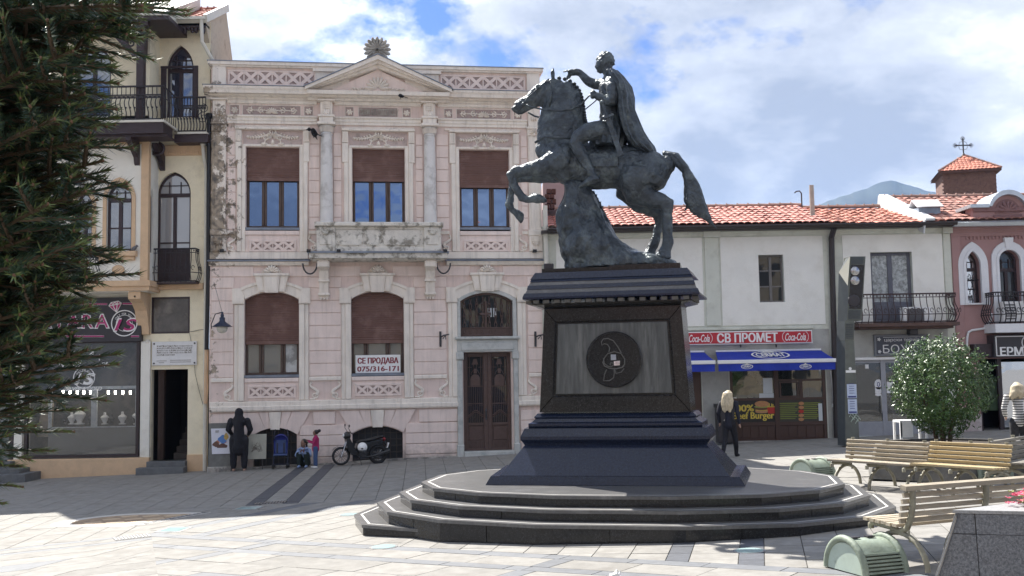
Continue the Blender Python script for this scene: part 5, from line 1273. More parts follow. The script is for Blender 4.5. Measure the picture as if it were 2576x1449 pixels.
# roofs
def tile_mesh(w,l,h=0.045):
 """one curved clay tile, long axis +y, crown up"""
 mb=MB();rings=[]
 for yy,s in((0.0,1.0),(l,0.9)):
  rings.append([(w/2*s*math.cos(math.pi-math.pi*i/5),yy,h*math.sin(math.pi*i/5)*s)for i in range(6)])
 mb.loft(rings,cap=False,closed=False)
 mb.loft([[(p[0]*0.86,0.0,p[2]-0.014)for p in rings[0]],rings[0]],cap=False,closed=False)
 return mb
def tiled_roof(parent,x0,x1,y0,z0,y1,z1,w,l,m,seed=1,jit=0.006,limit=300,sag=0.0,skew=0.0):
 """roof slope from eave (y0,z0) to ridge (y1,z1); real tiles course by course"""
 L_=math.hypot(y1-y0,z1-z0);ny=max(1,round(L_/l));pitch=L_/ny;nx=max(1,round((x1-x0)/w));pw=(x1-x0)/nx
 ang=math.atan2(z1-z0,y1-y0);me=tile_mesh(pw*1.08,pitch*1.18).mesh('roof_tile',m)
 rr=random.Random(seed);cnt=0;rest=MB();base=tile_mesh(pw*1.08,pitch*1.18)
 for j in range(ny):
  for i in range(nx):
   t=j*pitch;x=x0+pw*(i+0.5)+rr.uniform(-jit,jit)+skew*j
   u=(i+0.5)/nx;sg=-sag*math.sin(math.pi*u)
   p=Vector((x,y0+t*math.cos(ang),z0+t*math.sin(ang)+0.012*rr.random()+sg));tilt=ang-0.06+rr.uniform(-0.02,0.02);yaw=rr.uniform(-0.03,0.03)
   if cnt<limit:
    o=link('roof_tile',me,parent,p);o.rotation_euler=(tilt,0,yaw);cnt+=1
   else:
    mx=Matrix.Translation(p)@Matrix.Rotation(yaw,4,'Z')@Matrix.Rotation(tilt,4,'X');rest.add([mx@Vector(v)for v in base.v],base.f)
 if rest.v:rest.build('roof_tile_field',m,parent,kind='stuff')
 b=MB();n_=Vector((0,-math.sin(ang),math.cos(ang)))*-0.03
 A=[(x0,y0,z0),(x1,y0,z0),(x1,y1,z1),(x0,y1,z1)];A=[tuple(Vector(p)+n_+Vector((0,0,-sag*0.7)))for p in A]
 b.add(A+[(p[0],p[1],p[2]-0.06)for p in A],[(0,1,2,3),(7,6,5,4),(0,4,5,1),(1,5,6,2),(2,6,7,3),(3,7,4,0)]);b.build('roof_deck',mat('roof_batten',(0.10,0.05,0.04),0.9,0.2),parent)
def ridge_caps(parent,x0,x1,y,z,n,m,r=0.085):
 w=(x1-x0)/n;mb=MB();rings=[]
 for xx,s in((0,1.0),(w*1.08,0.86)):rings.append([(xx,-r*s*math.cos(math.pi*i/6),r*s*math.sin(math.pi*i/6))for i in range(7)])
 mb.loft(rings,cap=False,closed=False);mb.ell((0.02,0,r*0.8),0.03,0.06,0.045,6,4);me=mb.mesh('ridge_tile',m)
 for i in range(n):o=link('ridge_tile',me,parent,(x0+w*i,y,z-0.03));o.rotation_euler=(random.uniform(-0.05,0.05),random.uniform(-0.03,0.03),0)
xg=LB.x(517,50,-0.4);ze=LB.z(50,470,-0.4);yr=1.7;zrd=ze+0.5*(yr+0.4)
xl=LB.x(418,50,-0.4)
tiled_roof(CREAM,xl-1.2,xg,-0.42,ze+0.03,yr,zrd,0.20,0.30,M_TILE,3)
ridge_caps(CREAM,xl-1.2,xg,yr,zrd+0.03,12,M_TILE)
mb=MB();mb.mould([(-0.52,ze-0.02),(-0.40,ze-0.10),(-0.40,ze-0.02)],xl-0.3,xg+0.03);mb.box(xl-0.3,xg+0.03,-0.56,-0.40,ze-0.03,ze+0.05);mb.build('gutter',M_GUT,CREAM)
mb=MB();mb.box(xl-0.3,xg,-0.38,0.0,ze-0.16,ze-0.10)
for k in range(12):
 x=xl-0.1+k*0.105
 petal(mb,(x,ze-0.16),-math.pi/2,0.20+0.06*math.sin(k*2.4),0.06,0.03,-0.36)
mb.box(xl-0.3,xg,-0.38,-0.35,ze-0.22,ze-0.1);mb.build('carved_fascia',M_TIMBER,CREAM)
M_PARTY=mat('party_wall',(0.50,0.44,0.35),0.95,0.15,3,0.4,40,col2=(0.30,0.25,0.2),c2scale=3,c2lo=0.5,c2hi=0.7)
mb=MB();mb.prism([(-0.35,ze-0.15),(-0.35,ze-0.02),(yr,zrd),(2.5,ze-0.4),(2.5,8.0),(0.3,8.0),(0.3,ze-0.9)],xg-0.18,xg,'x');mb.build('party_wall',M_PARTY,CREAM)
mb=MB();d_=Vector((0,yr+0.42,zrd-ze)).normalized();n_=Vector((0,-d_.z,d_.y))
mb.obox(Vector((xg+0.02,(yr-0.42)/2,(zrd+ze)/2+0.04)),(0.05,0,0),d_*((yr+0.42)/2+0.2),n_*0.11);mb.build('verge_board',M_GUT,CREAM)
zl2=zev+0.14
mb=MB();mb.box(LB.x(10,50,D3),LB.x(418,50,D3-0.2),D3+0.02,0.0,zl2+0.001,zl2+0.12);mb.build('balcony_ceiling',M_TIMBER,CREAM)
mb=MB();mb.prism([(D3-0.02,zl2+0.121),(D3-0.02,zl2+0.2),(yr,zrd+0.35),(yr,zl2+0.121)],LB.x(10,50,D3),LB.x(405,50,D3-0.2),'x');mb.build('balcony_roof',M_GUT,CREAM)
mb=MB();x,z=LB.q(366,105,-0.9);mb.box(x-0.03,x+0.03,-1.3,-0.8,LB.z(140,366,-0.9),LB.z(80,366,-0.9));mb.build('louvre',M_TIMBER,CREAM)
mb=MB();x=LB.x(511,60,-0.3)
mb.tube([(x,-0.48,ze-0.02),(x,-0.40,LB.z(105,511,-0.4)),(x+0.25,-0.2,LB.z(152,530,-0.2)),(x+0.25,0.2,LB.z(156,530))],0.055,8);mb.build('downpipe',M_GUT,CREAM)
mb=MB();xa=LB.x(512,370,-0.15);xc=LB.x(521,430);xd=LB.x(517,1170)
mb.lathe((xa,-0.2,LB.z(372,512)),[(0.05,0),(0.11,0.12),(0.11,0.22)],10);mb.tube([(xa,-0.2,LB.z(372,512)),(xa+0.02,-0.18,LB.z(395,512)),(xc,-0.08,LB.z(428,520)),(xd,-0.08,-0.25)],0.055,8);mb.build('downpipe',M_GUT,CREAM)
mb=MB();xa=LB.x(531,600)
mb.tube([(xa,-0.28,LB.z(296,531)),(xa,-0.26,LB.z(700,531)),(xa-0.05,-0.2,LB.z(880,525))],0.06,8);mb.lathe((xa,-0.28,LB.z(305,531)),[(0.07,0),(0.10,0.05),(0.10,0.14),(0.07,0.16)],10)
tag(mb.build('rain_pipe',mat('black_paint',(0.012,0.012,0.014)),loc=(XL0,DL,0)),'black rainwater pipe in the corner between the cream and pink houses','pipe')
mb=MB();xa=LB.x(523,1000);mb.tube([(xa,-0.16,LB.z(845,523)),(xa-0.02,-0.16,LB.z(1010,523)),(xa-0.02,-0.16,LB.z(1015,523))],0.055,8);tag(mb.build('rain_pipe',M_PEACH,loc=(XL0,DL,0)),'short peach coloured conduit at the left edge of the pink house','pipe')
mb=MB();pts=[(478,838),(484,870),(489,905),(492,940),(500,975),(508,1005),(514,1025)]
mb.tube([(LB.q(*p)[0],-0.04,LB.q(*p)[1])for p in pts],0.008,4);mb.tube([(LB.q(478,835)[0],-0.03,LB.q(478,835)[1]),(LB.q(515,828)[0],-0.03,LB.q(515,828)[1])],0.008,4)
tag(mb.build('cable',M_ENGR,loc=(XL0,DL,0)),'thin slack cable running down the cream wall right of the doorway','cable')
mb=MB();x,z=LB.q(340,734,D2);mb.tube([(x,D2+0.3,z-0.02),(x,D2+0.1,z-0.1)],0.015,5);mb.lathe((x,D2-0.02,z-0.13),[(0.03,0),(0.05,0.03),(0.05,0.12),(0.03,0.14)],8,'y');tag(mb.build('security_camera',M_WROUGHT,loc=(XL0,DL,0)),'small black camera fixed under the bay above the jeweller sign','camera')
# WHITE SHOP HOUSE, MAUVE HOUSE, CHURCH TOWER
XW0,DW=0.86,30.24;WB=Front(XW0,DW)
M_WHITE2=mat('white_render',(0.80,0.79,0.745),0.9,0.05,1.6,0.35,40,col2=(0.68,0.66,0.60),c2scale=1.5,c2lo=0.5,c2hi=0.8,shift=False)
M_GREENW=mat('greenish_render',(0.61,0.625,0.555),0.9,0.06,2,0.3,40,col2=(0.42,0.42,0.36),c2scale=1.6,c2lo=0.5,c2hi=0.75,shift=False)
M_CONC=mat('grey_concrete',(0.40,0.40,0.375),0.9,0.10,2.4,0.3,40,col2=(0.30,0.29,0.27),c2scale=2,c2lo=0.48,c2hi=0.7,shift=False)
M_BROWNFR=mat('brown_frame',(0.07,0.034,0.024),0.45,0.15,5,0.05,60,stretch=(8,8,1))
M_GUTD=mat('dark_gutter',(0.03,0.022,0.022),0.45,0.2,5)
WHITE=thing('white_house','low white house with red tiled roof, burger shop and patisserie on its ground floor','house',(XW0,DW,0))
w=WB.q
h_w=Hole(*[WB.x(1909,700),WB.x(1972,700)],WB.z(760,1940),WB.z(641,1940))
h_bd=Hole(WB.x(2192,720),WB.x(2297,720),WB.z(812,2240),WB.z(634,2240))
xE=WB.x(2396,700);ze_=WB.z(573,1800)
xs0,xs1=WB.x(1837,1000),WB.x(2079,1000);zs0,zs1=WB.z(1108,1950),WB.z(925,1950)
xp0,xp1=WB.x(2133,1000),WB.x(2372,1000);zp0,zp1=WB.z(1096,2250),WB.z(905,2250)
xd0,xd1=WB.x(1735,1000),WB.x(1766,1000)
mb=MB();wall(mb,0.0,xE,-0.3,ze_+0.12,[h_w,h_bd,Hole(xs0,xs1,zs0,zs1),Hole(xp0,xp1,zp0,zp1),Hole(xd0,xd1,0.2,zs1)],0.0,0.25,ret=0)
mb.build('wall',M_GREENW,WHITE)
zc0=WB.z(818,1900)
def field(x0,x1,z0,z1,holes,m=M_WHITE2,y=-0.02):
 mb=MB();wall(mb,x0,x1,z0,z1,holes,y,0.02)
 P=[(x0,y,z0),(x1,y,z0),(x1,y,z1),(x0,y,z1),(x0,y+0.019,z0),(x1,y+0.019,z0),(x1,y+0.019,z1),(x0,y+0.019,z1)]
 mb.add(P,[(1,5,6,2),(4,0,3,7),(3,2,6,7),(0,4,5,1)]);mb.build('rendered_field',m,WHITE)
zf1=WB.z(596,1900)
field(WB.x(1400,700),WB.x(1768,700),zc0,zf1,[]);field(WB.x(1814,700),WB.x(2072,700),zc0,zf1,[h_w]);field(WB.x(2122,700),WB.x(2374,700),WB.z(806,2200),zf1,[h_bd])
field(0.02,WB.x(2092,1000),zs1+0.36,zc0-0.14,[],M_CONC,-0.015);field(WB.x(1768,1000),xs0-0.03,0.1,zs1+0.355,[],M_CONC,-0.015);field(xs1+0.03,WB.x(2100,1000),0.1,zs1+0.355,[],M_CONC,-0.015)
field(WB.x(2122,860),WB.x(2385,860),WB.z(898,2250),WB.z(822,2250),[],M_CONC,-0.015)
o=MB();o.mould([(0,zf1+0.02),(-0.04,zf1+0.03),(-0.06,zf1+0.09),(-0.10,zf1+0.12),(-0.12,zf1+0.2),(-0.16,zf1+0.24),(0,zf1+0.25)],0.0,xE)
o.build('cornice',M_GREENW,WHITE)
for(a,b)in((1774,1810),(2376,2394)):
 o=MB();o.bbox(WB.x(a,700),WB.x(b,700),-0.045,0.0,zc0,zf1,0.012);o.bbox(WB.x(a,700)-0.04,WB.x(b,700)+0.04,-0.17,0,zf1,zf1+0.24,0.015);o.build('pilaster',M_GREENW,WHITE)
o=MB();o.bbox(0.0,WB.x(2044,820),-0.09,0.0,zc0-0.13,zc0-0.05,0.012);o.build('string_course',M_GREENW,WHITE)
def sixpane(h,y,nx,nz,m_fr,pm,name='window',fw=0.05,bar=0.03,back=True):
 mb=MB();mb.box(h.x0,h.x0+fw,y,y+0.06,h.z0,h.z1);mb.box(h.x1-fw,h.x1,y,y+0.06,h.z0,h.z1);mb.box(h.x0+fw,h.x1-fw,y+0.002,y+0.058,h.z0,h.z0+fw);mb.box(h.x0+fw,h.x1-fw,y+0.002,y+0.058,h.z1-fw,h.z1)
 for i in range(1,nx):x=h.x0+(h.x1-h.x0)*i/nx;mb.box(x-bar*1.3,x+bar*1.3,y-0.012,y+0.05,h.z0+fw,h.z1-fw)
 for j in range(1,nz):z=h.z0+(h.z1-h.z0)*j/nz;mb.box(h.x0+fw,h.x1-fw,y+0.004,y+0.046,z-bar*0.7,z+bar*0.7)
 wo=mb.build(name,m_fr,WHITE)
 for i in range(nx):
  for j in range(nz):
   p=MB();a=h.x0+(h.x1-h.x0)*i/nx;b=h.x0+(h.x1-h.x0)*(i+1)/nx;c=h.z0+(h.z1-h.z0)*j/nz;d=h.z0+(h.z1-h.z0)*(j+1)/nz
   t=random.uniform(-0.004,0.004)
   p.add([(a+0.02,y+0.03+t,c+0.01),(b-0.02,y+0.03-t,c+0.01),(b-0.02,y+0.03-t,d-0.01),(a+0.02,y+0.03+t,d-0.01)],[(0,1,2,3)]);p.build('pane',pm,wo)
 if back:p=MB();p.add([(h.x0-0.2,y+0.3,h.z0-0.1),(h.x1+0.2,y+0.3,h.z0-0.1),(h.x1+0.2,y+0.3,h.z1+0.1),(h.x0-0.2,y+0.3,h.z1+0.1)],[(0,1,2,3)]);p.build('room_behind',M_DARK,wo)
 return wo
M_GREYWOOD=mat('grey_wood',(0.16,0.15,0.145),0.7,0.3,6,0.3,40,stretch=(8,8,1))
GLASS_ADD.update({'pane_dark':0.0,'pane_reflect':0.03,'pane_patisserie':0.03})
G_DARKP=glass('pane_dark',(0.012,0.015,0.018),0.02,0,0.02)
sixpane(h_w,0.12,2,3,M_GREYWOOD,G_DARKP)
M_BLUEWOOD=mat('blue_grey_wood',(0.11,0.115,0.145),0.6,0.25,5,0.2,40,stretch=(8,8,1))
bd=sixpane(h_bd,0.14,2,1,M_BLUEWOOD,mat('lace_pane',(0.42,0.45,0.46),0.2,0.25,14,col2=(0.20,0.21,0.21),c2scale=9,c2lo=0.42,c2hi=0.6),'balcony_door',0.09,0.05)
o=MB();xm=(h_bd.x0+h_bd.x1)/2
for a,b in((h_bd.x0+0.05,xm-0.03),(xm+0.03,h_bd.x1-0.05)):o.bbox(a,b,0.10,0.16,h_bd.z0,h_bd.z0+0.62,0.02);o.bbox(a+0.1,b-0.1,0.085,0.11,h_bd.z0+0.1,h_bd.z0+0.52,0.015)
o.build('door_panel',M_BLUEWOOD,bd)
o=MB();fw=0.09;xm0,xm1=WB.x(1949,1000),WB.x(1960,1000);y=0.03
zz=[WB.z(v,1950)for v in(1065,1004,957)]
o.box(xs0,xs0+fw,y,y+0.08,zs0,zs1);o.box(xs1-fw,xs1,y,y+0.08,zs0,zs1);o.box(xm0,xm1,y-0.01,y+0.08,zs0,zs1)
for a,b in((xs0+fw,xm0),(xm1,xs1-fw)):
 o.box(a,b,y+0.002,y+0.07,zs0,zs0+0.06);o.box(a,b,y+0.002,y+0.07,zz[0]-0.06,zz[0]+0.04);o.box(a,b,y+0.002,y+0.07,zz[1]-0.03,zz[1]+0.04)
o.box(xm1,xs1-fw,y+0.002,y+0.07,zz[2]-0.03,zz[2]+0.03);xq=WB.x(2016,980);o.box(xq-0.05,xq+0.05,y,y+0.075,zz[1]+0.04,zz[2]-0.03)
sf=o.build('shop_front',M_BROWNFR,WHITE)
for a,b in((xs0+fw,xm0),(xm1,xs1-fw)):
 n=5
 for k in range(n):
  p=MB();u0=a+(b-a)*k/n;u1=a+(b-a)*(k+1)/n;p.bbox(u0,u1,y+0.03,y+0.05,zs0+0.06,zz[0]-0.06,0.01);p.build('wood_panel',M_BROWNFR,sf)
G_REF=glass('pane_reflect',(0.02,0.025,0.02),0.015,0.55,0.02)
for(a,b,c,d)in((xs0+fw,xm0,zz[1]+0.04,zs1),(xm1,xs1-fw,zz[2]+0.03,zs1),(xm1,xq-0.05,zz[1]+0.04,zz[2]-0.03),(xq+0.05,xs1-fw,zz[1]+0.04,zz[2]-0.03)):
 p=MB();p.box(a-0.01,b+0.01,y+0.035,y+0.045,c-0.01,d);p.build('pane',G_REF,sf)
o=MB();o.box(xm1+0.03,xq-0.08,y-0.02,y+0.03,zz[1]+0.05,zz[1]+0.09);o.box(xm1+0.03,xq-0.08,y-0.02,y+0.03,zz[2]-0.08,zz[2]-0.04);o.box(xm1+0.03,xm1+0.07,y-0.02,y+0.03,zz[1]+0.09,zz[2]-0.08);o.box(xq-0.12,xq-0.08,y-0.02,y+0.03,zz[1]+0.09,zz[2]-0.08);o.build('serving_hatch',M_BROWNFR,sf)
room(WHITE,xs0,xs1,0.2,1.8,zs0,zs1+0.02,mat('shop_dark',(0.05,0.055,0.04),0.8,0.5,2.5))
M_R_=mat('print_red',(0.48,0.03,0.025),0.5,0.05);mat('burger60',(0.50,0.24,0.10),0.6,0.15,20)
M_POT=mat('print_potato',(0.40,0.36,0.22),0.6,0.2,5);M_LEAF=mat('print_green',(0.09,0.12,0.05),0.6,0.5,6)
o=MB();a,b=w(1841,935),w(1880,1000);o.box(xs0+fw,xm0-0.7,y+0.052,y+0.056,zz[1]+0.05,zs1);pk=o.build('potato_print',M_LEAF,sf)
for(px,py,rx,rz)in((1853,985,0.19,0.17),(1873,972,0.24,0.21),(1868,990,0.19,0.19),(1889,985,0.2,0.19),(1882,962,0.28,0.2),(1906,983,0.2,0.2)):
 o=MB();x,z=w(px,py);P=[(x+rx*math.cos(t),z+rz*math.sin(t))for t in[2*math.pi*i/14 for i in range(14)]];yy=y+0.05-0.001*(px%7);o.prism(P,yy-0.004,yy-0.003);o.build('potato',M_POT,pk)
M_PAPER=mat('paper')
for(x0_,y0_,x1_,y1_)in((1920,951,1945,989),(1911,990,1948,1003)):
 o=MB();a=w(x0_,y0_);b=w(x1_,y1_);o.box(a[0],b[0],y+0.028,y+0.033,b[1],a[1]);o.build('paper_notice',M_PAPER,sf)
M_BLKP=mat('print_black',(0.02,0.017,0.016),0.5,0.3,4);M_YEL=mat('print_yellow',(0.72,0.55,0.08),0.5,0.05)
o=MB();o.box(xs0+fw-0.01,xm0+0.01,y+0.03,y+0.045,zz[0]+0.04,zz[1]-0.03);bp=o.build('burger_poster',M_BLKP,sf)
c=w(1872,1027);text_obj('100%',0.3,'poster_text',M_YEL,bp,(c[0]-0.02,y+0.026,c[1]),0.003,width=0.62,height=0.2,bold=0.012)
c=w(1897,1048);text_obj('Beef Burger',0.3,'poster_text',M_YEL,bp,(c[0],y+0.026,c[1]),0.003,width=1.2,height=0.26,bold=0.01)
bc=w(1918,1025)
for(dz,rx,rz,cc)in((0.10,0.21,0.09,(0.50,0.24,0.10)),(0.02,0.23,0.035,(0.30,0.36,0.08)),(-0.03,0.22,0.05,(0.14,0.06,0.03)),(-0.075,0.21,0.03,(0.65,0.42,0.08)),(-0.12,0.20,0.05,(0.50,0.26,0.12))):
 o=MB();P=[(bc[0]+rx*math.cos(t),bc[1]+dz+rz*math.sin(t))for t in[2*math.pi*i/16 for i in range(16)]];o.prism(P,y+0.022-0.001*rx-dz*0.02,y+0.029);o.build('burger_layer',mat('burger%d'%int(100*dz+50),cc,0.6,0.15,20),bp)
fc=w(1942,1030);o=MB();o.prism([(fc[0]-0.10,fc[1]-0.12),(fc[0]+0.10,fc[1]-0.12),(fc[0]+0.13,fc[1]+0.06),(fc[0]-0.13,fc[1]+0.06)],y+0.02,y+0.028);o.build('fries_box',mat('print_red',(0.48,0.03,0.025),0.5,0.05),bp)
o=MB()
for k in range(7):xx=fc[0]-0.11+k*0.036;o.box(xx,xx+0.024,y+0.021,y+0.0275,fc[1]+0.06,fc[1]+0.14+0.05*math.sin(k*2.3))
o.build('fries',M_YEL,bp)
o=MB();o.box(xm1-0.01,xs1-fw+0.01,y+0.03,y+0.045,zz[0]+0.04,zz[1]-0.03);mp=o.build('menu_board',mat('menu_brown',(0.045,0.04,0.03),0.5,0.2),sf)
M_MENU=mat('menu_green',(0.22,0.26,0.04),0.6,0.1)
for k,(px,wdt)in enumerate(((1987,0.55),(2044,0.5))):
 o=MB()
 for r_ in range(9):
  z=zz[1]-0.13-r_*0.055;x=w(px,1030)[0];o.box(x-wdt/2,x+wdt/2-0.16*((r_*7)%3)/3,y+0.024,y+0.029,z-0.012,z+0.012);o.box(x+wdt/2-0.03,x+wdt/2,y+0.024,y+0.029,z-0.012,z+0.012)
 o.build('menu_lines',M_MENU,mp)
for k in range(5):x,z=w(2017,1015+k*10);o=MB();o.prism([(x+0.08*math.cos(t),z+0.05*math.sin(t))for t in[2*math.pi*i/12 for i in range(12)]],y+0.02,y+0.028);o.build('menu_picture',mat('burger60',(0.50,0.24,0.10))if k!=2 else mat('print_red'),mp)
o=MB();a=w(2064,1015);o.box(a[0]-0.05,a[0]+0.06,y+0.02,y+0.028,a[1]-0.5,a[1]);o.build('paper_notice',M_PAPER,mp)
o=MB();o.box(xd0,xd1,0.08,0.14,0.2,zs1);o.build('door',M_BROWNFR,WHITE)
o=MB();o.bbox(WB.x(1840,1108),WB.x(2085,1108),-0.10,0.0,-0.2,zs0,0.01);o.build('threshold',M_FOOT,WHITE)
M_RED=mat('sign_red',(0.44,0.018,0.035),0.35,0.06,2)
PS=thing('shop_sign','long red shop sign lettered in white with a script drinks logo at each end','sign',(XW0,DW,0))
a=w(1640,835,-0.15);b=w(2044,863,-0.15);x0,x1=a[0],b[0];z0,z1=w(2044,863,-0.15)[1],w(2044,830,-0.15)[1]
o=MB();o.bbox(x0,x1,-0.16,-0.02,z0,z1,0.01);o.build('sign_frame',M_SWHITE,PS)
o=MB();o.bbox(x0+0.03,x1-0.03,-0.172,-0.15,z0+0.03,z1-0.03,0.004);o.build('sign_face',M_RED,PS)
zc=(z0+z1)/2
text_obj('СВ ПРОМЕТ',0.3,'sign_text',M_SWHITE,PS,(w(1880,847,-0.17)[0],-0.174,zc),0.004,width=w(1957,847)[0]-w(1806,847)[0],height=0.28,bold=0.014)
for px in(2001,1759):
 cx_=w(px,847,-0.17)[0]
 text_obj('Coca-Cola',0.3,'sign_logo',M_SWHITE,PS,(cx_,-0.174,zc),0.004,width=0.60,height=0.22,shear=0.35,bold=0.004)
 o=MB()
 for s in(-1,1):o.tube([(cx_+s*(0.24+0.14*math.cos(t)),-0.174,zc+0.16*math.sin(t)*1.02)for t in[-1.1+2.2*i/10 for i in range(11)]],0.007,4)
 o.build('logo_arcs',M_SWHITE,PS)
o=MB()
for px in(1861,1950):x,z=w(px,866);o.lathe((x,-0.12,z-0.1),[(0.01,0),(0.03,0.05),(0.02,0.09)],8);o.tube([(x,-0.12,z-0.02),(x,0.0,z)],0.01,4)
o.build('sign_lamps',M_GUTD,PS)
M_AWN=mat('awning_blue',(0.012,0.035,0.36),0.75,0.12,3,0.3,90)
def awning(x0,x1,px_l,label):
 A=thing('awning',label,'awning',(XW0,DW,0),group='blue awnings over the burger shop')
 yt,yf=-0.04,-0.95;zt_=WB.z(883,1950);zf=WB.z(905,1950,yf);zb_=WB.z(932,1950,yf)
 ins=0.12
 o=MB();rings=[]
 for i in range(13):
  u=i/12;xa=x0+ins+(x1-x0-2*ins)*u;xb_=x0+(x1-x0)*u;sg=0.02*math.sin(u*math.pi*6)
  rings.append([(xa,yt,zt_),((xa+xb_)/2,(yt+yf)/2,(zt_+zf)/2-0.015-0.01*sg),(xb_,yf,zf),(xb_,yf+0.012,zf-0.015),((xa+xb_)/2,(yt+yf)/2+0.012,(zt_+zf)/2-0.03),(xa,yt+0.004,zt_-0.015)])
 o.loft(rings);o.build('canopy',M_AWN,A,fixn=True)
 o=MB();rings=[]
 for i in range(25):
  u=i/24;x=x0+(x1-x0)*u;wv=0.012*math.sin(u*26)
  rings.append([(x,yf-0.018,zf-0.09),(x,yf-0.018+wv,zb_),(x,yf-0.008+wv,zb_),(x,yf-0.008,zf-0.09)])
 o.loft(rings);o.build('valance',M_AWN,A,fixn=True)
 o=MB();o.bbox(x0-0.02,x1+0.02,yf-0.05,yf+0.05,zf-0.095,zf+0.012,0.015);o.build('front_bar',M_SWHITE,A)
 o=MB();o.tube([(x0+ins,yt-0.02,zt_+0.02),(x1-ins,yt-0.02,zt_+0.02)],0.03,6)
 for x in(x0+0.08,x1-0.08):o.tube([(x,-0.05,zt_-0.35),(x,-0.5,zt_-0.28),(x,yf+0.02,zf-0.05)],0.018,6)
 o.build('folding_arms',M_SWHITE,A)
 return A,yf,zf,zb_
xa0,xa1=w(1807,920,-0.95)[0],w(2101,920,-0.95)[0]
A1,yf,zfa,zba=awning(xa0,xa1,1807,'wide blue awning with white front bar, nearer the black downpipe')
awning(w(1600,920,-0.95)[0],w(1798,920,-0.95)[0],1600,'blue awning partly hidden by the dark pedestal, left of the wide one')
def oval_logo(cx,cz,s,y,parent,text,tilt=0.0):
 ny=0.0
 o=MB();n=28
 T=lambda u,v:(cx+u,y+tilt*v,cz+v)
 o.loft([[T(s*math.cos(t),s*0.42*math.sin(t)),T(s*0.88*math.cos(t),s*0.36*math.sin(t)),tuple(Vector(T(s*0.88*math.cos(t),s*0.36*math.sin(t)))+Vector((0,-0.004,0))),tuple(Vector(T(s*math.cos(t),s*0.42*math.sin(t)))+Vector((0,-0.004,0)))]for t in[2*math.pi*i/n for i in range(n+1)]],cap=False)
 P=[T(*p)for p in((-0.42*s,0.25*s),(-0.12*s,0.52*s),(0.0,0.62*s),(0.14*s,0.50*s),(0.42*s,0.25*s))];o.add([(p[0],p[1]-0.004,p[2])for p in P],[(0,4,3,2,1)])
 o.build('logo_oval',M_SWHITE,parent)
 t=text_obj(text,s,'logo_text',M_SWHITE,parent,(cx,y-0.004,cz),0.002,width=s*1.45,height=s*0.4,bold=0.02*s)
 t.rotation_euler=(math.pi/2-math.atan(tilt),0,0)if tilt else(math.pi/2,0,0)
cz_=(zfa+WB.z(883,1950))/2;tl=(yf+0.04)/(zfa-WB.z(883,1950))
for px in(1879,2026):x,z=w(px,922,-0.97);oval_logo(x,z-0.0,0.17,yf-0.034,A1,'CERMAT')
x,z=w(1938,890,-0.5)
o_y=(yf-0.04)/2
P_top=Vector((x,o_y,cz_));nrm=Vector((0,-1,1)).normalized()
slope_z=(WB.z(883,1950)-zfa)/0.91
def oval_on_canopy(cx,s):
 o=MB();n=28;d=Vector((0,0.91,WB.z(883,1950)-zfa)).normalized();nn=Vector((0,-d.z,d.y));c0=Vector((cx,-0.49,cz_))+nn*0.02
 T=lambda u,v:tuple(c0+Vector((u,0,0))+d*v)
 o.loft([[T(s*math.cos(t),s*0.75*math.sin(t)),T(s*0.9*math.cos(t),s*0.66*math.sin(t))]for t in[2*math.pi*i/n for i in range(n+1)]],cap=False,closed=False)
 P=[T(*p)for p in((-0.45*s,0.45*s),(-0.12*s,0.72*s),(0.0,0.8*s),(0.14*s,0.72*s),(0.45*s,0.45*s))];o.add(P,[(0,4,3,2,1)])
 o.build('logo_oval',M_SWHITE,A1)
 t=text_obj('CERMAT',s,'logo_text',M_SWHITE,A1,tuple(c0),0.003,width=s*1.5,height=s*0.7,bold=0.012)
 t.rotation_euler=(math.atan2(d.z,d.y),0,0)
oval_on_canopy(x,0.55)
BN=thing('waste_bin','tall dark waste bin standing against the grey wall beside the burger shop','bin',tuple(gnd(1797,1076,0.3)[:2])+(0.16,))
p=gnd(1797,1110);BN.location=(p.x+0.05,DW-0.45,gz(p.x))
o=MB();o.bbox(-0.24,0.24,-0.2,0.2,0.05,1.05,0.02);o.build('body',M_SIGNBK,BN);o=MB();o.bbox(-0.27,0.27,-0.23,0.22,1.052,1.16,0.03);o.build('lid',M_SIGNBK,BN)
# patisserie front
M_ALU=mat('grey_metal',(0.30,0.31,0.345),0.45,0.1,5,metal=0.3)
o=MB();y=0.05;fw=0.07;xa,xc=WB.x(2220,1000),WB.x(2232,1000);zpb=WB.z(1064,2250)
o.box(xp0,xp0+fw,y,y+0.07,zp0,zp1);o.box(xp1-fw,xp1,y,y+0.07,zp0,zp1);o.box(xa,xc,y-0.01,y+0.07,zp0,zp1);xh=WB.x(2300,1000);o.box(xh,xh+fw,y,y+0.07,zp0,zp1)
for a,b in((xp0+fw,xa),(xc,xh),(xh+fw,xp1-fw)):o.box(a,b,y+0.002,y+0.06,zp0,zpb-0.04);o.box(a,b,y-0.004,y+0.066,zpb-0.04,zpb+0.05);o.box(a,b,y+0.002,y+0.06,zp1-0.08,zp1)
pf=o.build('patisserie_front',M_ALU,WHITE)
G_PAT=glass('pane_patisserie',(0.015,0.018,0.018),0.015,0.5,0.02)
for a,b in((xp0+fw,xa),(xc,xh),(xh+fw,xp1-fw)):p=MB();p.box(a-0.01,b+0.01,y+0.03,y+0.04,zpb,zp1-0.07);p.build('pane',G_PAT,pf)
room(WHITE,xp0,xp1,0.2,1.9,zp0,zp1,mat('shop_dark'))
o=MB();o.tube([(xa-0.03,y-0.03,zpb+0.3),(xa-0.03,y-0.06,zpb+0.35),(xa-0.03,y-0.06,zpb+0.75),(xa-0.03,y-0.03,zpb+0.8)],0.015,6);o.build('door_handle',M_STEEL,pf)
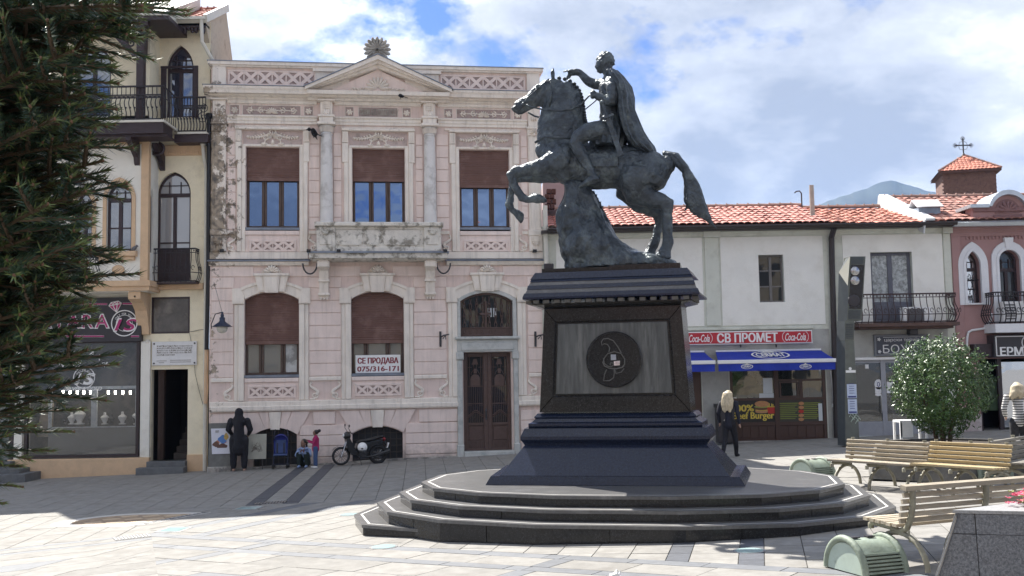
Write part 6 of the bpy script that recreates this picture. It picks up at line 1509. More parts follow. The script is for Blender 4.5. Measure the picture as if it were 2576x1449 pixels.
for(px,py,rw,rh)in((2212,967,0.12,0.15),(2213,982,0.11,0.09),(2241,966,0.09,0.06),(2241,975,0.09,0.05),(2183,922,0.05,0.06),(2241,984,0.09,0.06),(2212,993,0.1,0.04)):
 o=MB();x,z=w(px,py);o.prism([(x+rw*math.cos(t),z+rh*math.sin(t))for t in[2*math.pi*i/10 for i in range(10)]]if px==2212 else[(x-rw,z-rh),(x+rw,z-rh),(x+rw,z+rh),(x-rw,z+rh)],y+0.02,y+0.027);o.build('door_sticker',M_DECAL,pf)
x,z=w(2212,967);text_obj('0',0.15,'sticker_text',mat('ink_blue',(0.04,0.05,0.2)),pf,(x,y+0.018,z),0.001,height=0.14)
for k,(px,py,ww,hh)in enumerate(((2262,1038,0.45,0.5),(2290,1050,0.55,0.4),(2330,1046,0.4,0.5))):
 o=MB();x,z=w(px,py,0.8);o.bbox(x-ww/2,x+ww/2,0.7,1.1,z-hh/2,z+hh/2,0.03);o.build('display_cabinet',M_MARB,pf)
o=MB();o.bbox(WB.x(2150,900),WB.x(2380,900),-0.06,0.04,WB.z(905,2250)+0.002,WB.z(898,2250),0.01);o.build('lintel',M_SWHITE,WHITE)
BZ=thing('shop_sign','dark grey patisserie sign with flower corners on the wall above the glass shop front','sign',(XW0,DW,0))
a=w(2196,843);b=w(2335,894)
o=MB();o.bbox(a[0],b[0],-0.11,-0.018,b[1],a[1],0.012);o.build('sign_frame',mat('frame_grey',(0.17,0.18,0.2),0.5),BZ)
M_SLATE=mat('slate_grey',(0.05,0.055,0.075),0.5,0.1)
o=MB();o.box(a[0]+0.05,b[0]-0.05,-0.118,-0.10,b[1]+0.05,a[1]-0.05);o.build('sign_face',M_SLATE,BZ)
cx_=(a[0]+b[0])/2
text_obj('БОЖО',0.4,'sign_text',M_DECAL,BZ,(cx_,-0.12,b[1]+0.21),0.003,width=1.12,height=0.24,bold=-0.001)
text_obj('царски терија',0.2,'sign_text',M_DECAL,BZ,(cx_,-0.12,a[1]-0.16),0.003,width=1.02,height=0.12)
o=MB()
for xx,zz_ in((a[0]+0.13,a[1]-0.13),(b[0]-0.13,a[1]-0.13),(a[0]+0.13,b[1]+0.13),(b[0]-0.13,b[1]+0.13)):
 for k in range(5):petal(o,(xx,zz_),k*1.257,0.055,0.022,0.008,-0.119)
o.box(a[0]+0.25,b[0]-0.25,-0.121,-0.117,a[1]-0.08,a[1]-0.07);o.box(a[0]+0.25,b[0]-0.25,-0.121,-0.117,b[1]+0.065,b[1]+0.075);o.build('sign_flowers',M_DECAL,BZ)
o=MB();x,z=w(2291,842);o.bbox(x-0.12,x+0.12,-0.28,-0.02,z-0.02,z+0.17,0.02);tag(o.build('floodlight',M_SIGNBK,loc=(XW0,DW,0)),'small black floodlight box on the wall just above the patisserie sign','light')
zb_=WB.z(813,2250,-0.5);xa,xc=w(2158,780,-0.7)[0],w(2405,780,-0.7)[0]
o=MB();o.box(xa-0.02,xc+0.05,-0.8,0.0,zb_-0.1,zb_);o.box(xa+0.05,xc-0.05,-0.6,0,zb_-0.17,zb_-0.1);o.build('balcony_slab',mat('slab_brown',(0.10,0.06,0.05),0.8,0.3,5),WHITE)
M_RUST=mat('rusty_iron',(0.05,0.028,0.028),0.7,0.3,8)
bulge_rail([(xa,-0.05),(xa,-0.72),(xc,-0.72),(xc,-0.05)],zb_,WB.z(740,2250,-0.7),22,WHITE,M_RUST,0.13,0.013)
AC=thing('air_conditioner','white air conditioner unit standing on the balcony over the patisserie','air conditioner',(XW0,DW,0))
a=w(2278,773,-0.35);b=w(2335,811,-0.35);o=MB();o.bbox(a[0]-0.1,b[0]+0.1,-0.45,-0.15,zb_+0.03,a[1],0.02);o.build('casing',M_SWHITE,AC)
o=MB();cx_=(a[0]+b[0])/2-0.08;zc=(a[1]+zb_)/2+0.02
o.bbox(cx_-0.25,cx_+0.25,-0.462,-0.451,zb_+0.06,a[1]-0.05,0.004)
for k in range(4):r_=0.06+0.05*k;o.tube([(cx_+r_*math.cos(t),-0.466,zc+r_*0.9*math.sin(t))for t in[2*math.pi*i/16 for i in range(16)]],0.007,4,closed=True)
o.build('fan_grille',mat('grille_grey',(0.12,0.12,0.13),0.6),AC)
o=MB();xt,xb_=WB.x(2088,580),WB.x(2101,1105);zt_=WB.z(577,2088)
o.tube([(xt,-0.42,zt_),(xt,-0.12,zt_-0.25),(WB.x(2090,640),-0.1,WB.z(640,2090)),(xb_+0.02,-0.1,WB.z(1100,2100))],0.085,8);tag(o.build('rain_pipe',M_GUTD,loc=(XW0,DW,0)),'black downpipe between the burger shop and the patisserie','pipe')
o=MB();xt=WB.x(1372,600);o.tube([(xt,-0.2,WB.z(520,1370)),(xt+0.02,-0.2,0.1)],0.07,8);o.tube([(xt,-0.2,WB.z(578,1370)),(xt+0.3,-0.25,WB.z(573,1390))],0.05,6);tag(o.build('rain_pipe',M_GUT,loc=(XW0,DW,0)),'pale downpipe at the right edge of the pink house, behind the horse','pipe')
o=MB();x,z=w(2089,932);x2,z2=w(2097,1015);o.tube([(x,-0.03,z),(x2,-0.03,z2)],0.022,5);o.bbox(x2-0.05,x2+0.05,-0.07,0,z2-0.1,z2,0.01);tag(o.build('conduit',M_SWHITE,loc=(XW0,DW,0)),'white cable conduit with socket box right of the burger shop front','conduit')
zeave=WB.z(569,1800,-0.4)
xm_=WB.x(2080,560)
DR=3.0;zrid=zeave+0.3*(DR+0.45)
tiled_roof(WHITE,WB.x(1378,560),xm_,-0.45,zeave+0.06,DR,zrid+0.06,0.21,0.44,M_TILE2 if 'M_TILE2' in globals()else mat('roof_tile_pink',(0.50,0.215,0.175),0.8,0.2,6,0.3,30,col2=(0.27,0.125,0.105),c2scale=4,c2lo=0.5,c2hi=0.75,objvar=0.18),5)
tiled_roof(WHITE,xm_+0.02,WB.x(2386,560),-0.45,zeave+0.05,DR,zrid-0.02,0.25,0.40,mat('roof_tile_old',(0.50,0.20,0.145),0.85,0.2,6,0.3,30,col2=(0.25,0.11,0.085),c2scale=4,c2lo=0.48,c2hi=0.7,objvar=0.3),6,jit=0.02,sag=0.06)
M_RIDGE=mat('ridge_tile',(0.34,0.20,0.16),0.9,0.2,5,0.3,30,col2=(0.2,0.17,0.15),c2scale=4,objvar=0.2)
ridge_caps(WHITE,WB.x(1378,560),xm_+0.1,DR,zrid+0.09,24,M_RIDGE,0.1);ridge_caps(WHITE,xm_+0.1,WB.x(2386,560),DR,zrid,12,M_RIDGE,0.1)
o=MB();o.mould([(-0.62,zeave-0.03),(-0.58,zeave-0.1),(-0.48,zeave-0.1),(-0.45,zeave),(-0.47,zeave),(-0.5,zeave-0.07),(-0.57,zeave-0.07),(-0.6,zeave)],WB.x(1378,560),WB.x(2387,560));o.box(0.02,xE,-0.44,0.0,zeave-0.12,zeave-0.04);o.build('gutter',M_GUTD,WHITE)
M_PIPE=mat('cement_pipe',(0.36,0.34,0.30),0.9,0.15,5)
o=MB();x,zc=w(2041,466,0.8);o.lathe((x,0.8,zeave+0.3),[(0.16,0),(0.09,0.12),(0.075,0.2),(0.07,zc-zeave-0.3)],10);tag(o.build('flue_pipe',M_PIPE,loc=(XW0,DW,0)),'tall grey flue pipe rising from the red tiled roof','chimney')
o=MB();x,zc=w(2016,486,2.4);o.tube([(x,2.4,zrid-0.1),(x,2.4,zc),(x-0.06,2.4,zc+0.07),(x-0.16,2.4,zc+0.06),(x-0.22,2.4,zc+0.01)],0.022,6);tag(o.build('roof_mast',M_GUTD,loc=(XW0,DW,0)),'thin hooked metal mast on the ridge beside the flue pipe','mast')
BH=thing('rear_house','plain mauve rear house wall behind the statue with brick chimney','house',(1.3,34.5,0))
RB=Front(1.3,34.5)
o=MB();o.box(RB.x(1366,480),RB.x(1421,480),0.0,3.0,0,RB.z(456,1390));o.build('wall',mat('mauve_grey',(0.40,0.31,0.31),0.9,0.1,3),BH)
o=MB()
for r_ in range(4):
 for c_ in range(2):z=RB.z(527,1378,-2.5)+r_*0.16;x=RB.x(1371,500,-2.5)+c_*0.15+(0.05 if r_%2 else 0);o.bbox(x,x+0.135,-2.7,-2.4,z,z+0.14,0.012)
o.build('brick_chimney',mat('dark_brick',(0.10,0.05,0.04),0.9,0.3,6),BH)
o=MB();o.prism([(-3.6,RB.z(565,1385,-3.6)),(-2.2,RB.z(528,1385,-2.2)),(-2.2,RB.z(565,1385,-3.6))],RB.x(1366,540,-3),RB.x(1440,540,-3),'x');o.build('lean_to_roof',mat('roof_batten'),BH)
# mauve house
XM0=WB.X0+xE;MBF=Front(XM0,DW);mq=MBF.q
M_MAUVE=mat('mauve_render',(0.37,0.225,0.22),0.9,0.07,2,0.3,50,shift=False);M_MAUVD=mat('mauve_dark',(0.22,0.125,0.125),0.9,0.08,2)
M_TRIMW=mat('white_trim',(0.70,0.71,0.74),0.8,0.05,4,0.15,50)
MAUVE=thing('mauve_house','mauve house with white arched window frames at the right edge','house',(XM0,DW,0))
h1=Hole(mq(2432,760)[0],mq(2469,760)[0],MBF.z(767,2450),MBF.z(632,2450),'goth',MBF.z(668,2450))
h2=Hole(mq(2512,700)[0],mq(2566,700)[0],MBF.z(812,2540),MBF.z(629,2540),'seg',MBF.z(655,2540))
hd=Hole(mq(2466,1000)[0],mq(2640,1000)[0],0.3,MBF.z(902,2520))
zt_=MBF.z(560,2450)
o=MB();wall(o,0.003,8.0,-0.2,zt_,[h1,h2,hd],0.0,0.3);o.build('wall',M_MAUVE,MAUVE)
o=MB();zk=MBF.z(595,2450)
o.mould([(0,zk),(-0.05,zk),(-0.06,zk+0.1),(-0.09,zk+0.12),(-0.09,zk+0.22),(-0.14,zk+0.25),(-0.14,zk+0.33),(-0.2,zk+0.37),(0,zk+0.38)],0.004,8.0)
for k in range(46):o.box(0.45+k*0.11,0.505+k*0.11,-0.04,0.0,zk-0.09,zk-0.002)
o.build('cornice',M_MAUVE,MAUVE)
o=MB();o.bbox(0.004,0.27,-0.05,0,2.9,zk+0.0,0.012);o.build('pilaster',M_MAUVE,MAUVE)
for h,wd in((h1,0.22),(h2,0.2)):
 goth_band(h,wd,0.0,M_TRIMW,MAUVE,0.07,True,'window_trim');goth_band(h,0.07,-0.07,M_TRIMW,MAUVE,0.03,True,'inner_trim')
o=MB();c=(h2.x0+h2.x1)/2;o.prism([(c-0.09,h2.z1),(c+0.09,h2.z1),(c+0.13,h2.z1+0.36),(c-0.13,h2.z1+0.36)],-0.12,-0.0);o.build('keystone',M_TRIMW,MAUVE)
o=MB();o.bbox(h1.x0-0.02,h1.x1+0.02,-0.1,0.25,h1.z0,h1.z0+0.05,0.01);o.build('sill',M_TRIMW,MAUVE)
GLASS_ADD['pane_bright']=0.55
goth_window(h1,0.2,MAUVE,M_TIMBER,glass('pane_bright',(0.3,0.32,0.36),0.02,0,0.02),MBF.z(677,2450),mull=False);goth_window(h2,0.2,MAUVE,M_TIMBER,G_DARKP,MBF.z(678,2540))
o=MB();cx_=(h1.x0+h1.x1)/2;zz_=h1.z0+0.08
for x in(-0.18,0.18):o.tube([(cx_+x,0.08,zz_),(cx_+x*0.9,0.08,zz_+0.7)],0.012,4);o.tube([(cx_+x,0.08,zz_),(cx_,0.08,zz_+0.5),(cx_-x*0.2,0.08,zz_+0.75)],0.01,4)
o.tube([(h1.x0,0.08,zz_+0.66),(h1.x1,0.08,zz_+0.66)],0.014,4)
for s in(-1,1):scroll(o,(cx_+s*0.1,zz_+0.75),0.09,s,0.09,0.009,1.2)
o.build('window_guard',M_WROUGHT,MAUVE)
zb2=MBF.z(810,2540,-0.6);xa=mq(2500,760,-0.6)[0]
o=MB();o.box(xa-0.05,8.0,-0.72,0,zb2-0.3,zb2-0.05);o.build('balcony_slab',M_TRIMW,MAUVE)
bulge_rail([(xa,-0.02),(xa,-0.62),(xa+2.6,-0.62)],zb2-0.03,MBF.z(735,2540,-0.6),22,MAUVE,M_WROUGHT,0.12,0.016)
AC2=thing('air_conditioner','white air conditioner behind the bulging black balcony rail of the mauve house','air conditioner',(XM0,DW,0))
a=mq(2545,770,-0.35);o=MB();o.bbox(a[0]-0.3,a[0]+0.35,-0.45,-0.15,zb2,zb2+0.6,0.02);o.build('casing',M_SWHITE,AC2)
o=MB()
for k in range(6):o.box(a[0]-0.25,a[0]+0.05,-0.462,-0.452,zb2+0.08+k*0.08,zb2+0.12+k*0.08)
o.build('fan_grille',mat('grille_grey'),AC2)
o=MB();pts=[(2495,790,-0.3),(2492,806,-0.1),(2478,826,-0.06),(2445,831,-0.06),(2436,836,-0.06),(2433,850,-0.06),(2432,880,-0.06)]
o.tube([(mq(p[0],p[1],p[2])[0],p[2],mq(*p)[1])for p in pts],0.035,6);tag(o.build('drain_hose',M_TRIMW,loc=(XM0,DW,0)),'white curling drain hose on the mauve wall','hose')
ES=thing('shop_sign','black shop sign with white serif letters over the dark doorway at the right edge','sign',(XM0,DW,0))
a=mq(2497,834,-0.4);b=mq(2720,896,-0.4);o=MB();o.bbox(a[0],b[0],-0.45,-0.002,b[1],a[1]-0.1,0.015);o.build('sign_board',M_SIGNBK,ES)
o=MB();x0,x1,z0,z1=a[0]+0.06,b[0]-0.06,b[1]+0.05,a[1]-0.15
for p in(((x0,z0),(x1,z0)),((x0,z1),(x1,z1)),((x0,z0),(x0,z1))):o.tube([(p[0][0],-0.455,p[0][1]),(p[1][0],-0.455,p[1][1])],0.016,5)
o.build('sign_border',M_DECAL,ES)
text_obj('ЕРМИ',0.34,'sign_text',M_SWHITE,ES,(mq(2516,884,-0.45)[0],-0.457,mq(2516,884,-0.45)[1]),0.006,'LEFT',height=0.25,bold=0.012)
o=MB();c=mq(2590,862,-0.45);o.tube([(c[0]+0.22*math.cos(t),-0.457,c[1]+0.22*math.sin(t))for t in[2*math.pi*i/20 for i in range(20)]],0.016,5,closed=True);o.tube([(c[0]-0.12,-0.457,c[1]+0.26),(c[0]-0.05,-0.457,c[1]-0.1)],0.012,4);o.build('sign_emblem',M_DECAL,ES)
o=MB();o.box(mq(2440,880)[0],mq(2495,880)[0],-0.3,0,MBF.z(898,2460),MBF.z(866,2460));o.build('shutter_box',M_TIMBER,MAUVE)
o=MB();a=mq(2513,1000)[0];o.box(hd.x0,hd.x0+0.05,0.0,0.1,0.3,hd.z1);o.box(a,a+0.12,0.0,0.1,0.3,hd.z1);o.build('shop_front',M_SHOPFR,MAUVE)
o=MB();o.box(a+0.121,hd.x1,0.04,0.05,0.5,hd.z1-0.1);o.build('pane',glass('pane_bright'),MAUVE)
room(MAUVE,hd.x0,hd.x1,0.2,2.2,hd.z0,hd.z1,M_DARK)
JK=MB();x,z=mq(2497,985,0.6);JK.loft([[(x+r_*math.cos(t),0.5+0.6*r_*math.sin(t),z+h_)for t in[2*math.pi*i/12 for i in range(12)]]for r_,h_ in((0.22,-0.55),(0.21,-0.2),(0.2,0.1),(0.26,0.3),(0.1,0.38),(0.07,0.45))]);tag(JK.build('hanging_jacket',mat('jacket_green',(0.10,0.16,0.09),0.9,0.15,6),smooth=40,loc=(XM0,DW,0)),'green jacket hanging inside the dark shop doorway','jacket')
o=MB();o.bbox(0.003,hd.x0,-0.03,0.0,-0.1,0.9,0.01);o.build('plinth',mat('marbled_panel',(0.40,0.34,0.33),0.5,0.2,4,col2=(0.55,0.5,0.48),c2scale=5),MAUVE)
zg=MBF.z(561,2450,-0.4)
o=MB();o.mould([(-0.55,zg),(-0.5,zg-0.1),(-0.36,zg-0.1),(-0.36,zg+0.06),(-0.4,zg+0.06)],-0.08,8.0);o.build('gutter',mat('zinc_bright',(0.50,0.54,0.58),0.35,0.1,4,metal=0.6),MAUVE)
zrm=MBF.z(495,2400,3.0)
tiled_roof(MAUVE,-0.75,5.0,-0.40,zg+0.10,3.0,zrm,0.235,0.37,mat('roof_tile_worn',(0.42,0.19,0.15),0.85,0.25,6,0.3,30,col2=(0.21,0.12,0.10),c2scale=4,c2lo=0.42,c2hi=0.65,objvar=0.3),8,jit=0.015)
ridge_caps(MAUVE,-0.8,5.0,3.0,zrm+0.03,20,M_RIDGE,0.1)
o=MB();d_=Vector((0,3.4,zrm-zg-0.1)).normalized();n_=Vector((0,-d_.z,d_.y));M_ZB=mat('zinc_bright')
o.obox(Vector((-0.78,1.3,(zg+0.1+zrm)/2+0.06)),(0.14,0,0),d_*1.95,n_*0.035);o.obox(Vector((-0.95,1.3,(zg+zrm)/2-0.1)),(0.02,0,0),d_*1.95,n_*0.2);o.build('verge_flashing',mat('painted_flashing',(0.66,0.68,0.70),0.5,0.08,3),MAUVE)
o=MB();x,z=mq(2338,534,0.4);o.bbox(x-0.35,x+0.3,0.3,1.0,z-0.25,z+0.14,0.02);o.build('roof_vent',M_ZINC,MAUVE);o=MB();o.mould([(0.2,z+0.15),(0.65,z+0.42),(1.1,z+0.15),(1.05,z+0.13),(0.65,z+0.38),(0.25,z+0.13)],x-0.42,x+0.36);o.build('vent_hood',mat('painted_flashing'),MAUVE)
yd=-0.25
x0,x1=mq(2447,540,yd)[0],mq(2447,540,yd)[0]+3.2;cx_=mq(2532,500,yd)[0];x1=2*cx_-x0;zl=MBF.z(554,2500,yd);zsh=MBF.z(524,2460,yd);zarc=MBF.z(520,2490,yd);ztop=MBF.z(491,2532,yd);rw=cx_-mq(2490,520,yd)[0]
o=MB();poly=[(x0,zl),(x1,zl),(x1,zsh)]+seg_top(cx_-rw,cx_+rw,zarc,ztop,12)+[(x0,zsh)]
o.prism(poly,yd,yd+0.5);o.build('gable',M_MAUVE,MAUVE)
o=MB();hi=seg_top(cx_-rw-0.08,cx_+rw+0.08,zarc,ztop+0.14,12);lo=seg_top(cx_-rw,cx_+rw,zarc-0.01,ztop+0.003,12)
o.loft([[(p[0],yd-0.16,p[1]),(p[0],yd+0.9,p[1]),(r_[0],yd+0.9,r_[1]),(r_[0],yd-0.16,r_[1])]for p,r_ in zip(lo,hi)])
o.box(x0-0.12,cx_-rw-0.08,yd-0.16,yd+0.9,zsh+0.002,zsh+0.1);o.box(cx_+rw+0.08,x1+0.12,yd-0.16,yd+0.9,zsh+0.002,zsh+0.1);o.build('gable_flashing',M_ZB,MAUVE,fixn=True)
o=MB();o.prism(seg_top(cx_-rw*0.72,cx_+rw*0.72,zarc-0.12,ztop-0.12,10)+[(cx_-rw*0.72,zarc-0.2),(cx_+rw*0.72,zarc-0.2)][::1],yd-0.03,yd+0.01);shell(o,(cx_,zarc-0.14),0.3,7,yd-0.03,0.05);o.mould([(yd,zsh-0.12),(yd-0.06,zsh-0.1),(yd-0.08,zsh),(yd,zsh)],x0,x1);o.bbox(cx_-rw*0.85,cx_+rw*0.85,yd-0.035,yd,zl+0.03,zsh-0.2,0.02);o.build('gable_relief',M_MAUVD,MAUVE)
# church tower
DT=62.0;p=fr(2510,520,DT);TWR=thing('church_tower','square brick church tower with red pyramid roof and iron cross','tower',(p[0],DT,0));TWR.rotation_euler.z=0.0
sL=2.95;sR=2.95;aL=R(180-12)
dl=Vector((-math.cos(R(14)),math.sin(R(14)),0));dr=Vector((math.sin(R(14)),math.cos(R(14)),0))
M_BRICK=mat('tower_brick',(0.17,0.095,0.075),0.9,0.15,5,0.5,25,col2=(0.11,0.065,0.055),c2scale=6,shift=False)
zT=fr(2510,427,DT)[1];zB=6.0
def fpt(d,s,z,out=0.0):
 n=Vector((-d.y,d.x,0))if d is dr else Vector((d.y,-d.x,0))
 if(d is dl and n.y>0)or(d is dr and n.x<0):n=-n
 return Vector((0,0,z))+d*s+n*out
o=MB();c=[Vector((0,0,0)),dl*3.0,dl*3.0+dr*3.0,dr*3.0];o.add([v+Vector((0,0,zB))for v in c]+[v+Vector((0,0,zT))for v in c],[(1,0,4,5),(0,3,7,4),(3,2,6,7),(2,1,5,6)]);o.build('wall',M_BRICK,TWR)
zrow0=fr(2450,520,DT)[1]
bme=MB()
for d in(dl,dr):
 zz_=zrow0-0.6;r_=0
 while zz_<zT-0.05:
  k=0;u=0.02 if r_%2 else 0.16
  while u<2.95:
   tooth=r_ in(17,22)
   if not(r_%11==5 and False):
    a=fpt(d,u,zz_,0.0);b_=d*0.125;bme.obox(a+d*0.13+Vector((0,0,0.05)),d*0.125,fpt(d,0,0,0.035 if tooth and k%2 else 0.018),(0,0,0.048))
   u+=0.28;k+=1
  zz_+=0.115;r_+=1
bme.build('brick_courses',M_BRICK,TWR,kind='stuff')
for d,n in((dl,4),(dr,3)):
 for k in range(n):
  o=MB();c0=(k+0.5)*2.9/n+0.05;zc=fr(2450,507,DT)[1]-0.55
  A_=[(c0+0.30*math.cos(t),zc+0.38*math.sin(t))for t in[math.pi*i/10 for i in range(11)]];B_=[(c0+0.42*math.cos(t),zc+0.52*math.sin(t))for t in[math.pi*i/10 for i in range(11)]]
  o.loft([[fpt(d,p_[0],p_[1],0.0),fpt(d,p_[0],p_[1],0.09),fpt(d,q_[0],q_[1],0.09),fpt(d,q_[0],q_[1],0.0)]for p_,q_ in zip(A_,B_)]);o.build('blind_arch',M_BRICK,TWR,fixn=True)
  o=MB();o.add([fpt(d,p_[0],p_[1],0.045)for p_ in A_]+[fpt(d,c0-0.3,zB,0.045),fpt(d,c0+0.3,zB,0.045)],[tuple(range(13))]);o.build('arch_field',mat('brick_pale',(0.22,0.13,0.10),0.9,0.2,8),TWR)  # arch fields in a paler brick tone than the wall
e=0.28;ap=(dl+dr)*1.5+Vector((0,0,fr(2466,388,DT+1.5)[1]));zE=zT+0.05
cn=[-(dl+dr)*e,dl*(3+e)-dr*e,(dl+dr)*(3+e),dr*(3+e)-dl*e];cn=[v+Vector((0,0,zE))for v in cn]
o=MB();o.add(cn+[ap],[(1,0,4),(0,3,4),(3,2,4),(2,1,4)]);o.add([v for v in cn]+[v-Vector((0,0,0.12))for v in cn],[(0,1,5,4),(3,0,4,7),(4,5,6,7)]);rf=o.build('roof',mat('roof_batten'),TWR)
tme=tile_mesh(0.24,0.36,0.045).mesh('roof_tile',mat('roof_tile_tower',(0.50,0.19,0.13),0.8,0.15,6,0.2,30,objvar=0.2));cnt=0
for A_,B_ in((cn[1],cn[0]),(cn[0],cn[3])):
 ex=(B_-A_).normalized();up=(ap-(A_+B_)/2);L_=up.length;eu=up.normalized();nn=ex.cross(eu);W_=(B_-A_).length
 mrot=Matrix((ex,eu,nn)).transposed().to_4x4()
 for j in range(int(L_/0.3)):
  ww=W_*(1-(j*0.3+0.1)/L_);m=max(1,int(ww/0.225))
  for i in range(m):
   if cnt>=298:break
   p_=(A_+B_)/2+eu*(j*0.3)+ex*((i-(m-1)/2)*0.225)+nn*0.02;t_=link('roof_tile',tme,rf);t_.matrix_local=Matrix.Translation(p_)@mrot@Matrix.Rotation(-0.06,4,'X');cnt+=1
o=MB();o.tube([cn[0]+Vector((0,0,0.05)),ap+Vector((0,0,0.05))],0.07,6);o.tube([cn[1]+Vector((0,0,0.05)),ap],0.07,6);o.tube([cn[3]+Vector((0,0,0.05)),ap],0.07,6);o.build('hip_tiles',M_RIDGE,TWR)
o=MB();x,y,z=ap;zt_=fr(2467,341,DT+1.5)[1];h=zt_-z
o.lathe((x,y,z-0.05),[(0.16,0),(0.1,0.12),(0.05,0.2)],8)
o.box(x-0.035,x+0.035,y-0.03,y+0.03,z+0.1,zt_-0.12);o.box(x-0.48,x+0.48,y-0.028,y+0.028,z+h*0.52,z+h*0.52+0.07)
for(u,v)in((-0.5,h*0.52+0.035),(0.5,h*0.52+0.035),(0,h-0.1)):
 for s,t in((0,0.07),(0.07,0),(-0.07,0),(0,-0.07)):o.tube([(x+u+s+0.06*math.cos(i*math.pi/4),y,z+v+t+0.06*math.sin(i*math.pi/4))for i in range(8)],0.018,4,closed=True)
for s in(-1,1):o.tube([(x+s*0.05,y,z+h*0.52-0.25),(x+s*0.22,y,z+h*0.52-0.2),(x+s*0.28,y,z+h*0.52-0.02)],0.015,4);o.tube([(x+s*0.05,y,z+h*0.52+0.3),(x+s*0.2,y,z+h*0.52+0.22),(x+s*0.26,y,z+h*0.52+0.08)],0.015,4)
o.build('cross',M_IRON,TWR)
# MONUMENT: stepped platform, pedestal, bronze rider
MO=Vector((1.669,16.912,0));MTH=-R(11.18)
MU=Vector((math.cos(MTH),math.sin(MTH),0));MV=Vector((-math.sin(MTH),math.cos(MTH),0))
def SPp(x,y,v=0.0):
 d=ray(x,y);P=MO+MV*v;t=MV.dot(P-CAM)/MV.dot(d);Q=CAM+d*t;L_=Q-MO
 return Vector((L_.dot(MU),L_.dot(MV),Q.z))
M_GRAN=mat('black_granite',(0.020,0.020,0.021),0.16,0.5,28,0.05,60,col2=(0.06,0.062,0.066),c2scale=60,c2lo=0.55,c2hi=0.62,spec=0.36)
M_GRANB=mat('sky_tinted_granite',(0.012,0.018,0.040),0.20,0.45,30,0.05,60,col2=(0.045,0.05,0.068),c2scale=70,c2lo=0.55,c2hi=0.63,spec=0.38)  # granite with the blue of the mirrored sky painted into its base colour
M_TREAD=mat('honed_granite',(0.105,0.104,0.104),0.28,0.25,22,0.15,40,col2=(0.21,0.207,0.204),c2scale=3,c2lo=0.5,c2hi=0.8,stretch=(1,4,1))
M_INLAY=mat('pale_inlay',(0.46,0.45,0.43),0.6,0.12,10)
PLAT=thing('monument_steps','three tiered black granite steps with pale inlaid edge lines round the monument','steps',MO,MTH)
def sup(a,b,n=16,e=2.35,cu=0.15,off=0.5):
 out=[]
 for k in range(n):
  t=2*math.pi*(k+off)/n;c,s=math.cos(t),math.sin(t)
  out.append((cu+a*math.copysign(abs(c)**(2/e),c),b*math.copysign(abs(s)**(2/e),s)))
 return out
def gl(u,v):p=MO+MU*u+MV*v;return gz(p.x)
def inset(P,d,cu=0.15):
 out=[];n=len(P)
 for i in range(n):
  p0,p1,p2=Vector(P[i-1]),Vector(P[i]),Vector(P[(i+1)%n])
  e1=(p1-p0).normalized();e2=(p2-p1).normalized();n1=Vector((-e1.y,e1.x));n2=Vector((-e2.y,e2.x))
  b=(n1+n2);b=b/b.length;out.append(tuple(p1+b*(d/max(0.3,b.dot(n1)))))
 return out
def tier(P,z0f,z1,drop,joint):
 n=len(P);mb=MB();mb.prism(inset(P,0.05),z1-0.6,z1-0.046,'z');mb.build('core',M_GRAN,PLAT)
 mb=MB();mb.prism(P,z1-0.045,z1,'z');mb.build('tread',M_TREAD,PLAT)
 A,B=inset(P,0.10),inset(P,0.135);mb=MB()
 mb.loft([[(A[i%n][0],A[i%n][1],z1+0.003),(B[i%n][0],B[i%n][1],z1+0.003)]for i in range(n+1)],cap=False,closed=False);mb.build('inlay_line',M_INLAY,PLAT,fixn=True)
 C_=inset(P,0.022)
 for i in range(n):
  a=Vector(C_[i]);b=Vector(C_[(i+1)%n]);L_=(b-a).length;m=1 if L_<1.0 else 2
  for k in range(m):
   p=a+(b-a)*(k/m+(0.004 if k else 0.0));q_=a+(b-a)*((k+1)/m-(0.004 if k+1<m else 0.0));nn=Vector((-(b-a).y,(b-a).x)).normalized()*0.026
   mb=MB();mb.prism([tuple(p),tuple(q_),tuple(q_+nn),tuple(p+nn)],z1-drop,z1-0.047,'z');mb.build('riser_slab',M_GRAN,PLAT)
tier(sup(4.05,3.02),0,0.285,0.55,0);tier(sup(3.70,2.68),0,0.440,0.2,0);tier(sup(3.35,2.34),0,0.595,0.2,0)
P0=sup(4.42,3.35)
P0=clip(clip(P0,-1,0,2.62),0.35,1,-3.2)
mb=MB();mb.prism(inset(P0,0.02),-0.4,0.055,'z');mb.build('low_step',M_GRAN,PLAT);mb=MB();mb.prism(P0,0.056,0.10,'z');mb.build('tread',M_TREAD,PLAT)
A,B=inset(P0,0.10),inset(P0,0.135);mb=MB();mb.loft([[(A[i%len(A)][0],A[i%len(A)][1],0.103),(B[i%len(A)][0],B[i%len(A)][1],0.103)]for i in range(len(A)+1)],cap=False,closed=False);mb.build('inlay_line',M_INLAY,PLAT,fixn=True)
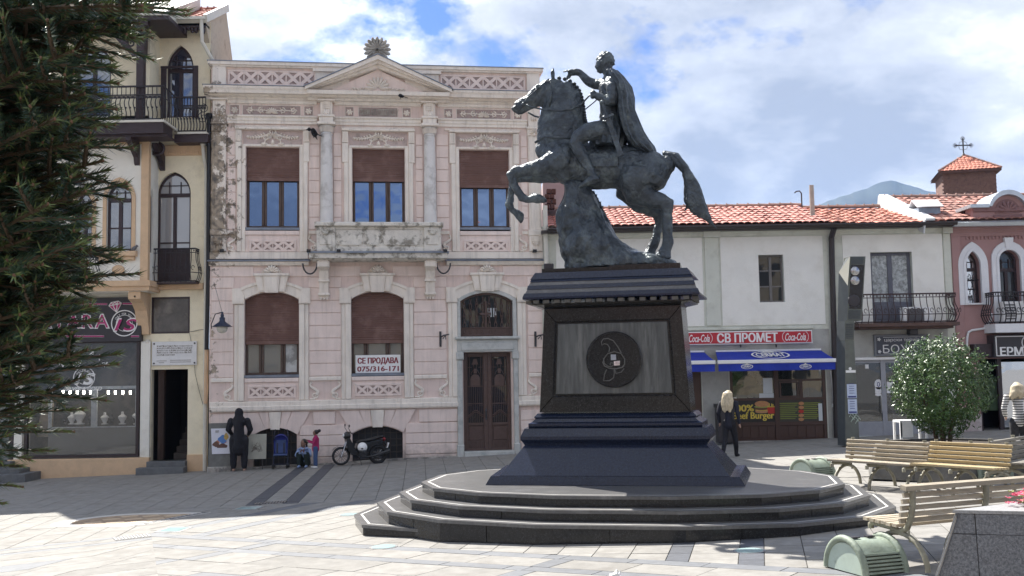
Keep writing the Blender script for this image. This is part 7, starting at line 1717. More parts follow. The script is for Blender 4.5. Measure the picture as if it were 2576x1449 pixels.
# pedestal
PED=thing('statue_pedestal','dark polished granite pedestal with round helmet medallion under the bronze rider','pedestal',(MO.x,MO.y,0),MTH)
LV={}
VD=dict(pb=.99,pt=.955,sb=.93,st=.53,m2w=.60,m2t=.56,m1b=.51,m1t=.475,shb=.45,sht=.40,cl=.56,cw=.70,c1=.66,c2=.60,s2=.535,slb=.51,slt=.505)
for nm,W_,z in(('pb',3.966,.595),('pt',3.821,.724),('sb',3.557,.72),('st',2.88,1.173),('m2w',2.998,1.31),('m2t',2.88,1.435),('m1b',2.74,1.481),('m1t',2.60,1.666),('shb',2.425,1.685),('sht',2.23,3.375),('cl',2.58,3.455),('cw',2.843,3.554),('c1',2.761,3.665),('c2',2.615,3.852),('s2',2.471,3.966),('slb',2.267,3.994),('slt',2.263,4.051)):
 v=VD[nm];v0=0.96-(3.966-W_)/2;f=(16.9-v)/(16.9-v0);LV[nm]=(W_*f/2,v,HC+(z-HC)*f)
def rect(l,dz=0.0,g=0.0):w_,v,z=LV[l];return[(-w_-g,-v-g,z+dz),(w_+g,-v-g,z+dz),(w_+g+0.14*v,v+g,z+dz),(-w_-g-0.14*v,v+g,z+dz)]
def stack(name,ls,m,parent=PED):
 mb=MB();mb.loft([rect(*l)if isinstance(l,tuple)else rect(l)for l in ls]);return mb.build(name,m,parent)
stack('plinth',[('pb',-0.02),('pb',0.004),('pt',0.0)],M_GRANB)
w_,v_,z_=LV['sb']
stack('sloped_base',[('sb',-0.05),'sb','st'],M_GRANB)
stack('lower_moulding',[('st',0.001,0.005),('st',0.03,0.02),('m2w',-0.07,-0.015),('m2w',-0.05,0.0),('m2w',0.0,0.0),('m2t',0.0)],M_GRANB)
stack('upper_moulding',[('m2t',0.001,-0.06),('m1b',-0.01,0.012),('m1b',0.03,0.012),('m1b',0.05,-0.035),('m1t',-0.085,-0.02),('m1t',-0.055,0.0),('m1t',0.0,-0.05)],M_GRANB)
stack('die',['shb','sht'],M_GRAN)
M_PANEL=mat('stained_panel',(0.075,0.08,0.08),0.40,0.35,6,0.1,40,col2=(0.17,0.175,0.17),c2scale=2.6,c2lo=0.5,c2hi=0.72,stretch=(3,3,0.32))
wb_,vb_,zb_=LV['shb'];wt_,vt_,zt_=LV['sht']
def fp(u,t,out=0.0):
 w=wb_+(wt_-wb_)*t;return Vector((u*w,-(vb_+(vt_-vb_)*t)-out,zb_+(zt_-zb_)*t))
c4=lambda u0,u1,t0,t1,o:[fp(u0,t0,o),fp(u1,t0,o),fp(u1,t1,o),fp(u0,t1,o)]
iu,t0,t1=0.83,0.145,0.875
outer=c4(-0.995,0.995,0.004,0.996,0.035);mid=c4(-iu,iu,t0,t1,0.035);inn=c4(-iu+0.02,iu-0.02,t0+0.012,t1-0.012,0.006);back_=c4(-0.995,0.995,0.004,0.996,0.0)
for i in range(4):
 j=(i+1)%4;g_=0.004
 mb=MB();mb.add([outer[i].lerp(outer[j],g_),outer[j].lerp(outer[i],g_),mid[j].lerp(mid[i],g_),mid[i].lerp(mid[j],g_),inn[i],inn[j],back_[i],back_[j]],[(0,1,2,3),(3,2,5,4),(1,0,6,7),(0,3,4,6),(2,1,7,5)]);mb.build('frame_slab',M_GRAN,PED,fixn=True)
mb=MB();P=c4(-iu+0.05,iu-0.05,t0+0.03,t1-0.03,0.026);Q=c4(-iu+0.04,iu-0.04,t0+0.025,t1-0.025,0.002);mb.loft([Q,P]);mb.build('panel',M_PANEL,PED)
tc_=0.495;cm=fp(0.02,tc_,0.0);tv=(fp(0,1)-fp(0,0)).normalized();nv=Vector((0,-tv.z,tv.y));MRAD=0.445
def md(a,b,o=0.0):return cm+Vector((a,0,0))+tv*b+nv*o
mb=MB();n=40;rings=[]
for r_,o in((MRAD,0.02),(MRAD,0.07),(MRAD-0.015,0.085),(MRAD-0.035,0.085),(MRAD-0.045,0.075)):rings.append([md(r_*math.cos(2*math.pi*k/n),r_*math.sin(2*math.pi*k/n),o)for k in range(n)])
mb.loft(rings);med=mb.build('medallion',M_GRAN,PED,smooth=30,fixn=True)
mx=lambda px,py:((px-1080)/2.07/1.5652*0.00610+0.0,-(py-862)/2.07/1.5652*0.00610)
mb=MB()
for path,r_ in(([(1040,800),(1048,765),(1030,735),(1000,728),(982,740),(978,712),(995,688),(1035,684),(1080,705),(1115,755),(1145,810)],0.008),([(990,880),(1000,850),(1030,812),(1085,797),(1140,812),(1172,860),(1170,905),(1150,925)],0.009),([(985,880),(1000,915),(1040,935),(1100,940),(1150,930),(1165,915)],0.010),([(992,850),(1000,895),(1030,918),(1055,922),(1075,912),(1073,893),(1055,890),(1046,902),(1056,910)],0.008),([(1018,945),(1000,985),(990,1040),(1040,1040),(1075,1015),(1082,975),(1080,945)],0.009),([(1085,945),(1095,980),(1140,970),(1165,940)],0.008)):
 mb.tube([md(*mx(*p),0.08)for p in path],r_,5)
mb.build('helmet_relief',mat('worn_relief',(0.10,0.10,0.095),0.5,0.2,8),med)
mb=MB();P=[(1055,820),(1098,822),(1100,866),(1055,868)];mb.loft([[md(*mx(*p),0.078)for p in P],[md(*mx(*p),0.081)for p in P]]);mb.build('sticker',mat('sticker_grey',(0.32,0.34,0.38),0.6,0.2,20),med,fixn=True)
mb=MB();P=[(1080,878),(1132,874),(1128,912),(1082,914)];mb.loft([[md(*mx(*p),0.078)for p in P],[md(*mx(*p),0.082)for p in P]]);mb.build('sticker',mat('sticker_pink',(0.62,0.52,0.50),0.6,0.5,18,col2=(0.4,0.05,0.05),c2scale=25,c2lo=0.6,c2hi=0.62),med,fixn=True)
stack('soffit',[('sht',0.001),('sht',0.015,0.02),('cl',-0.02),('cl',0.0)],M_GRAN)
mb=MB();w_,v_,z_=LV['cl']
for s in(-1,1):
 for k in range(15):u=-w_+0.08+(2*w_-0.16)*k/14;mb.box(u-0.045,u+0.045,s*(v_+0.055)-0.045,s*(v_+0.055)+0.045,z_+0.001,z_+0.05)
for s in(-1,1):
 for k in range(9):u=-v_+0.06+(2*v_-0.12)*k/8;mb.box(s*(w_+0.055)-0.045,s*(w_+0.055)+0.045,u-0.04,u+0.04,z_+0.0015,z_+0.0505)
mb.build('dentils',mat('worn_granite',(0.10,0.095,0.085),0.6,0.3,9),PED)
def lvl(t,g=0.0):
 a,b=LV['cw'],LV['c2'];return[(s1*(a[0]+(b[0]-a[0])*t+g),s2*(a[1]+(b[1]-a[1])*t+g),a[2]+(b[2]-a[2])*t)for s1,s2 in((-1,-1),(1,-1),(1,1),(-1,1))]
mb=MB();mb.loft([[(s1*(w_+0.0),s2*v_,z_+0.052)for s1,s2 in((-1,-1),(1,-1),(1,1),(-1,1))],rect('cw',-0.03),rect('cw',0.0),lvl(0.22,0.0)]);mb.build('cornice',M_GRANB,PED)
st_=[(0.222,0.44,-0.0),(0.442,0.66,-0.0),(0.662,0.86,0.0),(0.862,1.0,0)]
for k,(a,b,g_)in enumerate(st_):
 lo,hi=lvl(a,-0.012),lvl(b,0.0);hi=[(p[0],p[1],h[2])for p,h in zip(lvl(a,-0.03 if k%2 else-0.045),hi)]
 mb=MB();mb.loft([lo,hi]);mb.build('cornice_step',M_GRANB if k%2 else M_TREAD,PED)
stack('upper_slab',[('c2',0.001),('s2',0.0)],M_GRANB)
w_,v_,z_=LV['s2'];zt2=LV['slt'][2];ws_=LV['slt'][0]
for i,(a,b,dz)in enumerate(((-ws_,-0.02,-0.012),(-0.015,ws_,0.01))):
 mb=MB();mb.box(a,b,-LV['slt'][1],LV['slt'][1],z_+0.001,zt2+dz);mb.build('top_slab',M_GRAN,PED)
mb=MB();p=SPp(1383,668,-0.3);mb.bbox(p.x-0.09,p.x+0.06,-0.38,-0.26,zt2-0.012,zt2+0.09,0.015);tag(mb.build('floodlight',M_SIGNBK,loc=(MO.x,MO.y,0)),'small black floodlight on the pedestal top beside the rock','light').rotation_euler.z=MTH
# bronze
M_BRONZE=mat('dark_bronze',(0.055,0.068,0.082),0.40,0.45,5,0.8,16,metal=0.45,col2=(0.15,0.18,0.185),c2scale=4.5,c2lo=0.5,c2hi=0.72,bdist=0.05)
STAT=thing('equestrian_statue','dark bronze rider pointing ahead on a rearing horse propped by a rock','statue',(MO.x,MO.y,0),MTH)
PXM=0.00268
def SZ(u,v,dv=0.0):return SPp((1950+u/1.5578)/1.5652,(150+v/1.5578)/1.5652,dv)
def limb(mb,pts,wf=1.0,n=14,dv=0.0):
 """tapered limb through (u, v, radius_px[, depth]) stations, elliptical sections (width factor wf)"""
 P=[SZ(p[0],p[1],(p[3]if len(p)>3 else dv))for p in pts];rings=[]
 for i,p in enumerate(P):
  t=(P[min(i+1,len(P)-1)]-P[max(i-1,0)]).normalized();b=Vector((0,1,0));b=(b-t*b.dot(t)).normalized();a=t.cross(b)
  r=pts[i][2]*PXM;w=pts[i][4]if len(pts[i])>4 else wf
  rings.append([p+a*(r*math.cos(2*math.pi*k/n))+b*(r*w*math.sin(2*math.pi*k/n))for k in range(n)])
 mb.loft(rings)
 mb.ell(P[0],*(3*[pts[0][2]*PXM*0.93*min(1,pts[0][4]if len(pts[0])>4 else wf)]),10,6);mb.ell(P[-1],*(3*[pts[-1][2]*PXM*0.93*min(1,pts[-1][4]if len(pts[-1])>4 else wf)]),10,6)
hb=MB()
limb(hb,[(300,690,70),(335,700,105),(400,730,135),(480,770,150),(600,795,138),(740,790,135),(830,800,150),(930,815,160),(1000,800,125),(1045,780,75)],0.92,18)
limb(hb,[(435,690,145),(408,605,164),(406,520,154),(416,440,136),(412,360,120),(384,300,88)],0.56,16)
limb(hb,[(385,300,62),(330,325,78),(270,352,66),(215,388,52),(165,416,49),(132,430,46),(116,430,32)],0.62,14)
limb(hb,[(345,365,66),(315,385,52),(270,390,36)],0.6,10)
for dv in(-0.09,0.09):
 limb(hb,[(355,245,14,dv),(352,215,16,dv),(355,185,6,dv)],0.7,8);hb.ell(SZ(262,295,dv*1.35),0.05,0.04,0.04,8,6);hb.ell(SZ(120,425,dv*0.75),0.035,0.03,0.03,8,6)
N_,Fd=-0.21,0.21
limb(hb,[(430,730,105,N_*1.05),(370,760,80,N_*1.1),(300,785,58,N_),(210,805,43,N_),(125,822,40,N_),(97,842,38,N_),(110,878,29,N_),(135,935,25,N_),(165,978,29,N_),(205,992,24,N_),(232,986,24,N_)],0.85,12)
limb(hb,[(232,984,26,N_),(262,985,34,N_),(300,994,22,N_),(314,996,9,N_)],0.9,10);limb(hb,[(240,962,10,N_),(222,950,6,N_)],1,6)
limb(hb,[(440,800,95,Fd),(360,835,58,Fd),(260,850,42,Fd),(160,852,36,Fd),(112,862,34,Fd),(105,910,25,Fd),(92,975,23,Fd),(84,1022,29,Fd),(105,1055,22,Fd),(130,1072,22,Fd)],0.85,12)
limb(hb,[(130,1070,26,Fd),(152,1092,30,Fd),(160,1120,18,Fd),(157,1138,7,Fd)],0.9,10)
limb(hb,[(900,840,150,N_*0.9),(880,900,128,N_*1.1),(880,955,92,N_*1.1),(950,985,62,N_*1.05),(1020,1000,50,N_),(1058,1010,44,N_),(1052,1070,37,N_),(1056,1150,33,N_),(1060,1220,33,N_),(1060,1262,36,N_),(1046,1290,34,N_),(1036,1325,46,N_),(1034,1345,50,N_)],0.8,12)
limb(hb,[(860,860,130,Fd),(830,960,90,Fd),(880,1020,52,Fd),(960,1058,42,Fd),(1000,1082,38,Fd),(1006,1140,29,Fd),(990,1210,27,Fd),(975,1262,32,Fd),(958,1290,30,Fd),(945,1325,42,Fd),(942,1345,44,Fd)],0.85,12)
me=remesh(hb,0.022,3,'horse',0.013,8.5);me.materials.clear();me.materials.append(M_BRONZE);HORSE=link('horse',me,STAT)
mb=MB()
for k in range(17):
 t=k/16;u=395+165*(1-(1-t)**1.8)*1.0;v=240+275*t
 u=[395,430,462,488,505,518,527,533,537,541,544,546,548,550,552,555,558][k];v=[246,252,264,282,302,322,343,362,381,400,419,437,455,472,488,503,515][k]
 mb.ell(SZ(u-3,v,0.0),0.036,0.075,0.030,8,6)
mb.build('mane',M_BRONZE,HORSE,smooth=True)
mb=MB()
def strap(pts,r=0.013):mb.tube([SZ(p[0],p[1],p[2])for p in pts],r,6)
strap([(172,402,-0.125),(215,420,-0.15),(300,440,-0.19),(400,445,-0.215),(470,436,-0.2),(530,405,-0.1),(575,355,-0.22),(600,342,-0.30)],0.014)
strap([(200,455,0.05),(240,478,0.12),(285,490,0.2)],0.016);strap([(555,435,0.08),(612,388,0.02),(640,360,-0.2)],0.011)
strap([(172,402,-0.125),(205,360,-0.145),(255,315,-0.15),(330,250,-0.12)],0.014);strap([(172,402,-0.125),(155,380,-0.08),(148,372,0)],0.013);strap([(335,262,-0.14),(350,330,-0.2),(330,420,-0.16)],0.013)
mb.ell(SZ(172,402,-0.13),0.028,0.02,0.028,8,6);strap([(245,640,-0.26),(300,605,-0.37),(400,610,-0.39),(470,615,-0.38)],0.022)
mb.build('bridle',M_BRONZE,HORSE,smooth=True)
mb=MB()
def body_ring(u,r_,a):c=SZ(u,790,0);return c+Vector((0,-math.cos(a)*r_*0.945,math.sin(a)*r_))
outer_=[]
for u in(575,640,700,765):
 rr_=(0.392,0.388,0.384,0.384)[(575,640,700,765).index(u)]
 outer_.append([body_ring(u,rr_,a)for a in[(-0.16+i*(math.pi+0.32)/16)for i in range(17)]]+[body_ring(u,rr_-0.025,a)for a in[(-0.16+i*(math.pi+0.32)/16)for i in range(16,-1,-1)]])
mb.loft(outer_);mb.build('saddle_cloth',M_BRONZE,HORSE,fixn=True,smooth=40)
mb=MB();rs_=random.Random(4)
for k in range(13):
 o=(k-6)/6;dv=0.13*math.sin(k*2.1);e_=rs_.uniform(-1,1)
 pts=[(1040+6*o,712+8*o,18,dv*0.2),(1110,742+22*o,22,dv*0.6),(1175+14*o,812+24*o,24,dv),(1208+30*o,900+8*o,22,dv),(1222+48*o,1000,20,dv),(1252+50*o,1062+14*o,14,dv),(1278+58*o+18*e_,1100+22*o+14*e_,8,dv),(1300+62*o+20*e_,1128+30*o+8*e_,3,dv)]
 if k in(1,4):pts=pts[:5]+[(1175+20*e_,985+20*k,7,dv),(1165,1005+10*k,3,dv)]
 limb(mb,pts,0.8,8)
limb(mb,[(1255,1060,20,0),(1300,1115,14,0),(1340,1152,9,0),(1362,1168,3,0)],0.8,8)
me=remesh(mb,0.022,1,'tail',0.008,14);me.materials.clear();me.materials.append(M_BRONZE);link('tail',me,HORSE)
mb=MB();rings=[]
for(v,u0,u1,hw)in((1412,432,1112,0.47),(1376,428,1106,0.47),(1352,424,1010,0.46),(1325,412,900,0.46),(1285,404,815,0.44),(1230,388,748,0.42),(1170,378,712,0.40),(1100,374,680,0.36),(1030,388,652,0.32),(970,418,622,0.29),(905,433,580,0.24),(880,440,560,0.2)):
 a=SZ(u0,v);b=SZ(u1,v);c=(a+b)/2;hl=(b-a).length/2
 rings.append([Vector((c.x+hl*math.copysign(abs(math.cos(t))**0.8,math.cos(t)),hw*math.copysign(abs(math.sin(t))**0.8,math.sin(t)),c.z))for t in[2*math.pi*k/28 for k in range(28)]])
mb.loft(rings);me=remesh(mb,0.032,1,'rock',0.0)
for v in me.vertices:
 p=v.co;n1=mnoise.noise(Vector((p.x*3+1,p.y*3,p.z*2.2)));n2=mnoise.noise(p*8);n3=abs(mnoise.noise(Vector((p.x*5,p.y*5,p.z*1.6+3))))
 f=0.03+0.075*n1+0.035*n2-0.10*n3
 v.co+=Vector((v.normal.x*f*0.6,v.normal.y*f*1.4,v.normal.z*f*0.3))
me.materials.clear();me.materials.append(M_BRONZE);link('rock',me,STAT)
rb=MB()
limb(rb,[(735,645,78),(722,600,78),(708,540,66),(702,480,58),(702,420,62),(704,360,70),(704,300,72),(704,258,56),(698,225,34),(690,195,34)],1.15,14)
hd_=SZ(674,150);rb.ell(hd_,0.135,0.125,0.178,16,12);limb(rb,[(660,160,46),(650,190,30),(645,205,18)],0.9,10);limb(rb,[(622,150,8),(620,178,11),(628,188,10)],0.9,8);limb(rb,[(628,128,14),(640,126,14)],1.5,8);limb(rb,[(628,202,8),(640,206,10)],1.4,8)
for k in range(60):
 a=k*2.399;zf_=-0.25+1.25*((k+0.5)/60);rxy=math.sqrt(max(0,1-min(1,zf_)**2));p=hd_+Vector((0.140*rxy*math.cos(a)+0.012,0.130*rxy*math.sin(a),0.180*min(1,zf_)))
 if p.x-hd_.x<-0.06 and zf_<0.55:continue
 rb.ell(p,0.026,0.026,0.022,6,5)
for s in(-1,1):rb.ell(hd_+Vector((0.01,s*0.125,-0.02)),0.026,0.016,0.04,8,6);rb.ell(hd_+Vector((-0.11,s*0.05,0.01)),0.016,0.02,0.012,6,5)
limb(rb,[(710,262,44,-0.20),(722,300,46,-0.27),(726,350,40,-0.29),(716,392,36,-0.29),(690,390,31,-0.29),(650,366,27,-0.29),(618,350,22,-0.29)],0.95,10)
rb.ell(SZ(606,345,-0.29),0.055,0.05,0.05,8,6)
for k in range(4):limb(rb,[(600,330+9*k,9,-0.33),(588,333+9*k,9,-0.31),(588,340+9*k,8,-0.27),(600,345+8*k,8,-0.25)],1,6)
limb(rb,[(612,330,9,-0.3),(598,320,8,-0.29),(590,326,7,-0.27)],1,6)
limb(rb,[(690,275,44,0.2),(650,285,38,0.25),(610,282,34,0.27),(570,265,30,0.27),(540,235,25,0.27),(522,214,21,0.27)],0.95,10)
limb(rb,[(522,214,22,0.27),(495,207,24,0.27),(470,212,22,0.27)],1.3,8)
for k,(pts)in enumerate(([(470,205,9,.23),(445,200,8,.22),(417,207,6,.22)],[(468,212,9,.26),(450,222,8,.26),(440,240,7,.26),(436,252,5,.26)],[(470,216,9,.29),(455,226,8,.29),(446,244,7,.29),(440,256,5,.29)],[(472,220,8,.32),(460,232,7,.32),(455,246,6,.32)],[(488,198,9,.21),(466,196,8,.19),(448,202,6,.19)])):limb(rb,pts,1,6)
for s in(-1,1):
 a,b_,c=s*0.24,s*0.40,s*0.43
 limb(rb,[(700,590,74,a),(640,570,68,s*0.32),(570,575,58,b_),(510,610,48,c),(492,640,44,c),(515,690,39,c),(545,740,36,c),(570,790,28,c),(592,832,25,s*0.42),(610,858,24,s*0.42)],0.9,12)
 limb(rb,[(622,862,24,s*0.42),(590,872,26,s*0.43),(550,893,21,s*0.44),(518,910,11,s*0.45)],1.1,10)
me=remesh(rb,0.017,2,'rider',0.004,16);me.materials.clear();me.materials.append(M_BRONZE);RIDER=link('rider',me,STAT)
mb=MB();rings=[]
for(v,c,hl,hw,amp)in((470,704,60,0.20,0.0),(520,708,72,0.24,0.01),(580,700,100,0.36,0.02),(640,690,108,0.43,0.03),(682,690,100,0.45,0.035)):
 p=SZ(c,v);n=48
 rings.append([p+Vector(((hl*PXM+amp*math.sin(14*t))*math.cos(t),(hw+amp*math.sin(14*t))*math.sin(t),-0.02*math.cos(2*t)))for t in[2*math.pi*k/n for k in range(n)]])
mb.loft(rings);mb.build('tunic',M_BRONZE,RIDER,smooth=50,fixn=True)
mb=MB();rings=[]
for(v,rr_)in((468,66),(482,68),(490,65)):p=SZ(704,v);rings.append([p+Vector((rr_*PXM*math.cos(t),0.205*math.sin(t),0))for t in[2*math.pi*k/20 for k in range(20)]])
mb.loft(rings);mb.build('belt',M_BRONZE,RIDER,smooth=40,fixn=True)
mb=MB();rings=[]
st2=[(212,718,40,0.26),(255,752,42,0.36),(300,782,44,0.40),(370,800,44,0.42),(440,807,42,0.40),(510,824,48,0.40),(580,846,52,0.40),(630,872,56,0.40),(672,908,56,0.38),(700,945,34,0.32)]
for i,(v,c,hl,hw)in enumerate(st2):
 p=SZ(c,v);n=64;t_=i/(len(st2)-1);amp=0.012+0.035*t_**0.5
 rings.append([p+Vector(((hl*PXM+amp*math.sin(11*th+i*0.35)+0.4*amp*math.sin(23*th-i*0.5))*math.cos(th)+hl*PXM*0.3*(math.cos(2*th)-1)*0.3,(hw+amp*0.6*math.sin(11*th+i*0.35))*math.sin(th),-0.05*math.sin(th)**2*t_))for th in[2*math.pi*k/n for k in range(n)]])
mb.loft(rings);mb.build('cape',M_BRONZE,RIDER,smooth=60,fixn=True)
mb=MB();a,b_=SZ(690,490,-0.47),SZ(770,712,-0.47);d=(b_-a).normalized();nn=Vector((-d.z,0,d.x))
mb.obox((a+b_)/2,d*(b_-a).length/2,(0,0.016,0),nn*0.042);mb.obox(a-d*0.02,d*0.02,(0,0.03,0),nn*0.11);mb.tube([a-d*0.04,a-d*0.24],[0.022,0.026],8);mb.ell(a-d*0.27,0.045,0.035,0.045,8,6);mb.obox(b_,d*0.03,(0,0.022,0),nn*0.05)
mb.build('sword',M_BRONZE,RIDER,smooth=30)
# PEOPLE AND THINGS AT THE HOUSE FRONT
M_SKIN=mat('skin',(0.42,0.26,0.19),0.55,0.08,8);M_SKIND=mat('skin_tan',(0.22,0.125,0.085),0.55,0.08,8)
M_BLACKC=mat('black_cloth',(0.010,0.010,0.015),0.85,0.3,9,0.3,60);M_NAVY=mat('navy_cloth',(0.012,0.013,0.025),0.85,0.3,9,0.3,60)
M_BLOND=mat('blond_hair',(0.50,0.42,0.29),0.5,0.3,16,0.4,40,stretch=(3,3,0.6));M_DHAIR=mat('dark_hair',(0.012,0.010,0.010),0.4,0.2,12)
def chain(mb,pts,n=10,flat=1.0):
 P=[Vector(p[:3])for p in pts];mb.tube(P,[p[3]for p in pts],n,flat=flat)
 for p in(pts[0],pts[-1]):mb.ell(p[:3],p[3]*0.96,p[3]*0.96,p[3]*0.96,8,6)
def skin_part(name,builder,m,parent,vox=0.016,sm=3,na=0.0):
 mb=MB();builder(mb);me=remesh(mb,vox,sm,name,na,9);me.materials.clear();me.materials.append(m);return link(name,me,parent)
def head(mb,c,s=1.0,yaw=0.0,face=True):
 """head with brow, nose, chin, ears; looks along -y turned by yaw"""
 rot=Matrix.Rotation(yaw,3,'Z');c=Vector(c)
 def e(o,a,b,d):mb.ell(c+rot@(Vector(o)*s),a*s,b*s,d*s,12,8,rot)
 e((0,0.01,0.01),0.076,0.095,0.112);e((0,-0.035,-0.05),0.055,0.06,0.065);e((0,-0.095,-0.015),0.013,0.022,0.022);e((0,-0.08,0.025),0.05,0.02,0.012)
 e((0,-0.085,-0.06),0.026,0.012,0.010);e((0,-0.075,-0.095),0.025,0.022,0.018)
 for k in(-1,1):e((k*0.078,0.01,-0.01),0.012,0.022,0.032);e((k*0.032,-0.08,0.006),0.014,0.01,0.009)
def hand(mb,c,d,s=1.0,side=1):
 """palm and five fingers hanging along d"""
 c=Vector(c);d=Vector(d).normalized();a=Vector((0,1,0));a=(a-d*a.dot(d)).normalized();b=d.cross(a)
 chain(mb,[(*c,0.026*s),(*(c+d*0.045*s),0.034*s),(*(c+d*0.085*s),0.033*s)],8,0.6)
 for k in range(4):
  o=c+d*0.085*s+a*(k-1.5)*0.019*s;L_=(0.062,0.072,0.068,0.052)[k]*s
  chain(mb,[(*o,0.0105*s),(*(o+d*L_*0.55+b*0.008*side),0.0095*s),(*(o+d*L_+b*0.024*side),0.008*s)],6)
 o=c+d*0.03*s-a*0.03*s;chain(mb,[(*o,0.013*s),(*(o+d*0.035*s-a*0.022*s),0.011*s),(*(o+d*0.065*s-a*0.022*s+b*0.012),0.009*s)],6)
def shoe(mb,p,ang,s=1.0):
 r_=Matrix.Rotation(ang,3,'Z');p=Vector(p)
 mb.ell(p+r_@Vector((0,0.0,0.045*s)),0.042*s,0.06*s,0.05*s,10,6,r_);mb.ell(p+r_@Vector((0,-0.10*s,0.035*s)),0.042*s,0.085*s,0.034*s,10,6,r_);mb.ell(p+r_@Vector((0,-0.06*s,0.016*s)),0.043*s,0.125*s,0.015*s,10,6,r_)
def standing(name,label,loc,rz,m_top,m_leg,m_sk,m_shoe,s=1.0,stride=0.0,armL=None,armR=None,long=0.0,yaw=0.0,boots=False,width=1.0):
 """adult about 1.66 m tall facing -y; stride opens the legs along y"""
 T=thing(name,label,'person',loc,rz)
 S=lambda*p:tuple(v*s for v in p)
 la,ra=S(-0.10*width,-stride*0.55,0.08),S(0.10*width,stride*0.6,0.08+stride*0.12)
 lk,rk=S(-0.10*width,-stride*0.42,0.47),S(0.10*width,stride*0.12,0.47);lh,rh=S(-0.085*width,0,0.86),S(0.085*width,0,0.86)
 aL=armL or[S(-0.20,0.0,1.36),S(-0.25,0.04,1.10),S(-0.25,-0.05,0.87)];aR=armR or[S(0.20,0.0,1.36),S(0.25,0.04,1.10),S(0.25,-0.05,0.87)]
 hc=S(0,-0.02,1.55)
 def body(mb):
  chain(mb,[S(0,0,0.92)+(0.10*s,),S(0,0.01,1.12)+(0.09*s,),S(0,0.01,1.32)+(0.10*s,)],10);chain(mb,[S(0,0.0,1.36)+(0.05*s,),S(0,-0.01,1.48)+(0.046*s,)],8)
  head(mb,hc,s,yaw)
  for h_,k_,a_ in((lh,lk,la),(rh,rk,ra)):chain(mb,[h_+(0.075*s,),k_+(0.05*s,),a_+(0.035*s,)],8);shoe(mb,(a_[0],a_[1],a_[2]-0.08*s),0,s*0.92)
  for A_,sd_ in((aL,-1),(aR,1)):
   chain(mb,[A_[0]+(0.045*s,),A_[1]+(0.036*s,),A_[2]+(0.026*s,)],8);hand(mb,A_[2],Vector(A_[2])-Vector(A_[1]),s,sd_)
 skin_part('body',body,m_sk,T)
 def top(mb):
  chain(mb,[S(0,0.0,0.88-long)+(0.145*s*width,),S(0,0.005,1.02)+(0.135*s*width,),S(0,0.01,1.14)+(0.125*s*width,),S(0,0.01,1.28)+(0.135*s*width,),S(0,0.01,1.37)+(0.09*s,)],14,0.74)
  chain(mb,[aL[0]+(0.07*s,),S(0,0.01,1.37)+(0.08*s,),aR[0]+(0.07*s,)],10,0.8)
  for A_ in(aL,aR):chain(mb,[A_[0]+(0.066*s*width,),A_[1]+(0.056*s*width,),A_[2]+(0.045*s,)],10)
 skin_part('top',top,m_top,T,0.017,3,0.006)
 def legs(mb):
  chain(mb,[lh+(0.10*s,),rh+(0.10*s,)],10)
  for h_,k_,a_ in((lh,lk,la),(rh,rk,ra)):chain(mb,[h_+(0.10*s*width,),k_+(0.072*s*width,),(a_[0],a_[1],a_[2]+0.05*s,0.056*s*width)],10)
 skin_part('trousers',legs,m_leg,T,0.017,3,0.006)
 if m_shoe:
  def sh(mb):
   for a_ in(la,ra):
    shoe(mb,(a_[0],a_[1],a_[2]-0.08*s),0,s*1.05)
    if boots:chain(mb,[(a_[0],a_[1]+0.01,a_[2]-0.02,0.052*s),(a_[0],a_[1]+0.01,a_[2]+0.09*s,0.055*s)],8)
  skin_part('shoes',sh,m_shoe,T,0.013,1)
 return T,S,hc
p=gnd(604,1181,0.0);Y_=p.y
T,S,hc=standing('person','person in black hooded clothes standing with back turned by the pink wall',(p.x*0.983,p.y-0.62,gz(p.x)+0.008),math.pi+0.06,M_BLACKC,M_BLACKC,M_SKIN,None,1.0,0.0,armL=[(-0.22,0,1.36),(-0.30,-0.02,1.12),(-0.22,-0.18,0.98)],armR=[(0.22,0,1.36),(0.29,-0.02,1.12),(0.21,-0.17,0.97)],long=0.22,width=1.45)
def hood(mb):
 mb.ell((0,0.015,1.575),0.12,0.135,0.145,14,10);chain(mb,[(0,0.03,1.50,0.125),(0,0.03,1.40,0.16)],12,0.8);chain(mb,[(0,0.02,1.34,0.20),(0,0.02,1.10,0.22),(0,0.02,0.85,0.225),(0,0.02,0.62,0.22)],16,0.62);mb.ell((0,0.0,1.67),0.06,0.08,0.05,10,6)
skin_part('hood',hood,M_BLACKC,T,0.018,3)
p=gnd(1837,1151)
T,S,hc=standing('person','woman with long blond hair, black jacket and boots walking past the burger shop',(p.x,p.y,gz(p.x)+0.008),R(148),M_NAVY,M_BLACKC,M_SKIN,M_BLACKC,0.97,0.34,armR=[(0.19,0,1.32),(0.25,0.06,1.07),(0.27,-0.06,0.86)],long=0.06,boots=True)
def hair(mb):
 mb.ell((0,0.005,1.535),0.098,0.115,0.115,14,10)
 for k in range(9):a=math.pi*(0.02+0.96*k/8);x,y=0.085*math.cos(a),0.03+0.075*math.sin(a);chain(mb,[(x,y,1.55,0.045),(x*1.25,y+0.03,1.40,0.047),(x*1.35+0.01*math.sin(k*2),y+0.05,1.27,0.040),(x*1.2,y+0.055,1.14+0.03*math.sin(k*1.7),0.02)],8)
skin_part('hair',hair,M_BLOND,T,0.014,1,0.012)
M_STRIPE=mat('striped_knit',(0.70,0.70,0.70),0.9,0.05,8)
nt=M_STRIPE.node_tree;tc=nt.nodes.new('ShaderNodeTexCoord');wv=nt.nodes.new('ShaderNodeTexWave');wv.bands_direction='Z';wv.inputs['Scale'].default_value=6.2;wv.inputs['Distortion'].default_value=0.6;nt.links.new(tc.outputs['Object'],wv.inputs['Vector'])
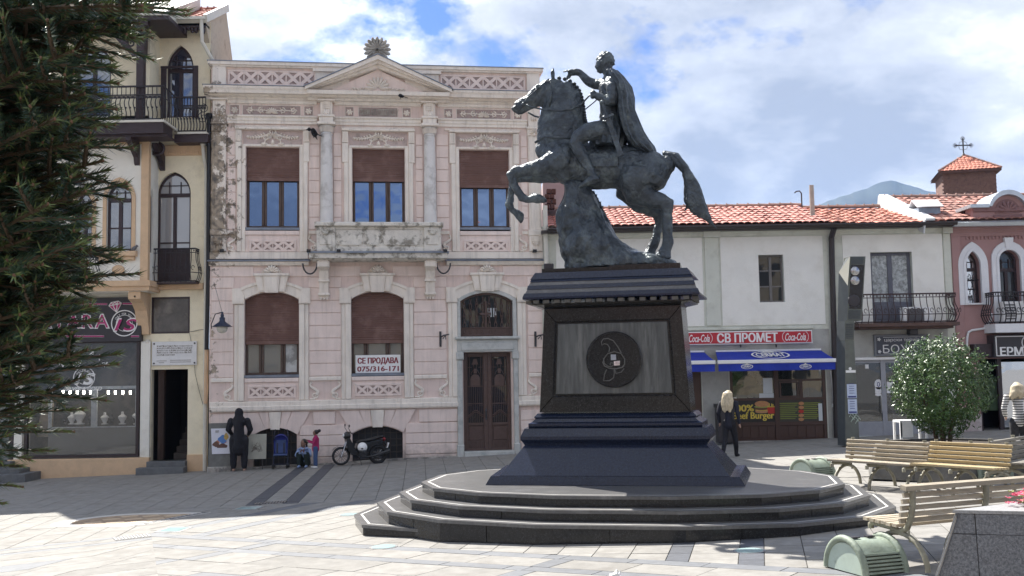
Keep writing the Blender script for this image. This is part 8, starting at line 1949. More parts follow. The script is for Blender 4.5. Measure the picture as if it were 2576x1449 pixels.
rp_=nt.nodes.new('ShaderNodeValToRGB');e_=rp_.color_ramp.elements;e_[0].position=0.3;e_[0].color=(0.012,0.014,0.03,1);e_[1].position=0.36;e_[1].color=(0.66,0.65,0.63,1);nt.links.new(wv.outputs[0],rp_.inputs[0]);nt.links.new(rp_.outputs[0],nt.nodes['Principled BSDF'].inputs['Base Color'])
Dw=21.0;Xw,Zw=fr(2557,962,Dw)
T,S,hc=standing('person','woman with blond hair and navy striped white top at the right edge, beyond the benches',(Xw,Dw,gz(Xw)+0.008),R(170),M_STRIPE,mat('charcoal_denim',(0.03,0.03,0.034),0.9,0.4,20),M_SKIN,M_BLACKC,(Zw-gz(Xw))/1.67,0.12,armR=[(0.2,0,1.36),(0.27,0.02,1.12),(0.20,-0.16,0.98)])
def hair2(mb):
 mb.ell((0,0.005,1.56),0.10,0.118,0.115,14,10)
 for k in range(9):a=math.pi*(-0.02+1.04*k/8);x,y=0.085*math.cos(a),0.03+0.075*math.sin(a);chain(mb,[(x,y,1.57,0.046),(x*1.3+0.01,y+0.03,1.44,0.046),(x*1.3+0.05,y+0.05,1.36+0.03*math.sin(k*2),0.022)],8)
o=skin_part('hair',hair2,M_BLOND,T,0.014,1,0.012);o.scale=[(Zw-gz(Xw))/1.67]*3
BAG=thing('handbag','dark handbag hanging at the hip of the woman in the striped top','bag',(Xw+0.16,Dw-0.30,gz(Xw)+0.83),R(-10))
mb=MB();mb.bbox(-0.17,0.17,-0.05,0.05,0,0.22,0.02);mb.build('bag_body',M_NAVY,BAG);mb=MB();mb.tube([(-0.15,0,0.2),(-0.08,0.02,0.5),(0.0,0.04,0.62),(0.08,0.02,0.5),(0.15,0,0.2)],0.012,6);mb.build('strap',M_NAVY,BAG)
p=gnd(794,1178);M_PINKT=mat('fuchsia_knit',(0.36,0.02,0.11),0.9,0.12,9);M_DENIM=mat('blue_denim',(0.045,0.085,0.19),0.9,0.2,12);M_WSH=mat('white_shoe',(0.62,0.62,0.62),0.6,0.05)
T,S,hc=standing('person','small girl in a fuchsia top, jeans and white shoes standing by the wall',(p.x,p.y,gz(p.x)+0.008),R(-80),M_PINKT,M_DENIM,M_SKIND,M_WSH,0.615,0.06,armL=[(-0.12,0,0.82),(-0.15,-0.06,0.68),(-0.09,-0.20,0.74)],armR=[(0.12,0,0.82),(0.15,-0.04,0.67),(0.08,-0.17,0.71)],long=0.06,width=1.15)
def hair3(mb):mb.ell((0,0.02,0.965),0.062,0.068,0.066,12,8);mb.ell((0,0.1,1.0),0.045,0.045,0.045,10,8);chain(mb,[(0,0.05,0.98,0.03),(0,0.1,1.0,0.03)],8)
skin_part('hair',hair3,M_DHAIR,T,0.010,1)
p=gnd(764,1176);T=thing('person','child in a light blue hooded top sitting crouched against the pink wall','person',(p.x,p.y,gz(p.x)+0.008),0.0)
M_LBLUE=mat('light_blue_cloth',(0.25,0.33,0.52),0.9,0.12,8);M_DGREEN=mat('dark_green_cloth',(0.012,0.02,0.018),0.9,0.25,8)
hands_=[((-0.05,-0.17,0.43),(0.4,-0.3,0.5),1),((0.03,-0.18,0.43),(0.2,-0.2,0.8),-1)]
def b1(mb):
 chain(mb,[(0,0.12,0.12,0.10),(0,0.08,0.30,0.09),(0,0.04,0.45,0.07),(0,0.03,0.55,0.04)],10);head(mb,(-0.01,0.02,0.655),0.92,R(-25))
 for s_ in(-1,1):chain(mb,[(s_*0.08,0.1,0.12,0.06),(s_*0.10,-0.14,0.36,0.055),(s_*0.10,-0.10,0.05,0.04)],8);shoe(mb,(s_*0.10,-0.12,0.0),0,0.85)
 for s_,(h_,d_,k_)in zip((-1,1),hands_):chain(mb,[(s_*0.13,0.05,0.46,0.04),(s_*0.17,-0.06,0.33,0.035),(*h_,0.025)],8);hand(mb,h_,d_,0.75,k_)
skin_part('body',b1,M_SKIND,T,0.013)
def b2(mb):
 chain(mb,[(0,0.12,0.16,0.13),(0,0.08,0.32,0.125),(0,0.04,0.46,0.09)],12);chain(mb,[(-0.13,0.05,0.46,0.06),(0.13,0.05,0.46,0.06)],10)
 for s_,(h_,d_,k_)in zip((-1,1),hands_):chain(mb,[(s_*0.14,0.05,0.46,0.06),(s_*0.19,-0.06,0.33,0.055),(h_[0],h_[1]+0.02,h_[2]-0.02,0.042)],10)
 chain(mb,[(-0.10,-0.02,0.51,0.035),(0,-0.06,0.49,0.035),(0.10,-0.02,0.51,0.035),(0.07,0.10,0.53,0.04),(-0.07,0.10,0.53,0.04)],8)
skin_part('top',b2,M_LBLUE,T,0.013)
def b3(mb):
 for s_ in(-1,1):chain(mb,[(s_*0.08,0.1,0.13,0.10),(s_*0.11,-0.14,0.36,0.085),(s_*0.11,-0.10,0.08,0.065)],10)
 chain(mb,[(-0.08,0.1,0.12,0.11),(0.08,0.1,0.12,0.11)],10)
skin_part('trousers',b3,M_DGREEN,T,0.013)
def b4(mb):mb.ell((0,0.045,0.69),0.085,0.09,0.085,12,8);mb.ell((0.08,0.09,0.68),0.045,0.045,0.045,10,6);chain(mb,[(-0.065,0.04,0.68,0.03),(-0.07,0.06,0.58,0.025)],8);chain(mb,[(0.07,0.03,0.68,0.03),(0.075,0.05,0.57,0.028)],8)
skin_part('hair',b4,M_DHAIR,T,0.010,1)
def b5(mb):
 for s_ in(-1,1):shoe(mb,(s_*0.10,-0.12,0),0,0.95)
skin_part('shoes',b5,M_LBLUE,T,0.011,1)
def facade(x,y,d=-0.02):o_=(PO[0]-d*math.sin(-TH)*-1 if False else PO[0]-math.sin(TH)*d,PO[1]+math.cos(TH)*d);return pln(x,y,o_,TH)
# pushchair
p=gnd(707,1176);PC=thing('pushchair','folded down blue pushchair parked against the pink wall','pushchair',(p.x*0.988,p.y-0.38,gz(p.x)+0.008),TH)
M_PBLUE=mat('pram_blue',(0.015,0.025,0.20),0.8,0.15,6);M_PGREY=mat('pram_greyblue',(0.05,0.08,0.20),0.8,0.15,6);M_TUBE=mat('dark_tube',(0.02,0.025,0.05),0.4,0.1)
mb=MB();P=arc(0,0.72,0.185,0,math.pi,12)+[(-0.185,0.38),(0.185,0.38)];mb.prism(P,-0.02,0.06);mb.build('back_panel',M_PBLUE,PC)
mb=MB();mb.loft([[(0.2*math.cos(t),0.04-0.22*k/4*(1 if True else 0),0.74+0.2*math.sin(t)*(1-0.05*k))for t in[math.pi*i/12 for i in range(13)]]for k in range(4)],cap=False,closed=False);mb.build('canopy',M_PBLUE,PC,smooth=True)
mb=MB();mb.bbox(-0.15,0.15,-0.045,-0.02,0.40,0.78,0.02);mb.bbox(-0.175,0.175,-0.24,-0.02,0.36,0.40,0.02);mb.build('seat',M_PGREY,PC)
mb=MB();mb.box(-0.11,-0.07,-0.055,-0.046,0.42,0.70);mb.box(0.07,0.11,-0.055,-0.046,0.42,0.70);mb.build('harness',M_TUBE,PC)
mb=MB()
for s_ in(-1,1):mb.tube([(s_*0.19,-0.2,0.08),(s_*0.19,-0.05,0.40),(s_*0.185,0.08,0.95),(s_*0.16,0.16,1.06)],0.012,6);mb.tube([(s_*0.19,0.18,0.08),(s_*0.19,-0.02,0.5)],0.012,6)
mb.tube([(-0.19,-0.2,0.12),(0.19,-0.2,0.12)],0.010,5);mb.tube([(-0.19,0.18,0.12),(0.19,0.18,0.12)],0.010,5);mb.build('frame',M_TUBE,PC)
M_RUB=mat('rubber',(0.014,0.014,0.015),0.7,0.2)
for s_ in(-1,1):
 for yy in(-0.2,0.18):
  for q_ in(-0.02,0.02):mb=MB();mb.lathe((s_*0.19+q_-0.01,yy,0.075),[(0.02,-0.001),(0.07,0.0),(0.075,0.01),(0.07,0.02),(0.02,0.021)],14,'x');mb.build('wheel',M_RUB,PC)
  # boards leaning on the wall
def board(name,label,px,py,w_,h_,z0,m,tilt=0.12,gap=0.35,cat='poster board'):
 f=facade(px,py,-gap);B=thing(name,label,cat,(f.x,f.y,gz(f.x)+0.008),TH)
 mb=MB();mb.obox((0,0,z0+h_/2),(w_/2,0,0),(0,0.02,0),(0,h_/2*math.sin(tilt),h_/2*math.cos(tilt)));mb.build('board',m,B);return B
B=board('poster_stand','grey stand carrying a white poster with a blue and brown picture',553,1170,0.60,1.2,0.12,mat('stand_grey',(0.16,0.16,0.15),0.8,0.3,4),0.06,0.42)
mb=MB();mb.obox((0.03,-0.035,0.83),(0.25,0,0),(0,0.004,0),(-0.02,0.345*0.06,0.345));mb.build('poster',mat('poster_white',(0.66,0.67,0.74),0.7,0.04),B)
for(x,z,rx,rz_,cc,nm)in((0.08,0.88,0.12,0.11,(0.10,0.22,0.50),'blue'),(0.17,0.95,0.06,0.09,(0.50,0.34,0.10),'ochre'),(0.10,0.82,0.08,0.06,(0.40,0.10,0.10),'red'),(-0.10,0.75,0.09,0.07,(0.14,0.07,0.05),'brown'),(0.07,0.67,0.14,0.09,(0.12,0.06,0.045),'umber'),(-0.06,0.80,0.05,0.05,(0.45,0.2,0.12),'rust')):
 mb=MB();y=-0.045-0.001*len(nm);mb.prism([(x+rx*math.cos(t)*(1+0.15*math.sin(3*t+rx*40)),z+rz_*math.sin(t)*(1+0.15*math.cos(4*t)))for t in[2*math.pi*i/18 for i in range(18)]],y,y+0.002);mb.build('poster_picture',mat('poster_'+nm,cc,0.7,0.2,14),B)
mb=MB();mb.box(-0.12,-0.02,-0.046,-0.044,1.10,1.12);mb.box(-0.12,-0.03,-0.046,-0.044,1.07,1.085);mb.build('poster_lines',M_ENGR,B)
mb=MB();mb.bbox(-0.33,0.33,-0.1,0.2,-0.2,0.14,0.02);mb.build('stand_base',M_FOOT,B)
B=board('sketch_board','cream board with a rough grey drawing leaning behind the hooded person',641,1172,0.62,0.68,0.28,mat('board_cream',(0.40,0.40,0.34),0.8,0.12,3),0.12,0.30,'board')
mb=MB()
for k in range(14):a=k*1.3;mb.tube([(0.05+0.12*math.cos(a),-0.035,0.55+0.12*math.sin(a*1.7)+0.1),(0.05+0.16*math.cos(a+0.8),-0.037,0.50+0.1*math.sin(a*2.1)+0.05),(0.05+0.1*math.cos(a+2),-0.035,0.55+0.06*math.sin(a))],0.004,4)
mb.build('drawing',M_ENGR,B);mb=MB()
for s_ in(-0.2,0.2):mb.tube([(s_,0.0,0.3),(s_*1.1,-0.12,0.0)],0.014,5)
mb.build('board_legs',M_IRON,B)
# for sale sign
f=facade(951,915,0.10);FS=thing('sale_sign','white for sale sign with red Cyrillic letters and phone number in the ground floor window','sign',(f.x,f.y,0),TH)
za,zb_=facade(951,893,0.10).z,facade(951,938,0.10).z;w_=(facade(1008,915,0.10)-facade(895,915,0.10)).length
mb=MB();mb.bbox(-w_/2,w_/2,-0.015,0.0,zb_,za,0.004);mb.build('sign_board',M_SWHITE,FS)
M_DRED=mat('sign_dark_red',(0.22,0.012,0.025),0.5,0.05)
text_obj('СЕ ПРОДАВА',0.2,'sign_text',M_DRED,FS,(0,-0.017,zb_+(za-zb_)*0.66),0.002,width=w_*0.90,height=(za-zb_)*0.40,bold=0.012)
text_obj('075/316-171',0.2,'sign_text',M_DRED,FS,(0,-0.017,zb_+(za-zb_)*0.23),0.002,width=w_*0.92,height=(za-zb_)*0.29,bold=0.008)
# wall lantern
f=facade(559,815,-0.55);LT=thing('wall_lantern','blue metal lantern with white globe on the left of the pink house','lantern',(f.x,f.y,0),TH)
z=f.z;mb=MB();mb.lathe((0,0,z),[(0.27,-0.08),(0.20,-0.02),(0.10,0.05),(0.075,0.08),(0.075,0.17),(0.05,0.19)],20);mb.lathe((0,0,z+0.19),[(0.04,0),(0.05,0.04),(0.03,0.1),(0.03,0.14)],12);mb.build('shade',mat('lantern_blue',(0.018,0.028,0.06),0.45,0.2),LT,smooth=40)
mb=MB();mb.ell((0,0,z-0.12),0.15,0.15,0.14,16,10);mb.build('globe',mat('globe_glass',(0.62,0.60,0.52),0.15,0.05),LT,smooth=True)
mb=MB();mb.tube([(-0.36,0.54,z-0.1),(-0.34,0.3,z+0.0),(-0.2,0.1,z+0.28),(0,0,z+0.33)],0.014,6);mb.tube([(-0.3,0.5,z+1.2),(0,0,z+0.3)],0.006,4);mb.build('arm',M_IRON,LT)
for k,(px,lb)in enumerate(((1108,'left'),(1347,'right'))):
 f=facade(px,853,-0.05);o=thing('flag_bracket','rusty iron flag bracket on the wall %s of the entrance door'%lb,'bracket',(f.x,f.y,0),TH,'flag brackets by the entrance')
 mb=MB();mb.bbox(-0.03,0.03,-0.02,0.04,f.z-0.22,f.z+0.22,0.006);mb.tube([(0,-0.02,f.z+0.05),(0.08,-0.15,f.z+0.10),(0.22,-0.3,f.z+0.12)],0.02,6);mb.tube([(0.06,-0.1,f.z+0.0),(0.13,-0.2,f.z+0.1),(0.14,-0.2,f.z-0.02)],0.014,5);mb.build('bracket_iron',M_IRON,o)
 # motorbike
p=gnd(906,1169);MBS=0.86;MBK=thing('motorbike','black motorbike with silver spoked wheels parked in front of the cellar window','motorbike',(p.x,p.y-0.1,gz(p.x)+0.01),R(22))
M_BBLK=mat('bike_black',(0.010,0.010,0.012),0.3,0.2,6,coat=0.3);M_CHR=mat('bike_chrome',(0.42,0.42,0.43),0.25,0.1,metal=0.9);M_SEAT=mat('bike_seat',(0.014,0.013,0.014),0.65,0.2)
for x,wd in((-0.60,0.04),(0.60,0.055)):
 W_=MB();n=28;W_.loft([[(x+(0.255+wd*math.cos(q_))*math.cos(t),wd*math.sin(q_),0.30+(0.255+wd*math.cos(q_))*math.sin(t))for q_ in[2*math.pi*j/8 for j in range(8)]]for t in[2*math.pi*i/n for i in range(n+1)]],cap=False);w_=W_.build('wheel',M_RUB,MBK,smooth=True)
 r_=MB()
 for k in range(16):a=k*math.pi/8;s_=0.03 if k%2 else-0.03;r_.tube([(x+0.03*math.cos(a),s_,0.30+0.03*math.sin(a)),(x+0.225*math.cos(a+0.15),0,0.30+0.225*math.sin(a+0.15))],0.006,4)
 r_.lathe((x,-0.05,0.30),[(0.03,0),(0.045,0.03),(0.045,0.07),(0.03,0.1)],12,'y');r_.tube([(x+0.225*math.cos(2*math.pi*i/24),0,0.30+0.225*math.sin(2*math.pi*i/24))for i in range(24)],0.014,5,closed=True);r_.build('rim',M_CHR,w_)
mb=MB()
for s_ in(-1,1):mb.tube([(-0.60,s_*0.08,0.30),(-0.42,s_*0.08,0.78),(-0.36,s_*0.08,0.92)],0.02,6)
mb.build('fork',M_CHR,MBK)
mb=MB();mb.loft([[(-0.6+0.33*math.cos(t),w_*0.06,0.30+0.33*math.sin(t))for w_ in(-1,-0.5,0.5,1)]for t in[R(20+i*14)for i in range(10)]],cap=False,closed=False);mb.build('front_mudguard',M_BBLK,MBK,smooth=True)
mb=MB();mb.ell((-0.40,0,0.93),0.12,0.13,0.14,12,8);mb.ell((-0.47,0,0.93),0.07,0.08,0.08,10,8);mb.prism([(-0.46,0.84),(-0.34,0.86),(-0.14,0.45),(-0.05,0.34),(-0.28,0.32),(-0.42,0.55)],-0.15,0.15);mb.loft([[(-0.16,s_*0.14,0.45),(0.05,s_*0.12,0.42),(0.05,s_*0.12,0.60),(-0.10,s_*0.12,0.68)]for s_ in(-1,1)]);mb.prism([(-0.10,0.5),(0.5,0.62),(0.78,0.80),(0.3,0.72),(-0.05,0.66)],-0.11,0.11);mb.build('fairing',M_BBLK,MBK,fixn=True)
mb=MB();mb.lathe((-0.535,0,0.94),[(0.0,-0.02),(0.06,0),(0.065,0.03)],12,'x');mb.build('headlight',M_DECAL,MBK)
mb=MB();rings=[[(x,w_*math.cos(t),z+h_*math.sin(t))for t in[2*math.pi*i/10 for i in range(10)]]for x,z,w_,h_ in((-0.08,0.72,0.05,0.03),(0.1,0.74,0.11,0.045),(0.35,0.78,0.13,0.05),(0.62,0.85,0.11,0.05),(0.76,0.87,0.05,0.03))];mb.loft(rings);mb.build('saddle',M_SEAT,MBK,smooth=50)
mb=MB();mb.ell((0.80,0,0.78),0.06,0.07,0.055,10,6);mb.build('tail_light',mat('tail_red',(0.25,0.01,0.015),0.25,0.1),MBK);mb=MB();mb.obox((0.92,0,0.58),(0.012,0,0.003),(0,0.09,0),(0.03,0,0.08));mb.build('number_plate',M_SWHITE,MBK)
mb=MB();mb.loft([[(0.6+0.35*math.cos(t),w_*0.07,0.33+0.35*math.sin(t))for w_ in(-1,-0.5,0.5,1)]for t in[R(5+i*14)for i in range(9)]],cap=False,closed=False);mb.tube([(0.85,0.05,0.75),(0.95,0.02,0.4),(0.90,0.0,0.3)],0.015,5);mb.build('rear_mudguard',M_BBLK,MBK,smooth=True)
mb=MB();mb.lathe((0.08,-0.12,0.33),[(0.08,0),(0.13,0.03),(0.13,0.21),(0.08,0.24)],14,'y');mb.ell((-0.08,0,0.38),0.12,0.09,0.08,10,8);mb.tube([(-0.1,-0.11,0.30),(0.2,-0.14,0.24),(0.45,-0.15,0.28),(0.95,-0.15,0.42)],[0.02,0.022,0.04,0.05],8);mb.build('engine',mat('engine_grey',(0.06,0.06,0.062),0.5,0.3,10,metal=0.6),MBK)
mb=MB();mb.tube([(-0.33,-0.32,1.02),(-0.34,-0.15,1.04),(-0.34,0.15,1.04),(-0.33,0.32,1.02)],0.014,6)
for s_ in(-1,1):mb.tube([(-0.33,s_*0.22,1.03),(-0.40,s_*0.26,1.15),(-0.42,s_*0.28,1.20)],0.008,5);mb.ell((-0.40,s_*0.30,1.25),0.02,0.06,0.05,8,6);mb.tube([(-0.33,s_*0.32,1.02),(-0.32,s_*0.42,1.01)],0.02,6)
mb.build('handlebar',M_BBLK,MBK);mb=MB();mb.tube([(0.05,0.1,0.25),(0.0,-0.22,0.0)],0.014,5);mb.build('kickstand',M_CHR,MBK)
MBK.scale=(MBS,)*3;HM=thing('helmet','white helmet hanging on the side of the black motorbike','helmet',tuple(MBK.matrix_basis@Vector((0.03,-0.22,0.52))));HM.location=(p.x+0.11,p.y-0.32,gz(p.x)+0.5)
mb=MB();mb.ell((0,0,0),0.135,0.125,0.13,14,10);mb.build('shell',M_SWHITE,HM,smooth=True);mb=MB();mb.ell((0.01,-0.075,-0.03),0.045,0.06,0.03,8,6);mb.build('emblem',M_BBLK,HM);mb=MB();mb.lathe((0,0,-0.11),[(0.09,-0.02),(0.115,0.0),(0.11,0.03)],14);mb.build('rim',M_BBLK,HM)
# birds
def bird(label,P,s,m,yaw,spread=False):
 o=thing('bird',label,'bird',P,yaw);mb=MB();mb.ell((0,0,0.09*s),0.13*s,0.07*s,0.075*s,12,8,Matrix.Rotation(0.5 if not spread else 1.2,3,'Y'));mb.ell((-0.12*s,0,0.17*s),0.05*s,0.045*s,0.048*s,8,6);mb.tube([(-0.16*s,0,0.17*s),(-0.21*s,0,0.155*s)],[0.016*s,0.003*s],5)
 mb.loft([[(0.08*s,y*0.05*s,0.05*s+h_*s),(0.26*s,y*0.04*s,-0.01*s+h_*s)]for y,h_ in((-1,0),(0,0.015),(1,0))],cap=False,closed=False)
 for k in(-1,1):
  mb.tube([(-0.01*s,k*0.03*s,0.03*s),(-0.01*s,k*0.03*s,-0.035*s)],0.008*s,4)
  if spread:mb.loft([[(-0.02*s,k*0.05*s,0.12*s),(0.08*s,k*0.05*s,0.04*s)],[(-0.06*s,k*0.2*s,0.17*s),(0.09*s,k*0.18*s,0.02*s)],[(-0.02*s,k*0.32*s,0.12*s),(0.12*s,k*0.24*s,-0.06*s)]],cap=False,closed=False)
 mb.build('plumage',m,o,smooth=60);return o
f=facade(790,338,-0.3);bird('black crow with half spread wings clinging beside the left column',(f.x,f.y,f.z-0.05),1.1,M_BLACKC,0.3,True)
f=facade(1008,246,-0.42);bird('dark pigeon perched inside the pediment',(f.x,f.y,f.z+0.0),0.8,M_BLACKC,0.1)
xx,zz_=fr(337,634,DL+BAY-0.1);bird('grey pigeon resting on the sill of the pointed bay window',(xx,DL+BAY-0.1,zz_+0.03),0.75,mat('pigeon_grey',(0.11,0.11,0.12),0.7,0.3),2.8)
# BENCHES, BINS, PLANTERS, SPEAKER COLUMN
M_SLAT=mat('bench_wood',(0.36,0.31,0.235),0.7,0.22,4,0.3,30,stretch=(1.2,9,9),objvar=0.18);M_SLATY=mat('bench_wood_new',(0.42,0.33,0.185),0.6,0.15,4,0.2,30,stretch=(1.2,9,9),objvar=0.12);M_SLATG=mat('bench_wood_shaded',(0.22,0.205,0.175),0.8,0.22,4,0.3,30,stretch=(1.2,9,9),objvar=0.15)  # grey slats: same bench wood with the shade put into its colour
M_BTUBE=mat('bench_tube',(0.21,0.195,0.145),0.5,0.2,8,col2=(0.30,0.29,0.22),c2scale=6)
def bench(label,c,ang,L_,m,nfr=3,rail=True,group='slatted park benches round the monument'):
 B=thing('park_bench',label,'bench',(c[0],c[1],gz(c[0])+0.008),ang,group)
 rr=random.Random(int(c[0]*100))
 def sl(name,y,z,w_,t,tilt,over=0.0):
  me=MB();me.obox((0,0,0),(L_/2+over,0,0),(0,w_/2,0),(0,0,t/2));o=me.build(name,m,B,loc=(rr.uniform(-0.008,0.008),y,z+rr.uniform(-0.002,0.002)));o.rotation_euler=(tilt,0,rr.uniform(-0.002,0.002));return o
 for k in range(6):sl('seat_slat',0.03+k*0.088,0.45+0.004*k,0.068,0.034,0.03)
 for k in range(5):z=0.505+k*0.071;sl('back_slat',-0.055-0.10*(z-0.5)/0.34,z,0.05,0.028,R(76))
 if rail:sl('top_rail',-0.165,0.875,0.085,0.05,R(8),0.02)
 for k in range(nfr):
  x=-L_/2+0.10+(L_-0.2)*k/(nfr-1)
  mb=MB();mb.tube([(x,0.50,0.355),(x,0.50,0.40),(x,0.45,0.425),(x,0.2,0.41),(x,0.05,0.38),(x,-0.06,0.42),(x,-0.13,0.55),(x,-0.165,0.70),(x,-0.17,0.85)],0.034,8);mb.tube([(x,0.18,0.36),(x,0.18,0.42)],0.014,5);mb.tube([(x,-0.1,0.28),(x,-0.08,0.42)],0.014,5);mb.build('bench_frame',M_BTUBE,B,smooth=50)
  mb=MB();mb.tube([(x,0.06+0.40*math.cos(t),0.365*math.sin(t))for t in[math.pi*i/14 for i in range(15)]],0.030,8);mb.build('leg_hoop',M_BTUBE,B,smooth=50)
 return B
d_=Vector((0.925,0.38));p0=Vector((4.18,11.25));c=p0+d_*1.15+Vector((-0.38,0.925))*0.16
bench('weathered slatted bench in the near right foreground, seen from behind beside the granite planter',c,math.atan2(d_.y,d_.x),2.3,M_SLAT)
d_=Vector((0.61,-0.792));a=Vector((6.13,19.2));f_=Vector((-0.792,-0.61))
ang_=math.atan2(-d_.y,-d_.x)
bench('left one of the joined sunlit benches behind the monument, with pale worn slats',a+d_*0.82+f_*0.16,ang_,1.62,M_SLAT,rail=False)
bench('right one of the joined sunlit benches behind the monument, with yellow slats',a+d_*2.36+f_*0.16,ang_,1.42,M_SLATY,rail=False)
d3=Vector((0.70,0.714));a3=Vector((7.75,17.1));bench('grey shaded bench at the right edge, turned away at an angle behind the yellow one',a3+d3*1.2+Vector((0.714,-0.70))*0.16,math.atan2(-d3.y,-d3.x),2.3,M_SLATG,rail=False)
M_VERD=mat('verdigris',(0.21,0.25,0.195),0.6,0.2,5,0.2,30,col2=(0.30,0.36,0.30),c2scale=3.5,c2lo=0.48,c2hi=0.7);M_VERDP=mat('verdigris_pale',(0.42,0.50,0.43),0.6,0.12,5,col2=(0.27,0.32,0.26),c2scale=5,c2lo=0.55,c2hi=0.75)
def drum_bin(label,c,ang,r_=0.33,L_=0.52):
 B=thing('drum_bin',label,'bin',(c[0],c[1],gz(c[0])+0.008),ang,'half round metal bins by the benches')
 for x in(0,L_):
  mb=MB();mb.tube([(x,r_*math.cos(t),r_*1.06*math.sin(t))for t in[math.pi*i/16 for i in range(17)]],0.04,8);mb.build('rim_hoop',M_VERD,B,smooth=50)
  mb=MB();P=arc(0,0.0,r_*0.93,0,math.pi,16);mb.prism(P,x-0.012,x+0.012,'x');mb.build('end_plate',M_VERDP,B)
 mb=MB();mb.loft([[(x,(r_-0.01)*math.cos(t),(r_-0.01)*1.06*math.sin(t))for t in[R(38)+R(142)*i/12-R(0)for i in range(13)]]for x in(0.02,L_-0.02)],cap=False,closed=False);mb.loft([[(x,(r_-0.03)*math.cos(t),(r_-0.03)*1.06*math.sin(t))for t in[R(-4)+R(184)*i/12 for i in range(13)]]for x in(0.02,L_-0.02)],cap=False,closed=False);mb.build('drum',M_VERD,B,smooth=60)
 for k in range(6):
  t=R(4+k*6.4);mb=MB();y,z=r_*math.cos(t),r_*1.06*math.sin(t);mb.obox((L_/2,y-0.005,z),(L_/2-0.03,0,0),(0,0.022,0.004),(0,-0.004,0.010));mb.build('louvre',M_VERD,B)
 mb=MB();mb.box(0.14,0.24,-0.03,0.03,r_*1.05,r_*1.09);mb.box(0.34,0.44,-0.03,0.03,r_*1.05,r_*1.09);mb.build('hinges',M_SIGNBK,B)
 for q_ in(B,):q_.rotation_euler.z=ang
 return B
drum_bin('pale green half round bin in the near foreground beside the bench',(3.56,11.46),math.pi+0.34);DB=bpy.data.objects['drum_bin'];DB.location=(3.58+0.52*0.94,11.46+0.52*0.33,gz(4.0)+0.008)
p=gnd(2085,1200);drum_bin('green half round bin under the left end of the far benches',(p.x-0.1,p.y+0.1),math.pi+0.5);p=gnd(2505,1213);drum_bin('green half round bin under the benches at the right edge',(p.x+0.3,p.y+0.2),math.pi-0.2)
M_GRP=mat('grey_granite',(0.16,0.165,0.175),0.55,0.5,55,0.15,70,col2=(0.09,0.092,0.1),c2scale=40,c2lo=0.5,c2hi=0.6)
PL=thing('granite_planter','grey speckled granite planter with sloping sides in the near right corner','planter',(4.33,10.3,0))
zt_=0.925;cnr=Vector((0,0,0));fd=Vector((0.962,-0.27,0));bd_=Vector((0.87,0.49,0));nf=Vector((-0.27,-0.962,0));nb=Vector((-0.49,0.87,0));co=(nf*0.5+nb*0.5-fd*0.0)
def pp(s,z,d,n):q_=(zt_-z)*0.36;e=d*s+n*q_
def pface(d,n,on,od):
 def P(s,z):
  q_=(zt_-z)*0.30;base=Vector((-0.30,0.0,0))*((zt_-z)/1.0)*1.25 if s==0 else n*q_*0.6
  return Vector((0,0,0))+d*s+base+Vector((0,0,z))
 return P
for d,n in((fd,nf),(bd_,nb)):
 P=pface(d,n,None,None);ss=[0,0.16,0.92,1.7,2.5];zs=[0.02,0.70,zt_-0.035]
 for i in range(4):
  for j in range(2):
   A_,B_,C_,D_=P(ss[i],zs[j]),P(ss[i+1],zs[j]),P(ss[i+1],zs[j+1]),P(ss[i],zs[j+1]);g_=0.006
   cc=(A_+B_+C_+D_)/4;Q=[v.lerp(cc,g_/max(0.05,(v-cc).length))for v in(A_,B_,C_,D_)]
   mb=MB();mb.loft([[v-n*0.03 for v in Q],[v+n*0.0 for v in Q]]);mb.build('granite_slab',M_GRP,PL,fixn=True)
 mb=MB();mb.loft([[P(0,zs[0])-n*0.012,P(2.5,zs[0])-n*0.012,P(2.5,zt_-0.03)-n*0.012,P(0,zt_-0.03)-n*0.012],[P(0,zs[0])-n*0.03,P(2.5,zs[0])-n*0.03,P(2.5,zt_-0.03)-n*0.03,P(0,zt_-0.03)-n*0.03]]);mb.build('joint_backing',M_JOINT,PL,fixn=True)
mb=MB();e_=0.02;mb.prism([(-0.04,0.0),tuple((fd*2.5+nf*e_)[:2]),tuple((fd*2.5+Vector((0,0.45,0)))[:2]),(1.05,0.12),tuple((bd_*2.5-Vector((0,0.35,0)))[:2]),tuple((bd_*2.5+nb*e_)[:2])],zt_-0.032,zt_,'z');mb.build('coping',mat('granite_top',(0.30,0.30,0.30),0.5,0.3,50),PL)
mb=MB();mb.prism([(0.9,0.1),(2.4,-0.35),(2.2,1.0)],0.3,zt_-0.04,'z');mb.build('soil',mat('soil',(0.04,0.03,0.022),0.95,0.3,20),PL)
FL=thing('flowers','pink bedding flowers growing in the near granite planter','flowers',(5.05,10.42,zt_));M_PETAL=mat('petal_pink',(0.62,0.09,0.17),0.6,0.25,9,objvar=0.2);M_LEAF2=mat('leaf_yellowgreen',(0.16,0.20,0.035),0.6,0.35,9)
rf_=random.Random(9);fb,lb_=MB(),MB()
for k in range(150):
 a,r_=rf_.uniform(0,6.28),0.42*math.sqrt(rf_.random());x,y,z=0.28+r_*math.cos(a),0.1+0.5*r_*math.sin(a),rf_.uniform(0.0,0.14)*(1.2-r_)
 for j in range(5):
  t=j*1.257+a;n_=Vector((math.cos(t),math.sin(t),0.5));s_=rf_.uniform(0.016,0.026);o_=Vector((x,y,z+0.02));b_=Vector((-math.sin(t),math.cos(t),0.1))
  (fb if k%3 else lb_).add([o_,o_+n_*s_-b_*s_*0.6,o_+n_*s_*1.7,o_+n_*s_+b_*s_*0.6],[(0,1,2,3)])
fb.build('blossoms',M_PETAL,FL,kind='stuff');lb_.build('leaves',M_LEAF2,FL,kind='stuff')
